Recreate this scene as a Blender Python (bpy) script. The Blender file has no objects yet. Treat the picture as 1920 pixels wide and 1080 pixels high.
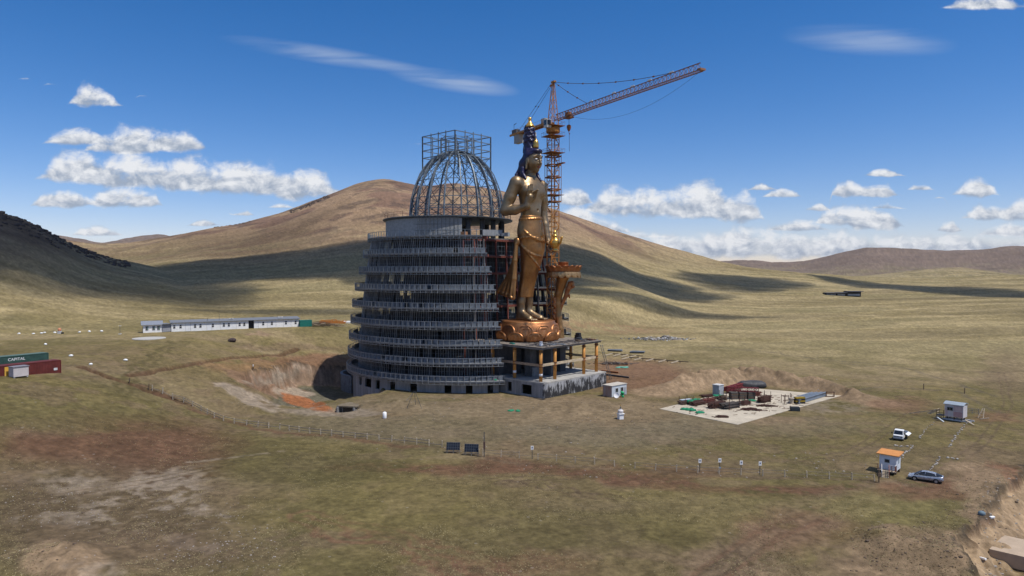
import bpy, bmesh, math, random
import numpy as np
from mathutils import Vector, Matrix, Euler

random.seed(7)
RNG = np.random.default_rng(11)
scene = bpy.context.scene
COL = scene.collection
R = math.radians

# ------------------------------------------------------------------ camera
FPX, HZ, CH = 1280.0, 508.0, 31.5          # focal length in photo pixels, horizon row, camera height
cam_d = bpy.data.cameras.new("camera")
cam_d.sensor_width = 36.0
cam_d.lens = 36.0 * FPX / 1920.0
cam_d.clip_start = 1.0
cam_d.clip_end = 40000.0
cam = bpy.data.objects.new("camera", cam_d)
COL.objects.link(cam)
PITCH = math.atan((540.0 - HZ) / FPX)
cam.location = (0, 0, CH)
cam.rotation_euler = (math.pi / 2 - PITCH, 0, 0)
scene.camera = cam

# ------------------------------------------------------------------ sun, exposure
SUN_EL, SUN_AZ = R(63), R(119)             # azimuth clockwise from +Y
SUN = Vector((math.cos(SUN_EL) * math.sin(SUN_AZ), math.cos(SUN_EL) * math.cos(SUN_AZ), math.sin(SUN_EL)))
sd = bpy.data.lights.new("sun", 'SUN')
sd.energy = 4.4
sd.angle = R(0.53)
sd.color = (1.0, 0.96, 0.90)
sun = bpy.data.objects.new("sun", sd)
sun.rotation_euler = SUN.to_track_quat('Z', 'Y').to_euler()
sun.location = (300, -100, 600)
COL.objects.link(sun)
scene.view_settings.view_transform = 'Standard'
scene.view_settings.look = 'None'
scene.view_settings.gamma = 1.0
scene.view_settings.use_curve_mapping = False
scene.view_settings.exposure = 0.0
scene.cycles.use_denoising = True
try:
    scene.cycles.denoiser = 'OPENIMAGEDENOISE'
except Exception:
    pass
scene.cycles.use_adaptive_sampling = True
scene.cycles.adaptive_threshold = 0.015
scene.cycles.max_bounces = 6
scene.cycles.diffuse_bounces = 3
scene.cycles.glossy_bounces = 3
scene.cycles.transparent_max_bounces = 16
scene.cycles.volume_bounces = 0
scene.cycles.sample_clamp_indirect = 6.0

# ------------------------------------------------------------------ sky with procedural clouds
SKY_STRENGTH = 0.105
# (photo x, photo y of the flat base, half width, height, weight, softness, tilt)
CLOUDS = [
    (176, 202, 46, 40, 1, 0, 0), (205, 204, 26, 24, .9, 0, 0),
    (150, 274, 74, 30, .95, 0, 0), (250, 290, 92, 48, 1, 0, 0), (330, 286, 66, 40, .95, 0, 0),
    (150, 344, 80, 56, 1, 0, 0), (250, 352, 120, 58, 1, 0, 0), (370, 360, 130, 58, 1, 0, 0),
    (470, 367, 110, 58, 1, 0, 0), (560, 374, 90, 54, 1, 0, 0),
    (120, 390, 70, 32, 1, 0, 0), (240, 390, 76, 36, 1, 0, 0),
    (182, 444, 52, 20, .9, 0, 0), (385, 425, 38, 14, .8, 0, 0), (460, 406, 22, 15, .85, 0, 0), (528, 392, 24, 14, .8, 0, 0),
    (58, 154, 18, 14, .5, .3, -.3), (104, 163, 14, 11, .5, .3, 0), (268, 184, 18, 7, .45, .3, 0), (779, 274, 18, 11, .6, .2, 0),
    (1076, 386, 46, 30, 1, 0, 0), (1160, 404, 70, 50, 1, 0, 0), (1215, 408, 60, 54, 1, 0, 0), (1310, 412, 80, 66, 1, 0, 0), (1385, 418, 52, 56, 1, 0, 0),
    (1090, 432, 66, 44, .95, .1, 0), (1130, 440, 60, 26, .8, .1, 0),
    (1650, 333, 40, 18, .9, 0, 0), (1425, 358, 24, 15, .85, .1, 0), (1466, 372, 33, 20, .9, .1, 0), (1590, 370, 40, 28, 1, 0, 0), (1645, 371, 46, 24, 1, 0, 0),
    (1720, 359, 27, 17, .85, 0, 0), (1828, 371, 46, 34, 1, 0, 0), (1534, 397, 27, 18, .85, .1, 0), (1660, 394, 29, 17, .85, .1, 0),
    (1570, 424, 54, 30, .95, .05, 0), (1625, 432, 78, 42, 1, 0, 0), (1500, 436, 66, 26, .85, .1, 0),
    (1780, 437, 30, 24, .95, 0, 0), (1850, 414, 50, 30, .95, 0, 0), (1915, 416, 50, 40, 1, 0, 0), (1896, 446, 70, 30, .85, .1, 0), (1760, 374, 14, 10, .5, .2, 0),
    (1250, 480, 190, 44, .85, .25, 0), (1400, 486, 190, 60, .88, .25, 0), (1560, 490, 220, 60, .85, .25, 0), (1800, 484, 260, 52, .8, .25, 0),
    (1200, 450, 120, 20, .6, .2, 0), (1380, 462, 130, 26, .7, .2, 0),
    (1845, 26, 94, 34, .7, .25, 0), (1625, 92, 170, 44, .3, .8, -.06),
    (600, 112, 190, 26, .30, .8, -.16), (720, 130, 140, 18, .28, .8, -.16), (850, 164, 130, 30, .42, .7, -.16),
    (100, 500, 160, 30, .5, .3, 0),
]
world = bpy.data.worlds.new("World")
scene.world = world
world.use_nodes = True
try:
    world.cycles.sampling_method = 'MANUAL'
    world.cycles.sample_map_resolution = 512
except Exception:
    pass
wt = world.node_tree
wt.nodes.clear()


def wn(t, **kw):
    n = wt.nodes.new(t)
    for k, v in kw.items():
        setattr(n, k, v)
    return n


def wmath(op, a, b=None, clamp=False):
    n = wn('ShaderNodeMath', operation=op, use_clamp=clamp)
    for i, v in enumerate((a, b)):
        if v is None:
            continue
        if isinstance(v, (int, float)):
            n.inputs[i].default_value = v
        else:
            wt.links.new(v, n.inputs[i])
    return n.outputs[0]


def wvec(op, a, b=None, out=0):
    n = wn('ShaderNodeVectorMath', operation=op)
    for i, v in enumerate((a, b)):
        if v is None:
            continue
        if isinstance(v, tuple):
            n.inputs[i].default_value = v
        else:
            wt.links.new(v, n.inputs[i])
    return n.outputs['Value'] if op in ('LENGTH', 'DOT_PRODUCT') else n.outputs[0]


def build_world():
    out = wn('ShaderNodeOutputWorld')
    bg = wn('ShaderNodeBackground')
    bg.inputs['Strength'].default_value = SKY_STRENGTH
    sky = wn('ShaderNodeTexSky', sky_type='NISHITA')
    sky.sun_disc = False
    sky.sun_elevation = SUN_EL
    sky.sun_rotation = SUN_AZ
    sky.altitude = 1500
    sky.air_density = 1.0
    sky.dust_density = 0.6
    sky.ozone_density = 2.2
    tc = wn('ShaderNodeTexCoord')
    sep = wn('ShaderNodeSeparateXYZ')
    wt.links.new(tc.outputs['Generated'], sep.inputs[0])
    ay = wmath('MAXIMUM', wmath('ABSOLUTE', sep.outputs[1]), 0.02)
    u = wmath('DIVIDE', sep.outputs[0], ay)
    v = wmath('DIVIDE', sep.outputs[2], ay)
    cmb = wn('ShaderNodeCombineXYZ')
    wt.links.new(u, cmb.inputs[0])
    wt.links.new(v, cmb.inputs[1])
    uv = cmb.outputs[0]
    # shared fields of billows
    def noise(scale, detail, rough, off=(0, 0, 0), dist=0.0):
        mp = wn('ShaderNodeMapping')
        mp.inputs['Location'].default_value = off
        mp.inputs['Scale'].default_value = (1.0, 1.45, 1.0)
        wt.links.new(uv, mp.inputs[0])
        n = wn('ShaderNodeTexNoise', noise_dimensions='2D')
        n.inputs['Scale'].default_value = scale
        n.inputs['Detail'].default_value = detail
        n.inputs['Roughness'].default_value = rough
        n.inputs['Distortion'].default_value = dist
        wt.links.new(mp.outputs[0], n.inputs['Vector'])
        return n.outputs[0]
    n_big = noise(26, 6, 0.6, dist=0.2)
    n_up = noise(26, 6, 0.6, off=(-0.006, -0.009, 0), dist=0.2)
    n_soft = noise(9, 3, 0.5, off=(3, 7, 0))
    vor = wn('ShaderNodeTexVoronoi', voronoi_dimensions='2D', feature='SMOOTH_F1')
    vor.inputs['Scale'].default_value = 48
    vor.inputs['Smoothness'].default_value = 0.6
    wmix = wvec('ADD', uv, None)
    dn = wn('ShaderNodeTexNoise', noise_dimensions='2D')
    dn.inputs['Scale'].default_value = 40
    wt.links.new(uv, dn.inputs['Vector'])
    dv = wvec('MULTIPLY', dn.outputs['Color'], (0.02, 0.02, 0))
    wmix = wvec('ADD', uv, dv)
    wt.links.new(wmix, vor.inputs['Vector'])
    puff = wmath('SUBTRACT', 0.55, vor.outputs['Distance'])
    field = None
    height = None
    soft = None
    # the cumulus are laid out in a few rows; curves over the azimuth give each row its base, height and strength
    bands = []
    for c in sorted([c for c in CLOUDS if c[5] < .5], key=lambda c: -c[2]):
        for b in bands:
            if all(abs(c[0] - o[0]) > c[2] + o[2] + 12 or abs(c[1] - o[1]) < 9 for o in b):
                b.append(c)
                break
        else:
            bands.append([c])
    U0, U1, VM, TM = -0.95, 0.95, 0.45, 0.08
    ug = np.linspace(U0, U1, 200)
    pg = 960 + FPX * ug
    un = wmath('DIVIDE', wmath('SUBTRACT', u, U0), U1 - U0, clamp=True)
    for b in bands:
        T = np.full(200, .0015)
        W = np.zeros(200)
        Bn = np.zeros(200)
        Bw = np.full(200, 1e9)
        for (cx, by, hw, hh, wgt, sf, tilt) in b:
            q = (pg - cx) / hw
            k = np.sqrt(np.clip(1 - q * q, 0, 1))
            T = np.maximum(T, hh / FPX * k ** .55 * .98)
            W = np.maximum(W, k * wgt)
            near_ = np.abs(q) < Bw
            Bn = np.where(near_, (HZ - by) / FPX, Bn)
            Bw = np.where(near_, np.abs(q), Bw)
        B = Bn
        cv = wn('ShaderNodeRGBCurve')
        for ch, arr in enumerate((T / TM, B / VM, W)):
            cu = cv.mapping.curves[ch]
            cu.points[0].location = (0, float(np.clip(arr[0], 0, 1)))
            cu.points[1].location = (1, float(np.clip(arr[-1], 0, 1)))
            for i in range(1, 199):
                if i % 2 or ch == 1:
                    pt = cu.points.new(i / 199, float(np.clip(arr[i], 0, 1)))
                    pt.handle_type = 'VECTOR'
        cv.mapping.update()
        cc = wn('ShaderNodeCombineColor')
        for i in range(3):
            wt.links.new(un, cc.inputs[i])
        wt.links.new(cc.outputs[0], cv.inputs['Color'])
        sp = wn('ShaderNodeSeparateColor')
        wt.links.new(cv.outputs[0], sp.inputs[0])
        t_ = wmath('MULTIPLY', sp.outputs[0], TM)
        v0 = wmath('ADD', wmath('MULTIPLY', sp.outputs[1], VM), wmath('MULTIPLY', t_, .30))
        e = wmath('DIVIDE', wmath('SUBTRACT', v, v0), wmath('MULTIPLY', t_, .72))
        val = wmath('SUBTRACT', wmath('MULTIPLY', sp.outputs[2], 1.5), wmath('MAXIMUM', e, wmath('MULTIPLY', e, -2.4)))
        val = wmath('SUBTRACT', wmath('MINIMUM', val, 1.0), .20)
        hy = wmath('MULTIPLY', wmath('MULTIPLY', val, 3.0, clamp=True), wmath('MULTIPLY', wmath('ADD', e, .35), .8, clamp=True))
        field = val if field is None else wmath('MAXIMUM', field, val)
        height = hy if height is None else wmath('MAXIMUM', height, hy)
    for (cx, by, hw, hh, wgt, sf, tilt) in [c for c in CLOUDS if c[5] >= .5]:
        mp = wn('ShaderNodeMapping', vector_type='TEXTURE')
        mp.inputs['Location'].default_value = ((cx - 960) / FPX, (HZ - by) / FPX + hh / FPX * 0.30, 0)
        mp.inputs['Rotation'].default_value = (0, 0, tilt)
        mp.inputs['Scale'].default_value = (hw / FPX, hh / FPX * 0.72, 1)
        wt.links.new(uv, mp.inputs[0])
        val = wmath('SUBTRACT', 1.0, wvec('LENGTH', mp.outputs[0]))
        wv = wmath('MULTIPLY', wmath('MULTIPLY', val, 1.4, clamp=True), wgt)
        soft = wv if soft is None else wmath('MAXIMUM', soft, wv)
    f1 = wmath('ADD', field, wmath('MULTIPLY', wmath('SUBTRACT', n_big, 0.5), 1.5))
    f1 = wmath('ADD', f1, wmath('MULTIPLY', puff, 0.2))
    mr = wn('ShaderNodeMapRange', interpolation_type='SMOOTHSTEP')
    mr.inputs['From Min'].default_value = 0.02
    mr.inputs['From Max'].default_value = 0.78
    wt.links.new(f1, mr.inputs['Value'])
    dens = mr.outputs[0]
    # billow relief: brighter where the texture rises towards the light above
    grad = wmath('MULTIPLY', wmath('SUBTRACT', n_big, n_up), 2.6)
    sh = wmath('ADD', wmath('MULTIPLY', height, 1.0), grad)
    sh = wmath('ADD', sh, wmath('MULTIPLY', puff, 0.45))
    sh = wmath('ADD', sh, 0.06, clamp=True)
    ramp = wn('ShaderNodeMix', data_type='RGBA')
    ramp.inputs['A'].default_value = (3.3, 3.9, 4.9, 1)
    ramp.inputs['B'].default_value = (8.2, 8.3, 8.5, 1)
    wt.links.new(sh, ramp.inputs['Factor'])
    # cirrus streaks
    stm = wn('ShaderNodeMapping')
    stm.inputs['Rotation'].default_value = (0, 0, 0.17)
    stm.inputs['Scale'].default_value = (2.2, 26, 1)
    wt.links.new(uv, stm.inputs[0])
    stn = wn('ShaderNodeTexNoise', noise_dimensions='2D')
    stn.inputs['Scale'].default_value = 2.0
    stn.inputs['Detail'].default_value = 5
    stn.inputs['Distortion'].default_value = 0.4
    wt.links.new(stm.outputs[0], stn.inputs['Vector'])
    cir = wmath('MULTIPLY', soft, wmath('MULTIPLY', wmath('SUBTRACT', stn.outputs[0], 0.30), 3.0, clamp=True), clamp=True)
    # pale haze towards the horizon belongs to the sky texture itself
    mixc = wn('ShaderNodeMix', data_type='RGBA')
    wt.links.new(cir, mixc.inputs['Factor'])
    hs = wn('ShaderNodeHueSaturation')
    hs.inputs['Saturation'].default_value = 1.40
    hs.inputs['Value'].default_value = 1.0
    wt.links.new(sky.outputs[0], hs.inputs['Color'])
    tint = wn('ShaderNodeMix', data_type='RGBA', blend_type='MULTIPLY')
    tint.inputs['Factor'].default_value = 1.0
    tint.inputs['B'].default_value = (1.30, 1.07, 1.18, 1)
    wt.links.new(hs.outputs[0], tint.inputs['A'])
    wt.links.new(tint.outputs['Result'], mixc.inputs['A'])
    mixc.inputs['B'].default_value = (6.2, 6.8, 7.6, 1)
    mix = wn('ShaderNodeMix', data_type='RGBA')
    wt.links.new(wmath('MULTIPLY', dens, 0.96), mix.inputs['Factor'])
    wt.links.new(mixc.outputs['Result'], mix.inputs['A'])
    wt.links.new(ramp.outputs['Result'], mix.inputs['B'])
    # broken cloud layer added overhead, out of view, to whiten the blue skylight
    zz = wmath('MAXIMUM', sep.outputs[2], 0.12)
    cl = wn('ShaderNodeCombineXYZ')
    wt.links.new(wmath('DIVIDE', sep.outputs[0], zz), cl.inputs[0])
    wt.links.new(wmath('DIVIDE', sep.outputs[1], zz), cl.inputs[1])
    ln_ = wn('ShaderNodeTexNoise', noise_dimensions='2D')
    ln_.inputs['Scale'].default_value = 1.7
    ln_.inputs['Detail'].default_value = 5
    wt.links.new(cl.outputs[0], ln_.inputs['Vector'])
    el = wn('ShaderNodeMapRange', interpolation_type='SMOOTHSTEP')
    el.inputs['From Min'].default_value = 0.46
    el.inputs['From Max'].default_value = 0.62
    wt.links.new(sep.outputs[2], el.inputs['Value'])
    cov = wn('ShaderNodeMapRange', interpolation_type='SMOOTHSTEP')
    cov.inputs['From Min'].default_value = 0.47
    cov.inputs['From Max'].default_value = 0.62
    wt.links.new(ln_.outputs[0], cov.inputs['Value'])
    top = wn('ShaderNodeMix', data_type='RGBA')
    wt.links.new(wmath('MULTIPLY', wmath('MULTIPLY', cov.outputs[0], el.outputs[0]), .9), top.inputs['Factor'])
    wt.links.new(mix.outputs['Result'], top.inputs['A'])
    top.inputs['B'].default_value = (6.4, 6.3, 6.1, 1)
    wt.links.new(top.outputs['Result'], bg.inputs['Color'])
    wt.links.new(bg.outputs[0], out.inputs[0])


build_world()

# ------------------------------------------------------------------ noise and small maths
_perm = RNG.permutation(4096).astype(np.int64)
_rnd = RNG.random(4096)


def vnoise(x, y, seed=0):
    xi = np.floor(x).astype(np.int64)
    yi = np.floor(y).astype(np.int64)
    fx = x - xi
    fy = y - yi
    fx = fx * fx * fx * (fx * (fx * 6 - 15) + 10)
    fy = fy * fy * fy * (fy * (fy * 6 - 15) + 10)

    def h(i, j):
        return _rnd[_perm[(_perm[(i + seed * 131) & 4095] + j) & 4095]]
    a, b, c, d = h(xi, yi), h(xi + 1, yi), h(xi, yi + 1), h(xi + 1, yi + 1)
    return (a + (b - a) * fx) + ((c + (d - c) * fx) - (a + (b - a) * fx)) * fy


def fbm(x, y, octv=4, seed=0, gain=0.5):
    s, a, t = 0.0, 1.0, 0.0
    for o in range(octv):
        s = s + a * vnoise(x * 2 ** o + 17.3 * o, y * 2 ** o - 9.1 * o, seed + o)
        t += a
        a *= gain
    return s / t


def S(t):
    t = np.clip(t, 0, 1)
    return t * t * (3 - 2 * t)


def tab(px, pts):
    a = np.array(pts, float)
    # smooth interpolation of a silhouette table
    xs = np.arange(a[0, 0], a[-1, 0] + 1, 4.0)
    ys = np.interp(xs, a[:, 0], a[:, 1])
    k = np.ones(9) / 9
    ys = np.convolve(np.pad(ys, 4, mode='edge'), k, 'valid')
    return np.interp(px, xs, ys)


def flat(px, py, h=0.0):
    d = (CH - h) * FPX / (py - HZ)
    return ((px - 960) / FPX * d, d)


def pline(x, y, pts, vals=None):
    """distance to a polyline and the value interpolated along it"""
    best = np.full(np.shape(x), 1e9)
    bv = np.zeros(np.shape(x))
    for i in range(len(pts) - 1):
        (x0, y0), (x1, y1) = pts[i], pts[i + 1]
        dx, dy = x1 - x0, y1 - y0
        t = np.clip(((x - x0) * dx + (y - y0) * dy) / (dx * dx + dy * dy), 0, 1)
        d = np.hypot(x - x0 - t * dx, y - y0 - t * dy)
        m = d < best
        best = np.where(m, d, best)
        if vals is not None:
            bv = np.where(m, vals[i] + (vals[i + 1] - vals[i]) * t, bv)
    return best, bv


def inpoly(x, y, pts):
    c = np.zeros(np.shape(x), bool)
    n = len(pts)
    for i in range(n):
        (x0, y0), (x1, y1) = pts[i], pts[(i + 1) % n]
        if y0 == y1:
            continue
        c ^= ((y0 > y) != (y1 > y)) & (x < (x1 - x0) * (y - y0) / (y1 - y0) + x0)
    return c


# ------------------------------------------------------------------ terrain
MAIN = [(-900, 440), (-300, 452), (160, 462), (230, 455), (330, 441), (450, 413), (560, 381), (640, 351), (690, 336), (725, 331), (770, 339),
        (800, 346), (850, 338), (905, 351), (960, 367), (1048, 396), (1150, 431), (1250, 465), (1330, 489), (1420, 503), (1600, 520), (3000, 520)]
LEFT = [(-1500, 230), (-600, 290), (-300, 326), (-100, 372), (0, 401), (50, 416), (110, 445), (160, 467), (220, 485), (270, 496), (330, 512), (420, 535), (600, 560), (3000, 560)]
FARR = [(-900, 520), (1250, 512), (1330, 494), (1400, 492), (1500, 493), (1560, 478), (1625, 459), (1690, 463), (1780, 464), (1840, 466), (1920, 459), (2100, 452), (3000, 440)]
LOWR = [(-900, 535), (1400, 535), (1480, 529), (1530, 522), (1640, 515), (1720, 503), (1790, 497), (1850, 505), (1920, 516), (2100, 510), (3000, 505)]
FARL = [(-900, 450), (0, 455), (120, 448), (190, 456), (250, 443), (300, 438), (340, 444), (420, 470), (520, 520), (3000, 530)]
M1 = [((1235 - 960) / FPX * 176, 176), ((1290 - 960) / FPX * 184, 184), ((1350 - 960) / FPX * 190, 190), ((1398 - 960) / FPX * 193, 193)]
M1H = [1.5, 3.5, 4.3, 2.7]
M2 = [((1400 - 960) / FPX * 197, 197), ((1450 - 960) / FPX * 190, 190), ((1530 - 960) / FPX * 183, 183), ((1600 - 960) / FPX * 170, 170), ((1650 - 960) / FPX * 162, 162)]
M2H = [2.9, 3.3, 2.9, 1.9, .5]
CUT = [flat(*p) for p in [(1935, 868), (1905, 905), (1880, 925), (1858, 952), (1842, 985), (1800, 1012), (1812, 1045), (1835, 1075), (1850, 1130), (2300, 1130), (2300, 868)]]
DITCH = []
C0 = (-16.8, 208.3)        # centre of the round tower
AX = R(-43)                # heading of statue and podium


def pit_q(x, y):
    wx = x + (fbm(x / 8, y / 8, 3, 31) - .5) * 11
    wy = y + (fbm(x / 8, y / 8, 3, 37) - .5) * 9
    return np.hypot((wx + 53) / 18.5, (wy - 187) / 32) + (fbm(x / 2.2, y / 2.2, 3, 43) - .5) * .16


def cut_sd(x, y):
    cwx = x + (fbm(x / 2.2, y / 2.2, 3, 61) - .5) * 3.4
    cwy = y + (fbm(x / 2.2, y / 2.2, 3, 67) - .5) * 3.4
    d, _ = pline(cwx, cwy, CUT[:9])
    return np.where(inpoly(cwx, cwy, CUT), d, -d)


def hfun(x, y, detail=True):
    x = np.asarray(x, float)
    y = np.asarray(y, float)
    r = np.hypot(x, y) + 1e-6
    az = np.clip(np.arctan2(x, y), -1.1, 1.1)
    px = 960 + FPX * np.tan(az)
    ca = np.cos(az)
    h = 11.0 * S((-x - 49 + np.clip(y - 216, 0, 220) * .8) / 56) * S((y - 55) / 70)
    base = h
    g = (fbm(x / 210, y / 210, 5, 3) - .5) * S((r - 380) / 500)
    front = S((y + 50) / 200)
    gf = (fbm(x / 1100, y / 1100, 5, 15) - .5) * S((r - 1500) / 900)

    def layer(hb, Rg, r0, table, drop=0.7, rough=0.0, pw=1.0):
        zr = CH + (HZ - tab(px, table)) / FPX * Rg * ca
        Rl = Rg * (1 + 0.10 * (fbm(px / 260, px * 0, 2, 21) - .5))
        t = np.clip((r - r0) / (Rl - r0), 0, 1)
        p = S(t) * .55 + .45 * t ** pw
        back = 1 - drop * S((r - Rl) / (Rg * .7))
        z = hb + np.maximum(zr - hb, 0) * p * back * front
        return np.maximum(hb, z + g * rough * p * S((zr - hb) / 40))
    h = layer(h, 1150, 330, MAIN, .75, 26, 1.1)
    h = np.maximum(h, layer(base, 640, 265, LEFT, .6, 12, 1.2))
    far = layer(base * 0, 2700, 1650, LOWR, .6, 14)
    far = np.maximum(far, layer(base * 0, 4300, 2900, FARR, .2, 26))
    far = np.maximum(far, layer(base * 0, 5200, 3200, FARL, .2, 26))
    far = far + gf * 110 * S((far - 8) / 60)
    h = np.maximum(h, far)
    h = h + (fbm(x / 60, y / 60, 3, 9) - .5) * (1.0 * S((r - 230) / 250) + .25)
    h = h + (fbm(x / 14, y / 14, 3, 5) - .5) * .45 * S((r - 25) / 40)
    near = r < 330
    if not detail or not np.any(near):
        return h
    # ---- excavations and heaps close to the site
    q = pit_q(x, y)
    w = np.where(y < 178, .75, .24)
    h = h - 4.4 * S((1 - q) / w) - .8 * S((1.0 - q) / .035) * S((y - 172) / 12)
    # rim heaps of the pit
    rim = np.exp(-((q - 1.18) / .13) ** 2) * (fbm(x / 9, y / 9, 3, 41)) * 1.5 * S((-x - 38) / 10)
    h = h + rim
    n = fbm(x / 3.0, y / 3.0, 3, 51)
    d, v = pline(x, y, M1, M1H)
    h = h + v * np.exp(-(d / 3.9) ** 2) * (.6 + .8 * n)
    d, v = pline(x, y, M2, M2H)
    h = h + v * np.exp(-(d / 3.3) ** 2) * (.6 + .8 * n)
    # low spoil in front of the podium
    sx, sy = flat(1090, 768)
    h = h + 1.1 * np.exp(-(((x - sx) / 7) ** 2 + ((y - sy) / 6) ** 2)) * (.5 + n)
    sx, sy = flat(742, 762)
    h = h + 1.3 * np.exp(-(((x - sx) / 7) ** 2 + ((y - sy) / 4) ** 2)) * (.6 + .8 * n)
    sx, sy = flat(642, 766)
    h = h - 2.3 * S(1.6 - np.hypot((x - sx) / 2.6, (y - sy) / 3.0))
    # lower-left heap, lower-right heaps
    for (cx, cy, rx, ry, hh) in [(95, 1058, 4.6, 3.2, 1.9), (160, 1090, 4.5, 2.4, 1.6), (1690, 1012, 4.0, 2.2, 1.0), (1740, 1050, 5.0, 3.5, 1.5), (1650, 1030, 3.5, 2.4, .9),
                                 (520, 720, 5, 3, 1.2), (470, 750, 4, 5, 1.0), (540, 700, 6, 3, 1.0)]:
        sx, sy = flat(cx, cy)
        h = h + hh * np.exp(-(((x - sx) / rx) ** 2 + ((y - sy) / ry) ** 2)) * (.45 + 1.1 * n)
    # cutting at the lower right
    sgn = cut_sd(x, y)
    h = h - (1.2 * S((sgn + .1) / .8) + 2.4 * S((sgn - .3) / 5.0)) * (.8 + .4 * n) + .25 * np.exp(-((sgn + .6) / .6) ** 2) * n
    for dl in DITCH:
        d, _ = pline(x + (n - .5) * 2, y + (n - .5) * 2, dl)
        h = h - .6 * np.exp(-(d / .6) ** 2) + .25 * np.exp(-((d - 1.3) / .6) ** 2)
    h = h + (fbm(x / 1.7, y / 1.7, 3, 71) - .5) * .16 * np.exp(-(r / 190) ** 2)
    return h


def base_at(px, py):
    dx, dz = (px - 960) / FPX, -(py - HZ) / FPX
    ds = np.concatenate([np.arange(30, 330, .25), np.geomspace(330, 6000, 800)])
    k = np.argmax(CH + ds * dz < hfun(ds * dx, ds, False))
    return (dx * ds[k], ds[k])


DITCH = [[base_at(*p) for p in q] for q in ([(240, 707), (330, 690), (440, 672), (555, 656)], [(150, 690), (200, 710), (280, 736), (340, 758)])]
# flat building ground: the terrain is levelled under the concrete pad
PAD = [flat(*p) for p in [(1238, 768), (1385, 798), (1580, 743), (1400, 728)]]
_hraw = hfun


def hfun(x, y, detail=True):
    h = _hraw(x, y, detail)
    x = np.asarray(x, float)
    y = np.asarray(y, float)
    ins = inpoly(x, y, PAD)
    d, _ = pline(x, y, PAD + [PAD[0]])
    m = np.where(ins, 1.0, S(1 - d / 2.5))
    return h * (1 - m) + (-0.02) * m


def at(px, py, lift=0.0):
    """the ground point seen at a pixel of the photograph (distance from the terrain itself)"""
    dx, dz = (px - 960) / FPX, -(py - HZ) / FPX
    ds = np.concatenate([np.arange(30, 330, .15), np.geomspace(330, 6000, 1200)])
    hh = hfun(ds * dx, ds)
    zz = CH + ds * dz
    k = np.argmax(zz < hh + lift)
    d = ds[k]
    return Vector((dx * d, d, float(hh[k])))


def gz(x, y):
    return float(hfun(np.array([x]), np.array([y]))[0])

# ------------------------------------------------------------------ materials
MATS = {}


def mat(name, col, rough=.7, metal=0.0, var=.15, scale=2.0, bump=0.0, bscale=None, col2=None, spec=.3, streak=False, emit=None):
    """procedural material: base colour broken up by object-space noise, optional relief and vertical streaks"""
    if name in MATS:
        return MATS[name]
    m = bpy.data.materials.new(name)
    m.use_nodes = True
    nt = m.node_tree
    b = nt.nodes['Principled BSDF']
    b.inputs['Roughness'].default_value = rough
    b.inputs['Metallic'].default_value = metal
    b.inputs['Specular IOR Level'].default_value = spec
    tc = nt.nodes.new('ShaderNodeTexCoord')
    mp = nt.nodes.new('ShaderNodeMapping')
    nt.links.new(tc.outputs['Object'], mp.inputs[0])
    if streak:
        mp.inputs['Scale'].default_value = (1, 1, .12)
    n = nt.nodes.new('ShaderNodeTexNoise')
    n.inputs['Scale'].default_value = scale
    n.inputs['Detail'].default_value = 6
    n.inputs['Roughness'].default_value = .65
    nt.links.new(mp.outputs[0], n.inputs['Vector'])
    cr = nt.nodes.new('ShaderNodeValToRGB')
    c1 = [max(0, c * (1 - var)) for c in col]
    c2 = list(col2) if col2 else [min(1, c * (1 + var)) for c in col]
    cr.color_ramp.elements[0].position = .32
    cr.color_ramp.elements[1].position = .68
    cr.color_ramp.elements[0].color = (*c1, 1)
    cr.color_ramp.elements[1].color = (*c2, 1)
    nt.links.new(n.outputs['Fac'], cr.inputs[0])
    nt.links.new(cr.outputs[0], b.inputs['Base Color'])
    if metal > 0 or rough < .5:
        mr = nt.nodes.new('ShaderNodeMapRange')
        mr.inputs['To Min'].default_value = max(.05, rough - .1)
        mr.inputs['To Max'].default_value = min(1, rough + .14)
        nt.links.new(n.outputs['Fac'], mr.inputs['Value'])
        nt.links.new(mr.outputs[0], b.inputs['Roughness'])
    if bump > 0:
        n2 = nt.nodes.new('ShaderNodeTexNoise')
        n2.inputs['Scale'].default_value = bscale or scale * 3
        n2.inputs['Detail'].default_value = 5
        nt.links.new(tc.outputs['Object'], n2.inputs['Vector'])
        bp = nt.nodes.new('ShaderNodeBump')
        bp.inputs['Strength'].default_value = min(1, bump)
        bp.inputs['Distance'].default_value = .08
        nt.links.new(n2.outputs['Fac'], bp.inputs['Height'])
        nt.links.new(bp.outputs[0], b.inputs['Normal'])
    MATS[name] = m
    return m


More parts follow.
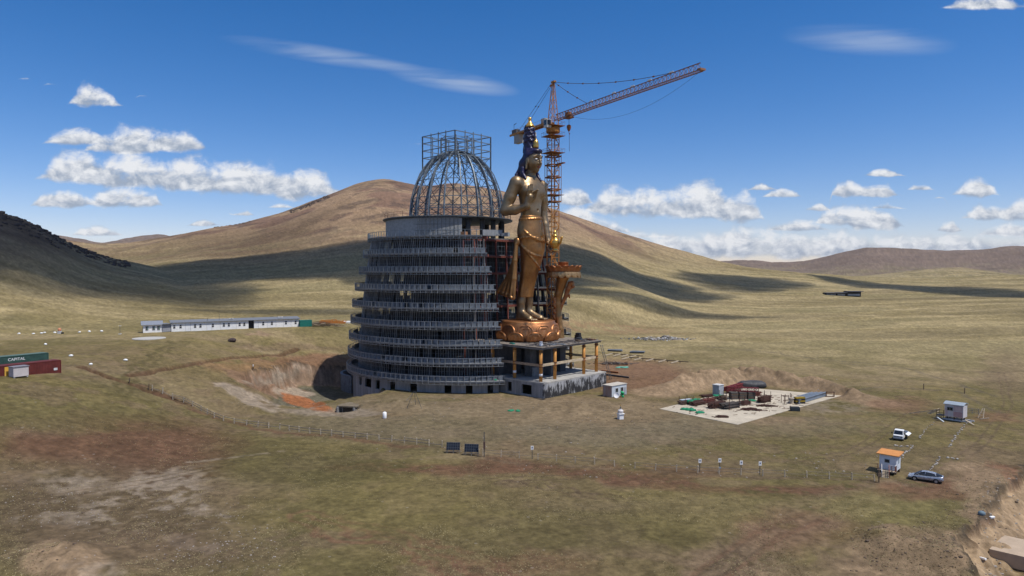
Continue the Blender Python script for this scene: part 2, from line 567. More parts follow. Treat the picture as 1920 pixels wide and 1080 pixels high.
# ------------------------------------------------------------------ mesh helpers
class MB:
    """collects shapes; build() links them as one mesh object"""

    def __init__(self):
        self.v, self.f, self.n = [], [], 0

    def add(self, vs, fs):
        self.v.extend([tuple(p) for p in vs])
        k = self.n
        self.f.extend([tuple(i + k for i in f) for f in fs])
        self.n += len(vs)
        return self

    def box(self, c, s, rz=0.0, M=None):
        hx, hy, hz = s[0] / 2, s[1] / 2, s[2] / 2
        P = [Vector((sx * hx, sy * hy, sz * hz)) for sz in (-1, 1) for sy in (-1, 1) for sx in (-1, 1)]
        m = M if M is not None else Matrix.Rotation(rz, 3, 'Z')
        c = Vector(c)
        return self.add([m @ p + c for p in P], [(0, 2, 3, 1), (4, 5, 7, 6), (0, 1, 5, 4), (2, 6, 7, 3), (0, 4, 6, 2), (1, 3, 7, 5)])

    def bar(self, p, q, w=.1, h=None, cap=True):
        p, q = Vector(p), Vector(q)
        h = h or w
        d = q - p
        if d.length < 1e-6:
            return self
        d.normalize()
        up = Vector((0, 0, 1)) if abs(d.z) < .95 else Vector((1, 0, 0))
        s = d.cross(up).normalized() * (w / 2)
        t = s.cross(d).normalized() * (h / 2)
        P = [p - s - t, p + s - t, p + s + t, p - s + t, q - s - t, q + s - t, q + s + t, q - s + t]
        F = [(0, 1, 5, 4), (1, 2, 6, 5), (2, 3, 7, 6), (3, 0, 4, 7)]
        if cap:
            F += [(3, 2, 1, 0), (4, 5, 6, 7)]
        return self.add(P, F)

    def tube(self, pts, rad, n=8, cap=True):
        pts = [Vector(p) for p in pts]
        if not hasattr(rad, '__len__'):
            rad = [rad] * len(pts)
        rings = []
        prev = None
        for i, p in enumerate(pts):
            d = (pts[min(i + 1, len(pts) - 1)] - pts[max(i - 1, 0)]).normalized()
            if prev is None:
                up = Vector((0, 0, 1)) if abs(d.z) < .95 else Vector((1, 0, 0))
                s = d.cross(up).normalized()
            else:
                s = (prev - d * prev.dot(d)).normalized()
            prev = s
            t = d.cross(s)
            rings.append([p + (s * math.cos(a) + t * math.sin(a)) * rad[i] for a in [2 * math.pi * k / n for k in range(n)]])
        V = [v for r in rings for v in r]
        F = []
        for i in range(len(pts) - 1):
            for k in range(n):
                F.append((i * n + k, i * n + (k + 1) % n, (i + 1) * n + (k + 1) % n, (i + 1) * n + k))
        if cap:
            F.append(tuple(reversed(range(n))))
            F.append(tuple(range((len(pts) - 1) * n, len(pts) * n)))
        return self.add(V, F)

    def lathe(self, prof, n=24, c=(0, 0, 0), sx=1.0, sy=1.0):
        V, F = [], []
        for (r, z) in prof:
            for k in range(n):
                a = 2 * math.pi * k / n
                V.append((c[0] + r * sx * math.cos(a), c[1] + r * sy * math.sin(a), c[2] + z))
        for i in range(len(prof) - 1):
            for k in range(n):
                F.append((i * n + k, i * n + (k + 1) % n, (i + 1) * n + (k + 1) % n, (i + 1) * n + k))
        F.append(tuple(reversed(range(n))))
        F.append(tuple(range((len(prof) - 1) * n, len(prof) * n)))
        return self.add(V, F)

    def prism(self, poly, z0, z1):
        n = len(poly)
        V = [(x, y, z0) for x, y in poly] + [(x, y, z1) for x, y in poly]
        F = [(i, (i + 1) % n, n + (i + 1) % n, n + i) for i in range(n)]
        F += [tuple(reversed(range(n))), tuple(range(n, 2 * n))]
        return self.add(V, F)

    def build(self, name, m, parent=None, smooth=False, loc=(0, 0, 0), rz=0.0, bevel=0.0):
        me = bpy.data.meshes.new(name)
        me.from_pydata(self.v, [], self.f)
        me.materials.append(m)
        if smooth:
            me.polygons.foreach_set('use_smooth', [True] * len(me.polygons))
        me.update()
        o = bpy.data.objects.new(name, me)
        COL.objects.link(o)
        o.location = loc
        o.rotation_euler = (0, 0, rz)
        if parent is not None:
            o.parent = parent
        if bevel:
            b = o.modifiers.new('bevel', 'BEVEL')
            b.width = bevel
            b.segments = 2
            b.limit_method = 'ANGLE'
        return o


def tag(o, label=None, cat=None, group=None, kind=None):
    if label:
        o['label'] = label
    if cat:
        o['category'] = cat
    if group:
        o['group'] = group
    if kind:
        o['kind'] = kind
    return o


def thing(name, label, cat, loc=(0, 0, 0), rz=0.0, group=None):
    o = bpy.data.objects.new(name, None)
    o.empty_display_size = .5
    COL.objects.link(o)
    o.location = loc
    o.rotation_euler = (0, 0, rz)
    return tag(o, label, cat, group)


def copy_tree(o, parent=None):
    c = o.copy()
    COL.objects.link(c)
    c.parent = parent
    for ch in list(o.children):
        copy_tree(ch, c)
    return c


def mesh_np(name, V, F, m, parent=None, smooth=True):
    me = bpy.data.meshes.new(name)
    V = np.asarray(V, np.float32)
    F = np.asarray(F, np.int32)
    k = F.shape[1]
    me.vertices.add(len(V))
    me.vertices.foreach_set('co', V.ravel())
    me.loops.add(F.size)
    me.loops.foreach_set('vertex_index', F.ravel())
    me.polygons.add(len(F))
    me.polygons.foreach_set('loop_start', np.arange(0, F.size, k, dtype=np.int32))
    me.polygons.foreach_set('loop_total', np.full(len(F), k, np.int32))
    if smooth:
        me.polygons.foreach_set('use_smooth', np.ones(len(F), bool))
    me.update(calc_edges=True)
    me.validate()
    me.materials.append(m)
    o = bpy.data.objects.new(name, me)
    COL.objects.link(o)
    if parent is not None:
        o.parent = parent
    return o


# ------------------------------------------------------------------ ground sheet
def ground_colour(x, y, h):
    r = np.hypot(x, y)
    d = np.maximum(y, 5)
    PX = 960 + FPX * x / d
    PY = HZ + FPX * (CH - h) / d
    ok = y > 20
    n1 = fbm(x / 22, y / 22, 4, 101)
    n2 = fbm(x / 5, y / 5, 4, 103)
    n3 = fbm(x / 1.3, y / 1.3, 3, 107)
    nL = fbm(x / 120, y / 120, 4, 109)
    # stretched streaks across the slope, as grazed grass shows them
    st = fbm(x / 40, y / 9, 4, 113)
    grass = np.array([.165, .134, .062])
    dry = np.array([.215, .168, .102])
    green = np.array([.122, .104, .046])
    soil = np.array([.150, .108, .074])
    red = np.array([.140, .080, .052])
    pale = np.array([.290, .240, .195])
    grey = np.array([.168, .138, .096])
    tan = np.array([.270, .195, .130])
    orange = np.array([.300, .120, .055])
    dark = np.array([.050, .042, .034])

    def mixc(c, col, m):
        m = np.clip(m, 0, 1)[:, None]
        return c * (1 - m) + col * m
    c = np.tile(grass, (len(x), 1))
    c = mixc(c, dry, S((nL * .5 + st * .5 - .42) / .2) * .85)
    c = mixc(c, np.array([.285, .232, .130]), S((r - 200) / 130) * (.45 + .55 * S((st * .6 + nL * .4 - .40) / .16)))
    c = mixc(c, green, S((.52 - n1) / .14) * .65 * S((420 - r) / 200))
    c = mixc(c, soil, S((n2 - .52) / .12) * .5 * S((300 - r) / 150))
    c = mixc(c, soil, S((n1 - .55) / .12) * .35 * S((260 - r) / 100))
    # far hills: browner, pinkish with steep bare patches
    hill = S((h - 28) / 60)
    c = mixc(c, np.array([.240, .165, .112]), hill * .9)
    ng = fbm(x / 70, y / 70, 5, 127)
    c = mixc(c, np.array([.150, .092, .072]), S((ng - .50) / .06) * hill * .75)
    ng2 = fbm(x / 26, y / 26, 4, 131)
    c = mixc(c, np.array([.085, .062, .052]), S((ng2 - .61) / .05) * hill * .6)
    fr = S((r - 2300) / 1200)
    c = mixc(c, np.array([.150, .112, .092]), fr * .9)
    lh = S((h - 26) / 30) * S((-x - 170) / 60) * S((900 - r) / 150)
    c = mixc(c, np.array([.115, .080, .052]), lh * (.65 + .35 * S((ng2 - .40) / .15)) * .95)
    sb = fbm(x / 170, y / 46, 4, 171)  # soft meadow bands: undulation and cloud shade put into the colour
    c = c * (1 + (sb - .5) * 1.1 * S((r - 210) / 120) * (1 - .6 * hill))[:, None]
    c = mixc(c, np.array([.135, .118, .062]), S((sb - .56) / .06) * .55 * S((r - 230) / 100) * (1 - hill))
    # warped photo rows for located patches
    wxp = PX + (n2 - .5) * 90 * np.clip(120 / d, .2, 1.6) + (n1 - .5) * 50
    wyp = PY + (n2 - .5) * 26 * np.clip(120 / d, .2, 1.6) + (n1 - .5) * 10

    def patch(c, cx, cy, rx, ry, col, s=1.0, fe=.45, tilt=0.0, brk=.0):
        dx, dy = wxp - cx, wyp - cy
        if tilt:
            dx, dy = dx * math.cos(tilt) + dy * math.sin(tilt), -dx * math.sin(tilt) + dy * math.cos(tilt)
        q = np.hypot(dx / rx, dy / ry)
        m = S((1.0 + fe / 2 - q) / fe) * s * ok
        if brk:
            m = m * S((n2 * .6 + n3 * .4 - .5 + brk * .2) / .12)
        return mixc(c, col, m)
    # reddish ground, left
    c = patch(c, 190, 830, 220, 50, red * .9, .95, .8)
    c = patch(c, 300, 880, 120, 40, red * .9, .8, .8)
    c = patch(c, 60, 800, 90, 20, soil, .5, .9)
    # stony ground, lower left
    c = patch(c, 150, 960, 260, 90, soil * .85, .8, .8)
    c = patch(c, 130, 910, 70, 22, pale, .55, .8, 0, .7)
    c = patch(c, 300, 925, 110, 40, pale * .9, .8, .8, -.2, .2)
    c = patch(c, 260, 975, 150, 28, pale * .8, .7, .8, 0, .2)
    c = patch(c, 60, 960, 90, 30, pale * .75, .6, .8, 0, .2)
    c = patch(c, 368, 1029, 26, 12, pale, .85, .4)
    c = patch(c, 130, 905, 30, 12, pale, .6, .6)
    c = patch(c, 400, 962, 14, 7, pale, .7, .6)
    c = patch(c, 250, 1040, 260, 40, soil, .6, .9)
    c = patch(c, 440, 1020, 120, 40, soil * .8, .6, .9, 0, .4)
    c = patch(c, 95, 1055, 95, 34, tan * 1.05, .95, .5)
    c = patch(c, 160, 1075, 60, 22, pale, .5, .6, 0, .4)
    # wheel-worn road across the foreground
    def line(c, pts, w, col, s=1.0, off=0.0):
        wpts = [base_at(*p) for p in pts]
        dd, _ = pline(x + (n2 - .5) * 4, y + (n2 - .5) * 4, wpts)
        m = S(1.3 - np.abs(dd - off) / w) * s * S((n2 * .5 + n3 * .5 - .25) / .25) * ok
        return mixc(c, col, m)
    road1 = [(640, 880), (860, 885), (990, 880), (1150, 900), (1400, 925), (1700, 925), (1900, 880)]
    c = line(c, road1, 3.0, red * .95, .9)
    road2 = [(1700, 915), (1560, 960), (1440, 1010), (1330, 1090)]
    c = line(c, road2, 5.0, soil * 1.2, .9)
    c = line(c, road2, .5, red, .5, 1.4)
    road3 = [(560, 975), (700, 1010), (860, 1060), (960, 1100)]
    c = line(c, road3, .6, red * 1.2, .7)
    c = line(c, road3, .6, red * 1.2, .7, 2.0)
    c = line(c, road1, .28, red * .85, .8, .85)
    c = line(c, road2, .28, soil * .75, .8, .9)
    for tr_ in ([(960, 905), (1180, 945), (1330, 1000), (1430, 1090)], [(700, 935), (900, 900), (1100, 898)], [(1480, 870), (1600, 850), (1680, 800), (1720, 770), (1690, 745)], [(1880, 700), (1895, 760), (1850, 830), (1760, 900)], [(520, 850), (300, 900), (100, 935), (-20, 950)]):
        c = line(c, tr_, .26, soil * .72, .7, .8)
    c = line(c, [(1060, 800), (1180, 810), (1330, 850), (1640, 890)], 2.0, soil, .5)
    c = line(c, [(340, 870), (450, 858), (520, 850)], .6, pale, .7)
    c = patch(c, 950, 878, 90, 14, red, .8, .8)
    c = patch(c, 1250, 890, 140, 12, red, .6, .9)
    c = patch(c, 1060, 1000, 260, 50, green * .9, .6, 1)
    c = patch(c, 560, 880, 170, 34, green * .85, .7, .9)
    c = patch(c, 120, 790, 160, 22, green, .6, .9)
    c = patch(c, 760, 950, 200, 50, np.array([.175, .145, .062]), .6, .9)
    c = patch(c, 1330, 960, 160, 40, np.array([.180, .150, .066]), .5, .9)
    c = patch(c, 980, 1065, 140, 24, red, .5, .9)
    c = patch(c, 1640, 950, 130, 30, np.array([.190, .165, .072]), .7, .8)
    c = patch(c, 1745, 925, 90, 14, red * 1.15, .75, .8)
    c = patch(c, 1500, 1000, 120, 36, red * 1.2, .4, .9)
    c = patch(c, 1710, 1050, 130, 60, tan * .82, .9, .6)
    c = patch(c, 1680, 1005, 80, 18, tan * .75, .7, .7, 0, .5)
    # site ground around the tower: grey gravel, ochre spoil
    c = patch(c, 860, 790, 330, 44, grey, .7, .7)
    c = patch(c, 1150, 800, 190, 42, grey * 1.05, .7, .7)
    c = patch(c, 1090, 770, 85, 22, tan * .8, .85, .6)
    c = patch(c, 1180, 770, 70, 26, np.array([.20, .145, .085]), .75, .7)
    c = patch(c, 740, 770, 60, 15, np.array([.19, .135, .080]), .7, .8)
    c = patch(c, 960, 760, 150, 14, tan * .75, .8, .7)
    c = patch(c, 1060, 772, 210, 26, np.array([.215, .165, .108]), .8, .7)
    c = patch(c, 820, 766, 190, 14, np.array([.195, .155, .105]), .7, .8)
    c = patch(c, 1190, 705, 110, 30, red * 1.25, .8, .7)
    c = patch(c, 1080, 612, 180, 10, red * 1.3, .6, .8, .06, .5)
    c = patch(c, 1400, 800, 220, 22, grey, .5, .8)
    c = patch(c, 1460, 790, 60, 10, tan * .9, .6, .8)
    c = patch(c, 1560, 765, 60, 12, pale * .8, .5, .8, 0, .6)
    for (mp, ml) in ((M1, 7), (M2, 6)):
        dd, _ = pline(x, y, mp)
        c = mixc(c, tan * (1.08 if ml == 7 else .92), S((ml + 2 - dd) / 4) * .96)
    # the pit: red crust behind, pinkish cut wall, pale spoil to the left, dark floor
    c = patch(c, 560, 683, 130, 16, red * 1.35, .85, .6, -.05)
    c = patch(c, 470, 690, 70, 14, np.array([.20, .130, .070]), .75, .7)
    q = pit_q(x, y)
    gq = fbm(x / 1.4, y / 4.0, 3, 181)
    wall = S((1.0 - q) / .04) * S((q - .70) / .06) * ok
    c = mixc(c, np.array([.235, .165, .125]) * (.55 + .9 * gq)[:, None], wall * .92 * S((y - 165) / 20))
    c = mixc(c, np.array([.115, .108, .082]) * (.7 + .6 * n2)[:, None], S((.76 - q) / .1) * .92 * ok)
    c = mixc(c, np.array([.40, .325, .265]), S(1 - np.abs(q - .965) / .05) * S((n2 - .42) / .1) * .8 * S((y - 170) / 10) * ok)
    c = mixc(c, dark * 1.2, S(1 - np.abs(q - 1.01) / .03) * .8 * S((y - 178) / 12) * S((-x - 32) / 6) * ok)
    c = patch(c, 500, 722, 62, 16, np.array([.20, .125, .085]), .8, .5, .3)
    c = patch(c, 470, 748, 56, 13, pale * 1.0, .9, .4, .45)
    c = patch(c, 520, 708, 45, 10, pale * .85, .85, .5, -.3)
    c = patch(c, 548, 737, 36, 8, pale * 1.15, .9, .4, .1)
    c = patch(c, 574, 757, 44, 10, orange, .95, .25, .3)
    c = patch(c, 620, 773, 90, 7, pale * .85, .75, .6)
    c = patch(c, 540, 652, 110, 6, soil, .6, .8)
    # right hand cutting
    c = patch(c, 1880, 960, 60, 110, tan * .95, .9, .5, -.6)
    c = patch(c, 1900, 1000, 60, 60, np.array([.21, .130, .088]), .8, .6)
    c = patch(c, 1820, 1040, 50, 30, tan * 1.1, .8, .5, .5)
    c = patch(c, 1900, 905, 22, 26, red * 1.6, .8, .6)
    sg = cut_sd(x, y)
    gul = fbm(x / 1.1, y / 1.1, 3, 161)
    c = mixc(c, dark * 1.3, S(1 - np.abs(sg + .05) / .55) * .85 * ok)  # dark lip line: the edge's small shadow put into the colour
    c = mixc(c, np.array([.36, .265, .175]) * (.6 + .8 * gul)[:, None], S((sg - .25) / .5) * S((6.0 - sg) / 2.5) * .9 * ok)
    c = mixc(c, np.array([.205, .130, .090]), S((sg - 4.5) / 2.0) * .8 * ok)
    # small bare discs and tracks in the camp
    c = patch(c, 483, 627, 30, 3.5, soil * 1.5, .9, .4)
    c = line(c, [(200, 740), (250, 690), (300, 655), (330, 640)], 1.0, green * .7, .7)
    c = line(c, [(225, 745), (275, 690), (320, 655), (350, 640)], .8, green * .7, .6)
    c = line(c, [(270, 725), (420, 790), (560, 815), (700, 830), (850, 850)], 1.2, red * .9, .7)
    c = line(c, [(850, 850), (1000, 872), (1300, 892), (1640, 905)], 1.2, soil * .8, .6)
    for dl in DITCH:
        dd, _ = pline(x, y, dl)
        c = mixc(c, red * .7, S(1.5 - dd / 1.0) * .8)
    for tr in ([(1330, 650), (1500, 668), (1700, 690), (1870, 745)], [(1130, 640), (1400, 655), (1650, 690), (1900, 700)], [(1560, 740), (1660, 725), (1800, 735), (1900, 790)]):
        c = line(c, tr, .9, dark * 2, .55)
    c = patch(c, 1690, 760, 60, 14, red * 1.2, .55, .9)
    c = patch(c, 1860, 780, 60, 10, red * 1.3, .6, .9)
    c = patch(c, 1890, 700, 50, 40, soil, .5, .9)
    # fine speckle
    n4 = fbm(x / .45, y / .45, 2, 151)
    c = c * (.66 + .68 * n3)[:, None] * (.80 + .40 * n4)[:, None]
    c = c * (.86 + .28 * n2)[:, None]
    c = c * (.84 + .16 * S((r - 130) / 130))[:, None] * np.array([1.0, .97, .89])
    return np.clip(c, .01, .8)


def build_ground():
    az = np.concatenate([np.linspace(-180, -50, 30)[:-1], np.linspace(-50, -39, 40)[:-1], np.linspace(-39, 39, 880), np.linspace(39, 50, 40)[1:], np.linspace(50, 180, 30)[1:]])
    az = np.radians(az)
    rr = np.concatenate([[.5], np.geomspace(6, 50, 24)[:-1], np.geomspace(50, 265, 470)[:-1], np.geomspace(265, 1400, 240)[:-1], np.geomspace(1400, 9000, 130)])
    A, Q = np.meshgrid(az, rr)
    x = (Q * np.sin(A)).ravel()
    y = (Q * np.cos(A)).ravel()
    h = hfun(x, y)
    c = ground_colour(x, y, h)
    # the sheet curves down at its rim so that it closes under the far hills
    n, k = len(rr), len(az)
    idx = np.arange(n * k).reshape(n, k)
    F = np.stack([idx[:-1, :-1], idx[1:, :-1], idx[1:, 1:], idx[:-1, 1:]], -1).reshape(-1, 4)[:, ::-1]
    m = bpy.data.materials.new("steppe_ground")
    m.use_nodes = True
    nt = m.node_tree
    b = nt.nodes['Principled BSDF']
    b.inputs['Roughness'].default_value = .95
    b.inputs['Specular IOR Level'].default_value = .1
    at_ = nt.nodes.new('ShaderNodeAttribute')
    at_.attribute_name = 'soil_colour'
    geo = nt.nodes.new('ShaderNodeNewGeometry')
    def nz(scale, det, rough=.6):
        q = nt.nodes.new('ShaderNodeTexNoise')
        q.inputs['Scale'].default_value = scale
        q.inputs['Detail'].default_value = det
        q.inputs['Roughness'].default_value = rough
        nt.links.new(geo.outputs['Position'], q.inputs['Vector'])
        return q.outputs['Fac']
    def mth(op, a, bb, clamp=False):
        q = nt.nodes.new('ShaderNodeMath')
        q.operation = op
        q.use_clamp = clamp
        for i, v in enumerate((a, bb)):
            if isinstance(v, (int, float)):
                q.inputs[i].default_value = v
            else:
                nt.links.new(v, q.inputs[i])
        return q.outputs[0]
    f1 = nz(1.1, 8, .7)
    f2 = nz(.09, 6, .6)
    f3 = nz(4.5, 4, .7)
    k1 = mth('ADD', mth('MULTIPLY', f1, 1.5), .25)
    k2 = mth('ADD', mth('MULTIPLY', f2, .5), .75)
    kk = mth('MULTIPLY', k1, k2)
    mx = nt.nodes.new('ShaderNodeMix')
    mx.data_type = 'RGBA'
    mx.blend_type = 'MULTIPLY'
    mx.inputs['Factor'].default_value = 1
    nt.links.new(at_.outputs['Color'], mx.inputs['A'])
    cb = nt.nodes.new('ShaderNodeCombineColor')
    for i in range(3):
        nt.links.new(kk, cb.inputs[i])
    nt.links.new(cb.outputs[0], mx.inputs['B'])
    # pebbles: sparse pale specks
    vo = nt.nodes.new('ShaderNodeTexVoronoi')
    vo.inputs['Scale'].default_value = .8
    nt.links.new(geo.outputs['Position'], vo.inputs['Vector'])
    sel = mth('MULTIPLY', mth('LESS_THAN', vo.outputs['Distance'], .16), mth('GREATER_THAN', f2, .56))
    sc_ = nt.nodes.new('ShaderNodeSeparateColor')
    nt.links.new(vo.outputs['Color'], sc_.inputs[0])
    sel = mth('MULTIPLY', sel, mth('GREATER_THAN', sc_.outputs[0], .62))
    mx2 = nt.nodes.new('ShaderNodeMix')
    mx2.data_type = 'RGBA'
    nt.links.new(mth('MULTIPLY', sel, .25), mx2.inputs['Factor'])
    nt.links.new(mx.outputs['Result'], mx2.inputs['A'])
    mx2.inputs['B'].default_value = (.36, .32, .28, 1)
    nt.links.new(mx2.outputs['Result'], b.inputs['Base Color'])
    bp = nt.nodes.new('ShaderNodeBump')
    bp.inputs['Strength'].default_value = .8
    bp.inputs['Distance'].default_value = .35
    hh = mth('ADD', mth('MULTIPLY', f1, .7), mth('MULTIPLY', f3, .3))
    nt.links.new(hh, bp.inputs['Height'])
    nt.links.new(bp.outputs[0], b.inputs['Normal'])
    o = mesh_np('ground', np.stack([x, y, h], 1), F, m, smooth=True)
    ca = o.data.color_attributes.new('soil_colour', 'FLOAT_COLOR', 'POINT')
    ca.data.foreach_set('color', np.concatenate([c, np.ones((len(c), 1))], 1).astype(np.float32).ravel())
    tag(o, kind='structure')
    return o


build_ground()

# ------------------------------------------------------------------ sculpting with distance fields
class SDF:
    def __init__(self, lo, hi, vox):
        self.lo = np.array(lo, float)
        self.vox = vox
        n = np.ceil((np.array(hi) - self.lo) / vox).astype(int) + 1
        self.ax = [self.lo[i] + vox * np.arange(n[i]) for i in range(3)]
        self.D = np.full(n, 9.0, np.float32)

    def _sl(self, lo, hi, pad):
        out = []
        for i in range(3):
            a = int(max(0, math.floor((lo[i] - pad - self.lo[i]) / self.vox)))
            b = int(min(len(self.ax[i]), math.ceil((hi[i] + pad - self.lo[i]) / self.vox) + 1))
            out.append(slice(a, max(a, b)))
        return tuple(out)

    def _xyz(self, sl):
        return (self.ax[0][sl[0]][:, None, None], self.ax[1][sl[1]][None, :, None], self.ax[2][sl[2]][None, None, :])

    def blend(self, sl, d, k, op='u'):
        a = self.D[sl]
        d = d.astype(np.float32)
        if op == 's':
            d = -d
            h = np.clip(.5 - .5 * (d - a) / max(k, 1e-4), 0, 1)
            self.D[sl] = a * h + d * (1 - h) + k * h * (1 - h) if k > 1e-4 else np.maximum(a, d)
        elif k > 1e-4:
            h = np.clip(.5 + .5 * (d - a) / k, 0, 1)
            self.D[sl] = d * (1 - h) + a * h - k * h * (1 - h)
        else:
            self.D[sl] = np.minimum(a, d)

    def cap(self, p, q, r0, r1=None, k=.3, op='u', sc=(1, 1, 1)):
        r1 = r0 if r1 is None else r1
        p, q = np.array(p, float), np.array(q, float)
        rm = max(r0, r1) / min(sc) if min(sc) < 1 else max(r0, r1)
        sl = self._sl(np.minimum(p, q) - rm, np.maximum(p, q) + rm, k + .6)
        x, y, z = self._xyz(sl)
        s = np.array(sc, float)
        d = (q - p) * s
        X, Y, Z = (x - p[0]) * s[0], (y - p[1]) * s[1], (z - p[2]) * s[2]
        L = max(float(d @ d), 1e-9)
        t = np.clip((X * d[0] + Y * d[1] + Z * d[2]) / L, 0, 1)
        dist = np.sqrt((X - t * d[0]) ** 2 + (Y - t * d[1]) ** 2 + (Z - t * d[2]) ** 2) - (r0 + (r1 - r0) * t)
        self.blend(sl, dist, k, op)

    def chain(self, pts, rads, k=.3, op='u'):
        for i in range(len(pts) - 1):
            self.cap(pts[i], pts[i + 1], rads[i], rads[i + 1], k, op)

    def ell(self, c, r, k=.3, op='u', rot=None):
        c, r = np.array(c, float), np.array(r, float)
        m = max(r)
        sl = self._sl(c - m, c + m, k + .6)
        x, y, z = self._xyz(sl)
        X, Y, Z = x - c[0], y - c[1], z - c[2]
        if rot is not None:
            Mx = np.array(Euler(rot).to_matrix().transposed())
            X, Y, Z = (Mx[0, 0] * X + Mx[0, 1] * Y + Mx[0, 2] * Z, Mx[1, 0] * X + Mx[1, 1] * Y + Mx[1, 2] * Z, Mx[2, 0] * X + Mx[2, 1] * Y + Mx[2, 2] * Z)
        k0 = np.sqrt((X / r[0]) ** 2 + (Y / r[1]) ** 2 + (Z / r[2]) ** 2)
        k1 = np.sqrt((X / r[0] ** 2) ** 2 + (Y / r[1] ** 2) ** 2 + (Z / r[2] ** 2) ** 2) + 1e-6
        self.blend(sl, k0 * (k0 - 1) / k1, k, op)

    def loft(self, rows, k=.4, op='u', ripple=None):
        rows = np.array(sorted(rows), float)
        zz = np.linspace(rows[0, 0], rows[-1, 0], 60)
        cols = []
        for j in range(1, 5):
            v = np.interp(zz, rows[:, 0], rows[:, j])
            kk = np.ones(7) / 7
            v = np.convolve(np.pad(v, 3, mode='edge'), kk, 'valid')
            cols.append(v)
        lo = [min(cols[0] - cols[2]), min(cols[1] - cols[3]), rows[0, 0]]
        hi = [max(cols[0] + cols[2]), max(cols[1] + cols[3]), rows[-1, 0]]
        sl = self._sl(np.array(lo), np.array(hi), k + .7)
        x, y, z = self._xyz(sl)
        f = [np.interp(z, zz, c) for c in cols]
        X, Y = (x - f[0]), (y - f[1])
        q = np.sqrt((X / f[2]) ** 2 + (Y / f[3]) ** 2)
        if ripple is not None:
            q = q + ripple(np.arctan2(Y / f[3], X / f[2]), z)
        d = (q - 1) * np.minimum(f[2], f[3])
        d = np.maximum(d, np.maximum(rows[0, 0] - z, z - rows[-1, 0]))
        self.blend(sl, d, k, op)

    def mesh(self, name, m, parent=None, smooth_iter=1):
        D = self.D
        n0, n1, n2 = D.shape
        I = D < 0
        c = np.zeros((n0 - 1, n1 - 1, n2 - 1), np.int8)
        for i in (0, 1):
            for j in (0, 1):
                for k in (0, 1):
                    c += I[i:n0 - 1 + i, j:n1 - 1 + j, k:n2 - 1 + k]
        mix = (c > 0) & (c < 8)
        ci = np.argwhere(mix)
        idx = np.full(c.shape, -1, np.int64)
        idx[mix] = np.arange(len(ci))
        P = np.zeros((len(ci), 3))
        W = np.zeros(len(ci))
        corners = [(i, j, k) for i in (0, 1) for j in (0, 1) for k in (0, 1)]
        vals = {q: D[ci[:, 0] + q[0], ci[:, 1] + q[1], ci[:, 2] + q[2]].astype(float) for q in corners}
        for a in corners:
            for axis in range(3):
                if a[axis] == 0:
                    b = list(a)
                    b[axis] = 1
                    va, vb = vals[a], vals[tuple(b)]
                    mk = (va < 0) != (vb < 0)
                    t = np.where(mk, va / np.where(mk, va - vb, 1), 0)
                    pt = np.tile(np.array(a, float), (len(ci), 1))
                    pt[:, axis] = t
                    P += pt * mk[:, None]
                    W += mk
        P = (P / W[:, None] + ci) * self.vox + self.lo
        F = []
        for axis in range(3):
            o1, o2 = [(1, 2), (2, 0), (0, 1)][axis]
            A = np.moveaxis(I, axis, 0)
            e = np.argwhere(np.diff(I.astype(np.int8), axis=axis) != 0)
            ok = (e[:, o1] > 0) & (e[:, o2] > 0) & (e[:, o1] < D.shape[o1] - 1) & (e[:, o2] < D.shape[o2] - 1)
            e = e[ok]
            sgn = I[e[:, 0], e[:, 1], e[:, 2]]
            def g(d1, d2):
                q = e.copy()
                q[:, o1] -= d1
                q[:, o2] -= d2
                return idx[q[:, 0], q[:, 1], q[:, 2]]
            quad = np.stack([g(1, 1), g(0, 1), g(0, 0), g(1, 0)], 1)
            quad[~sgn] = quad[~sgn][:, ::-1]
            F.append(quad)
        F = np.concatenate(F)
        F = F[(F >= 0).all(1)]
        return mesh_np(name, P, F, m, parent, True)


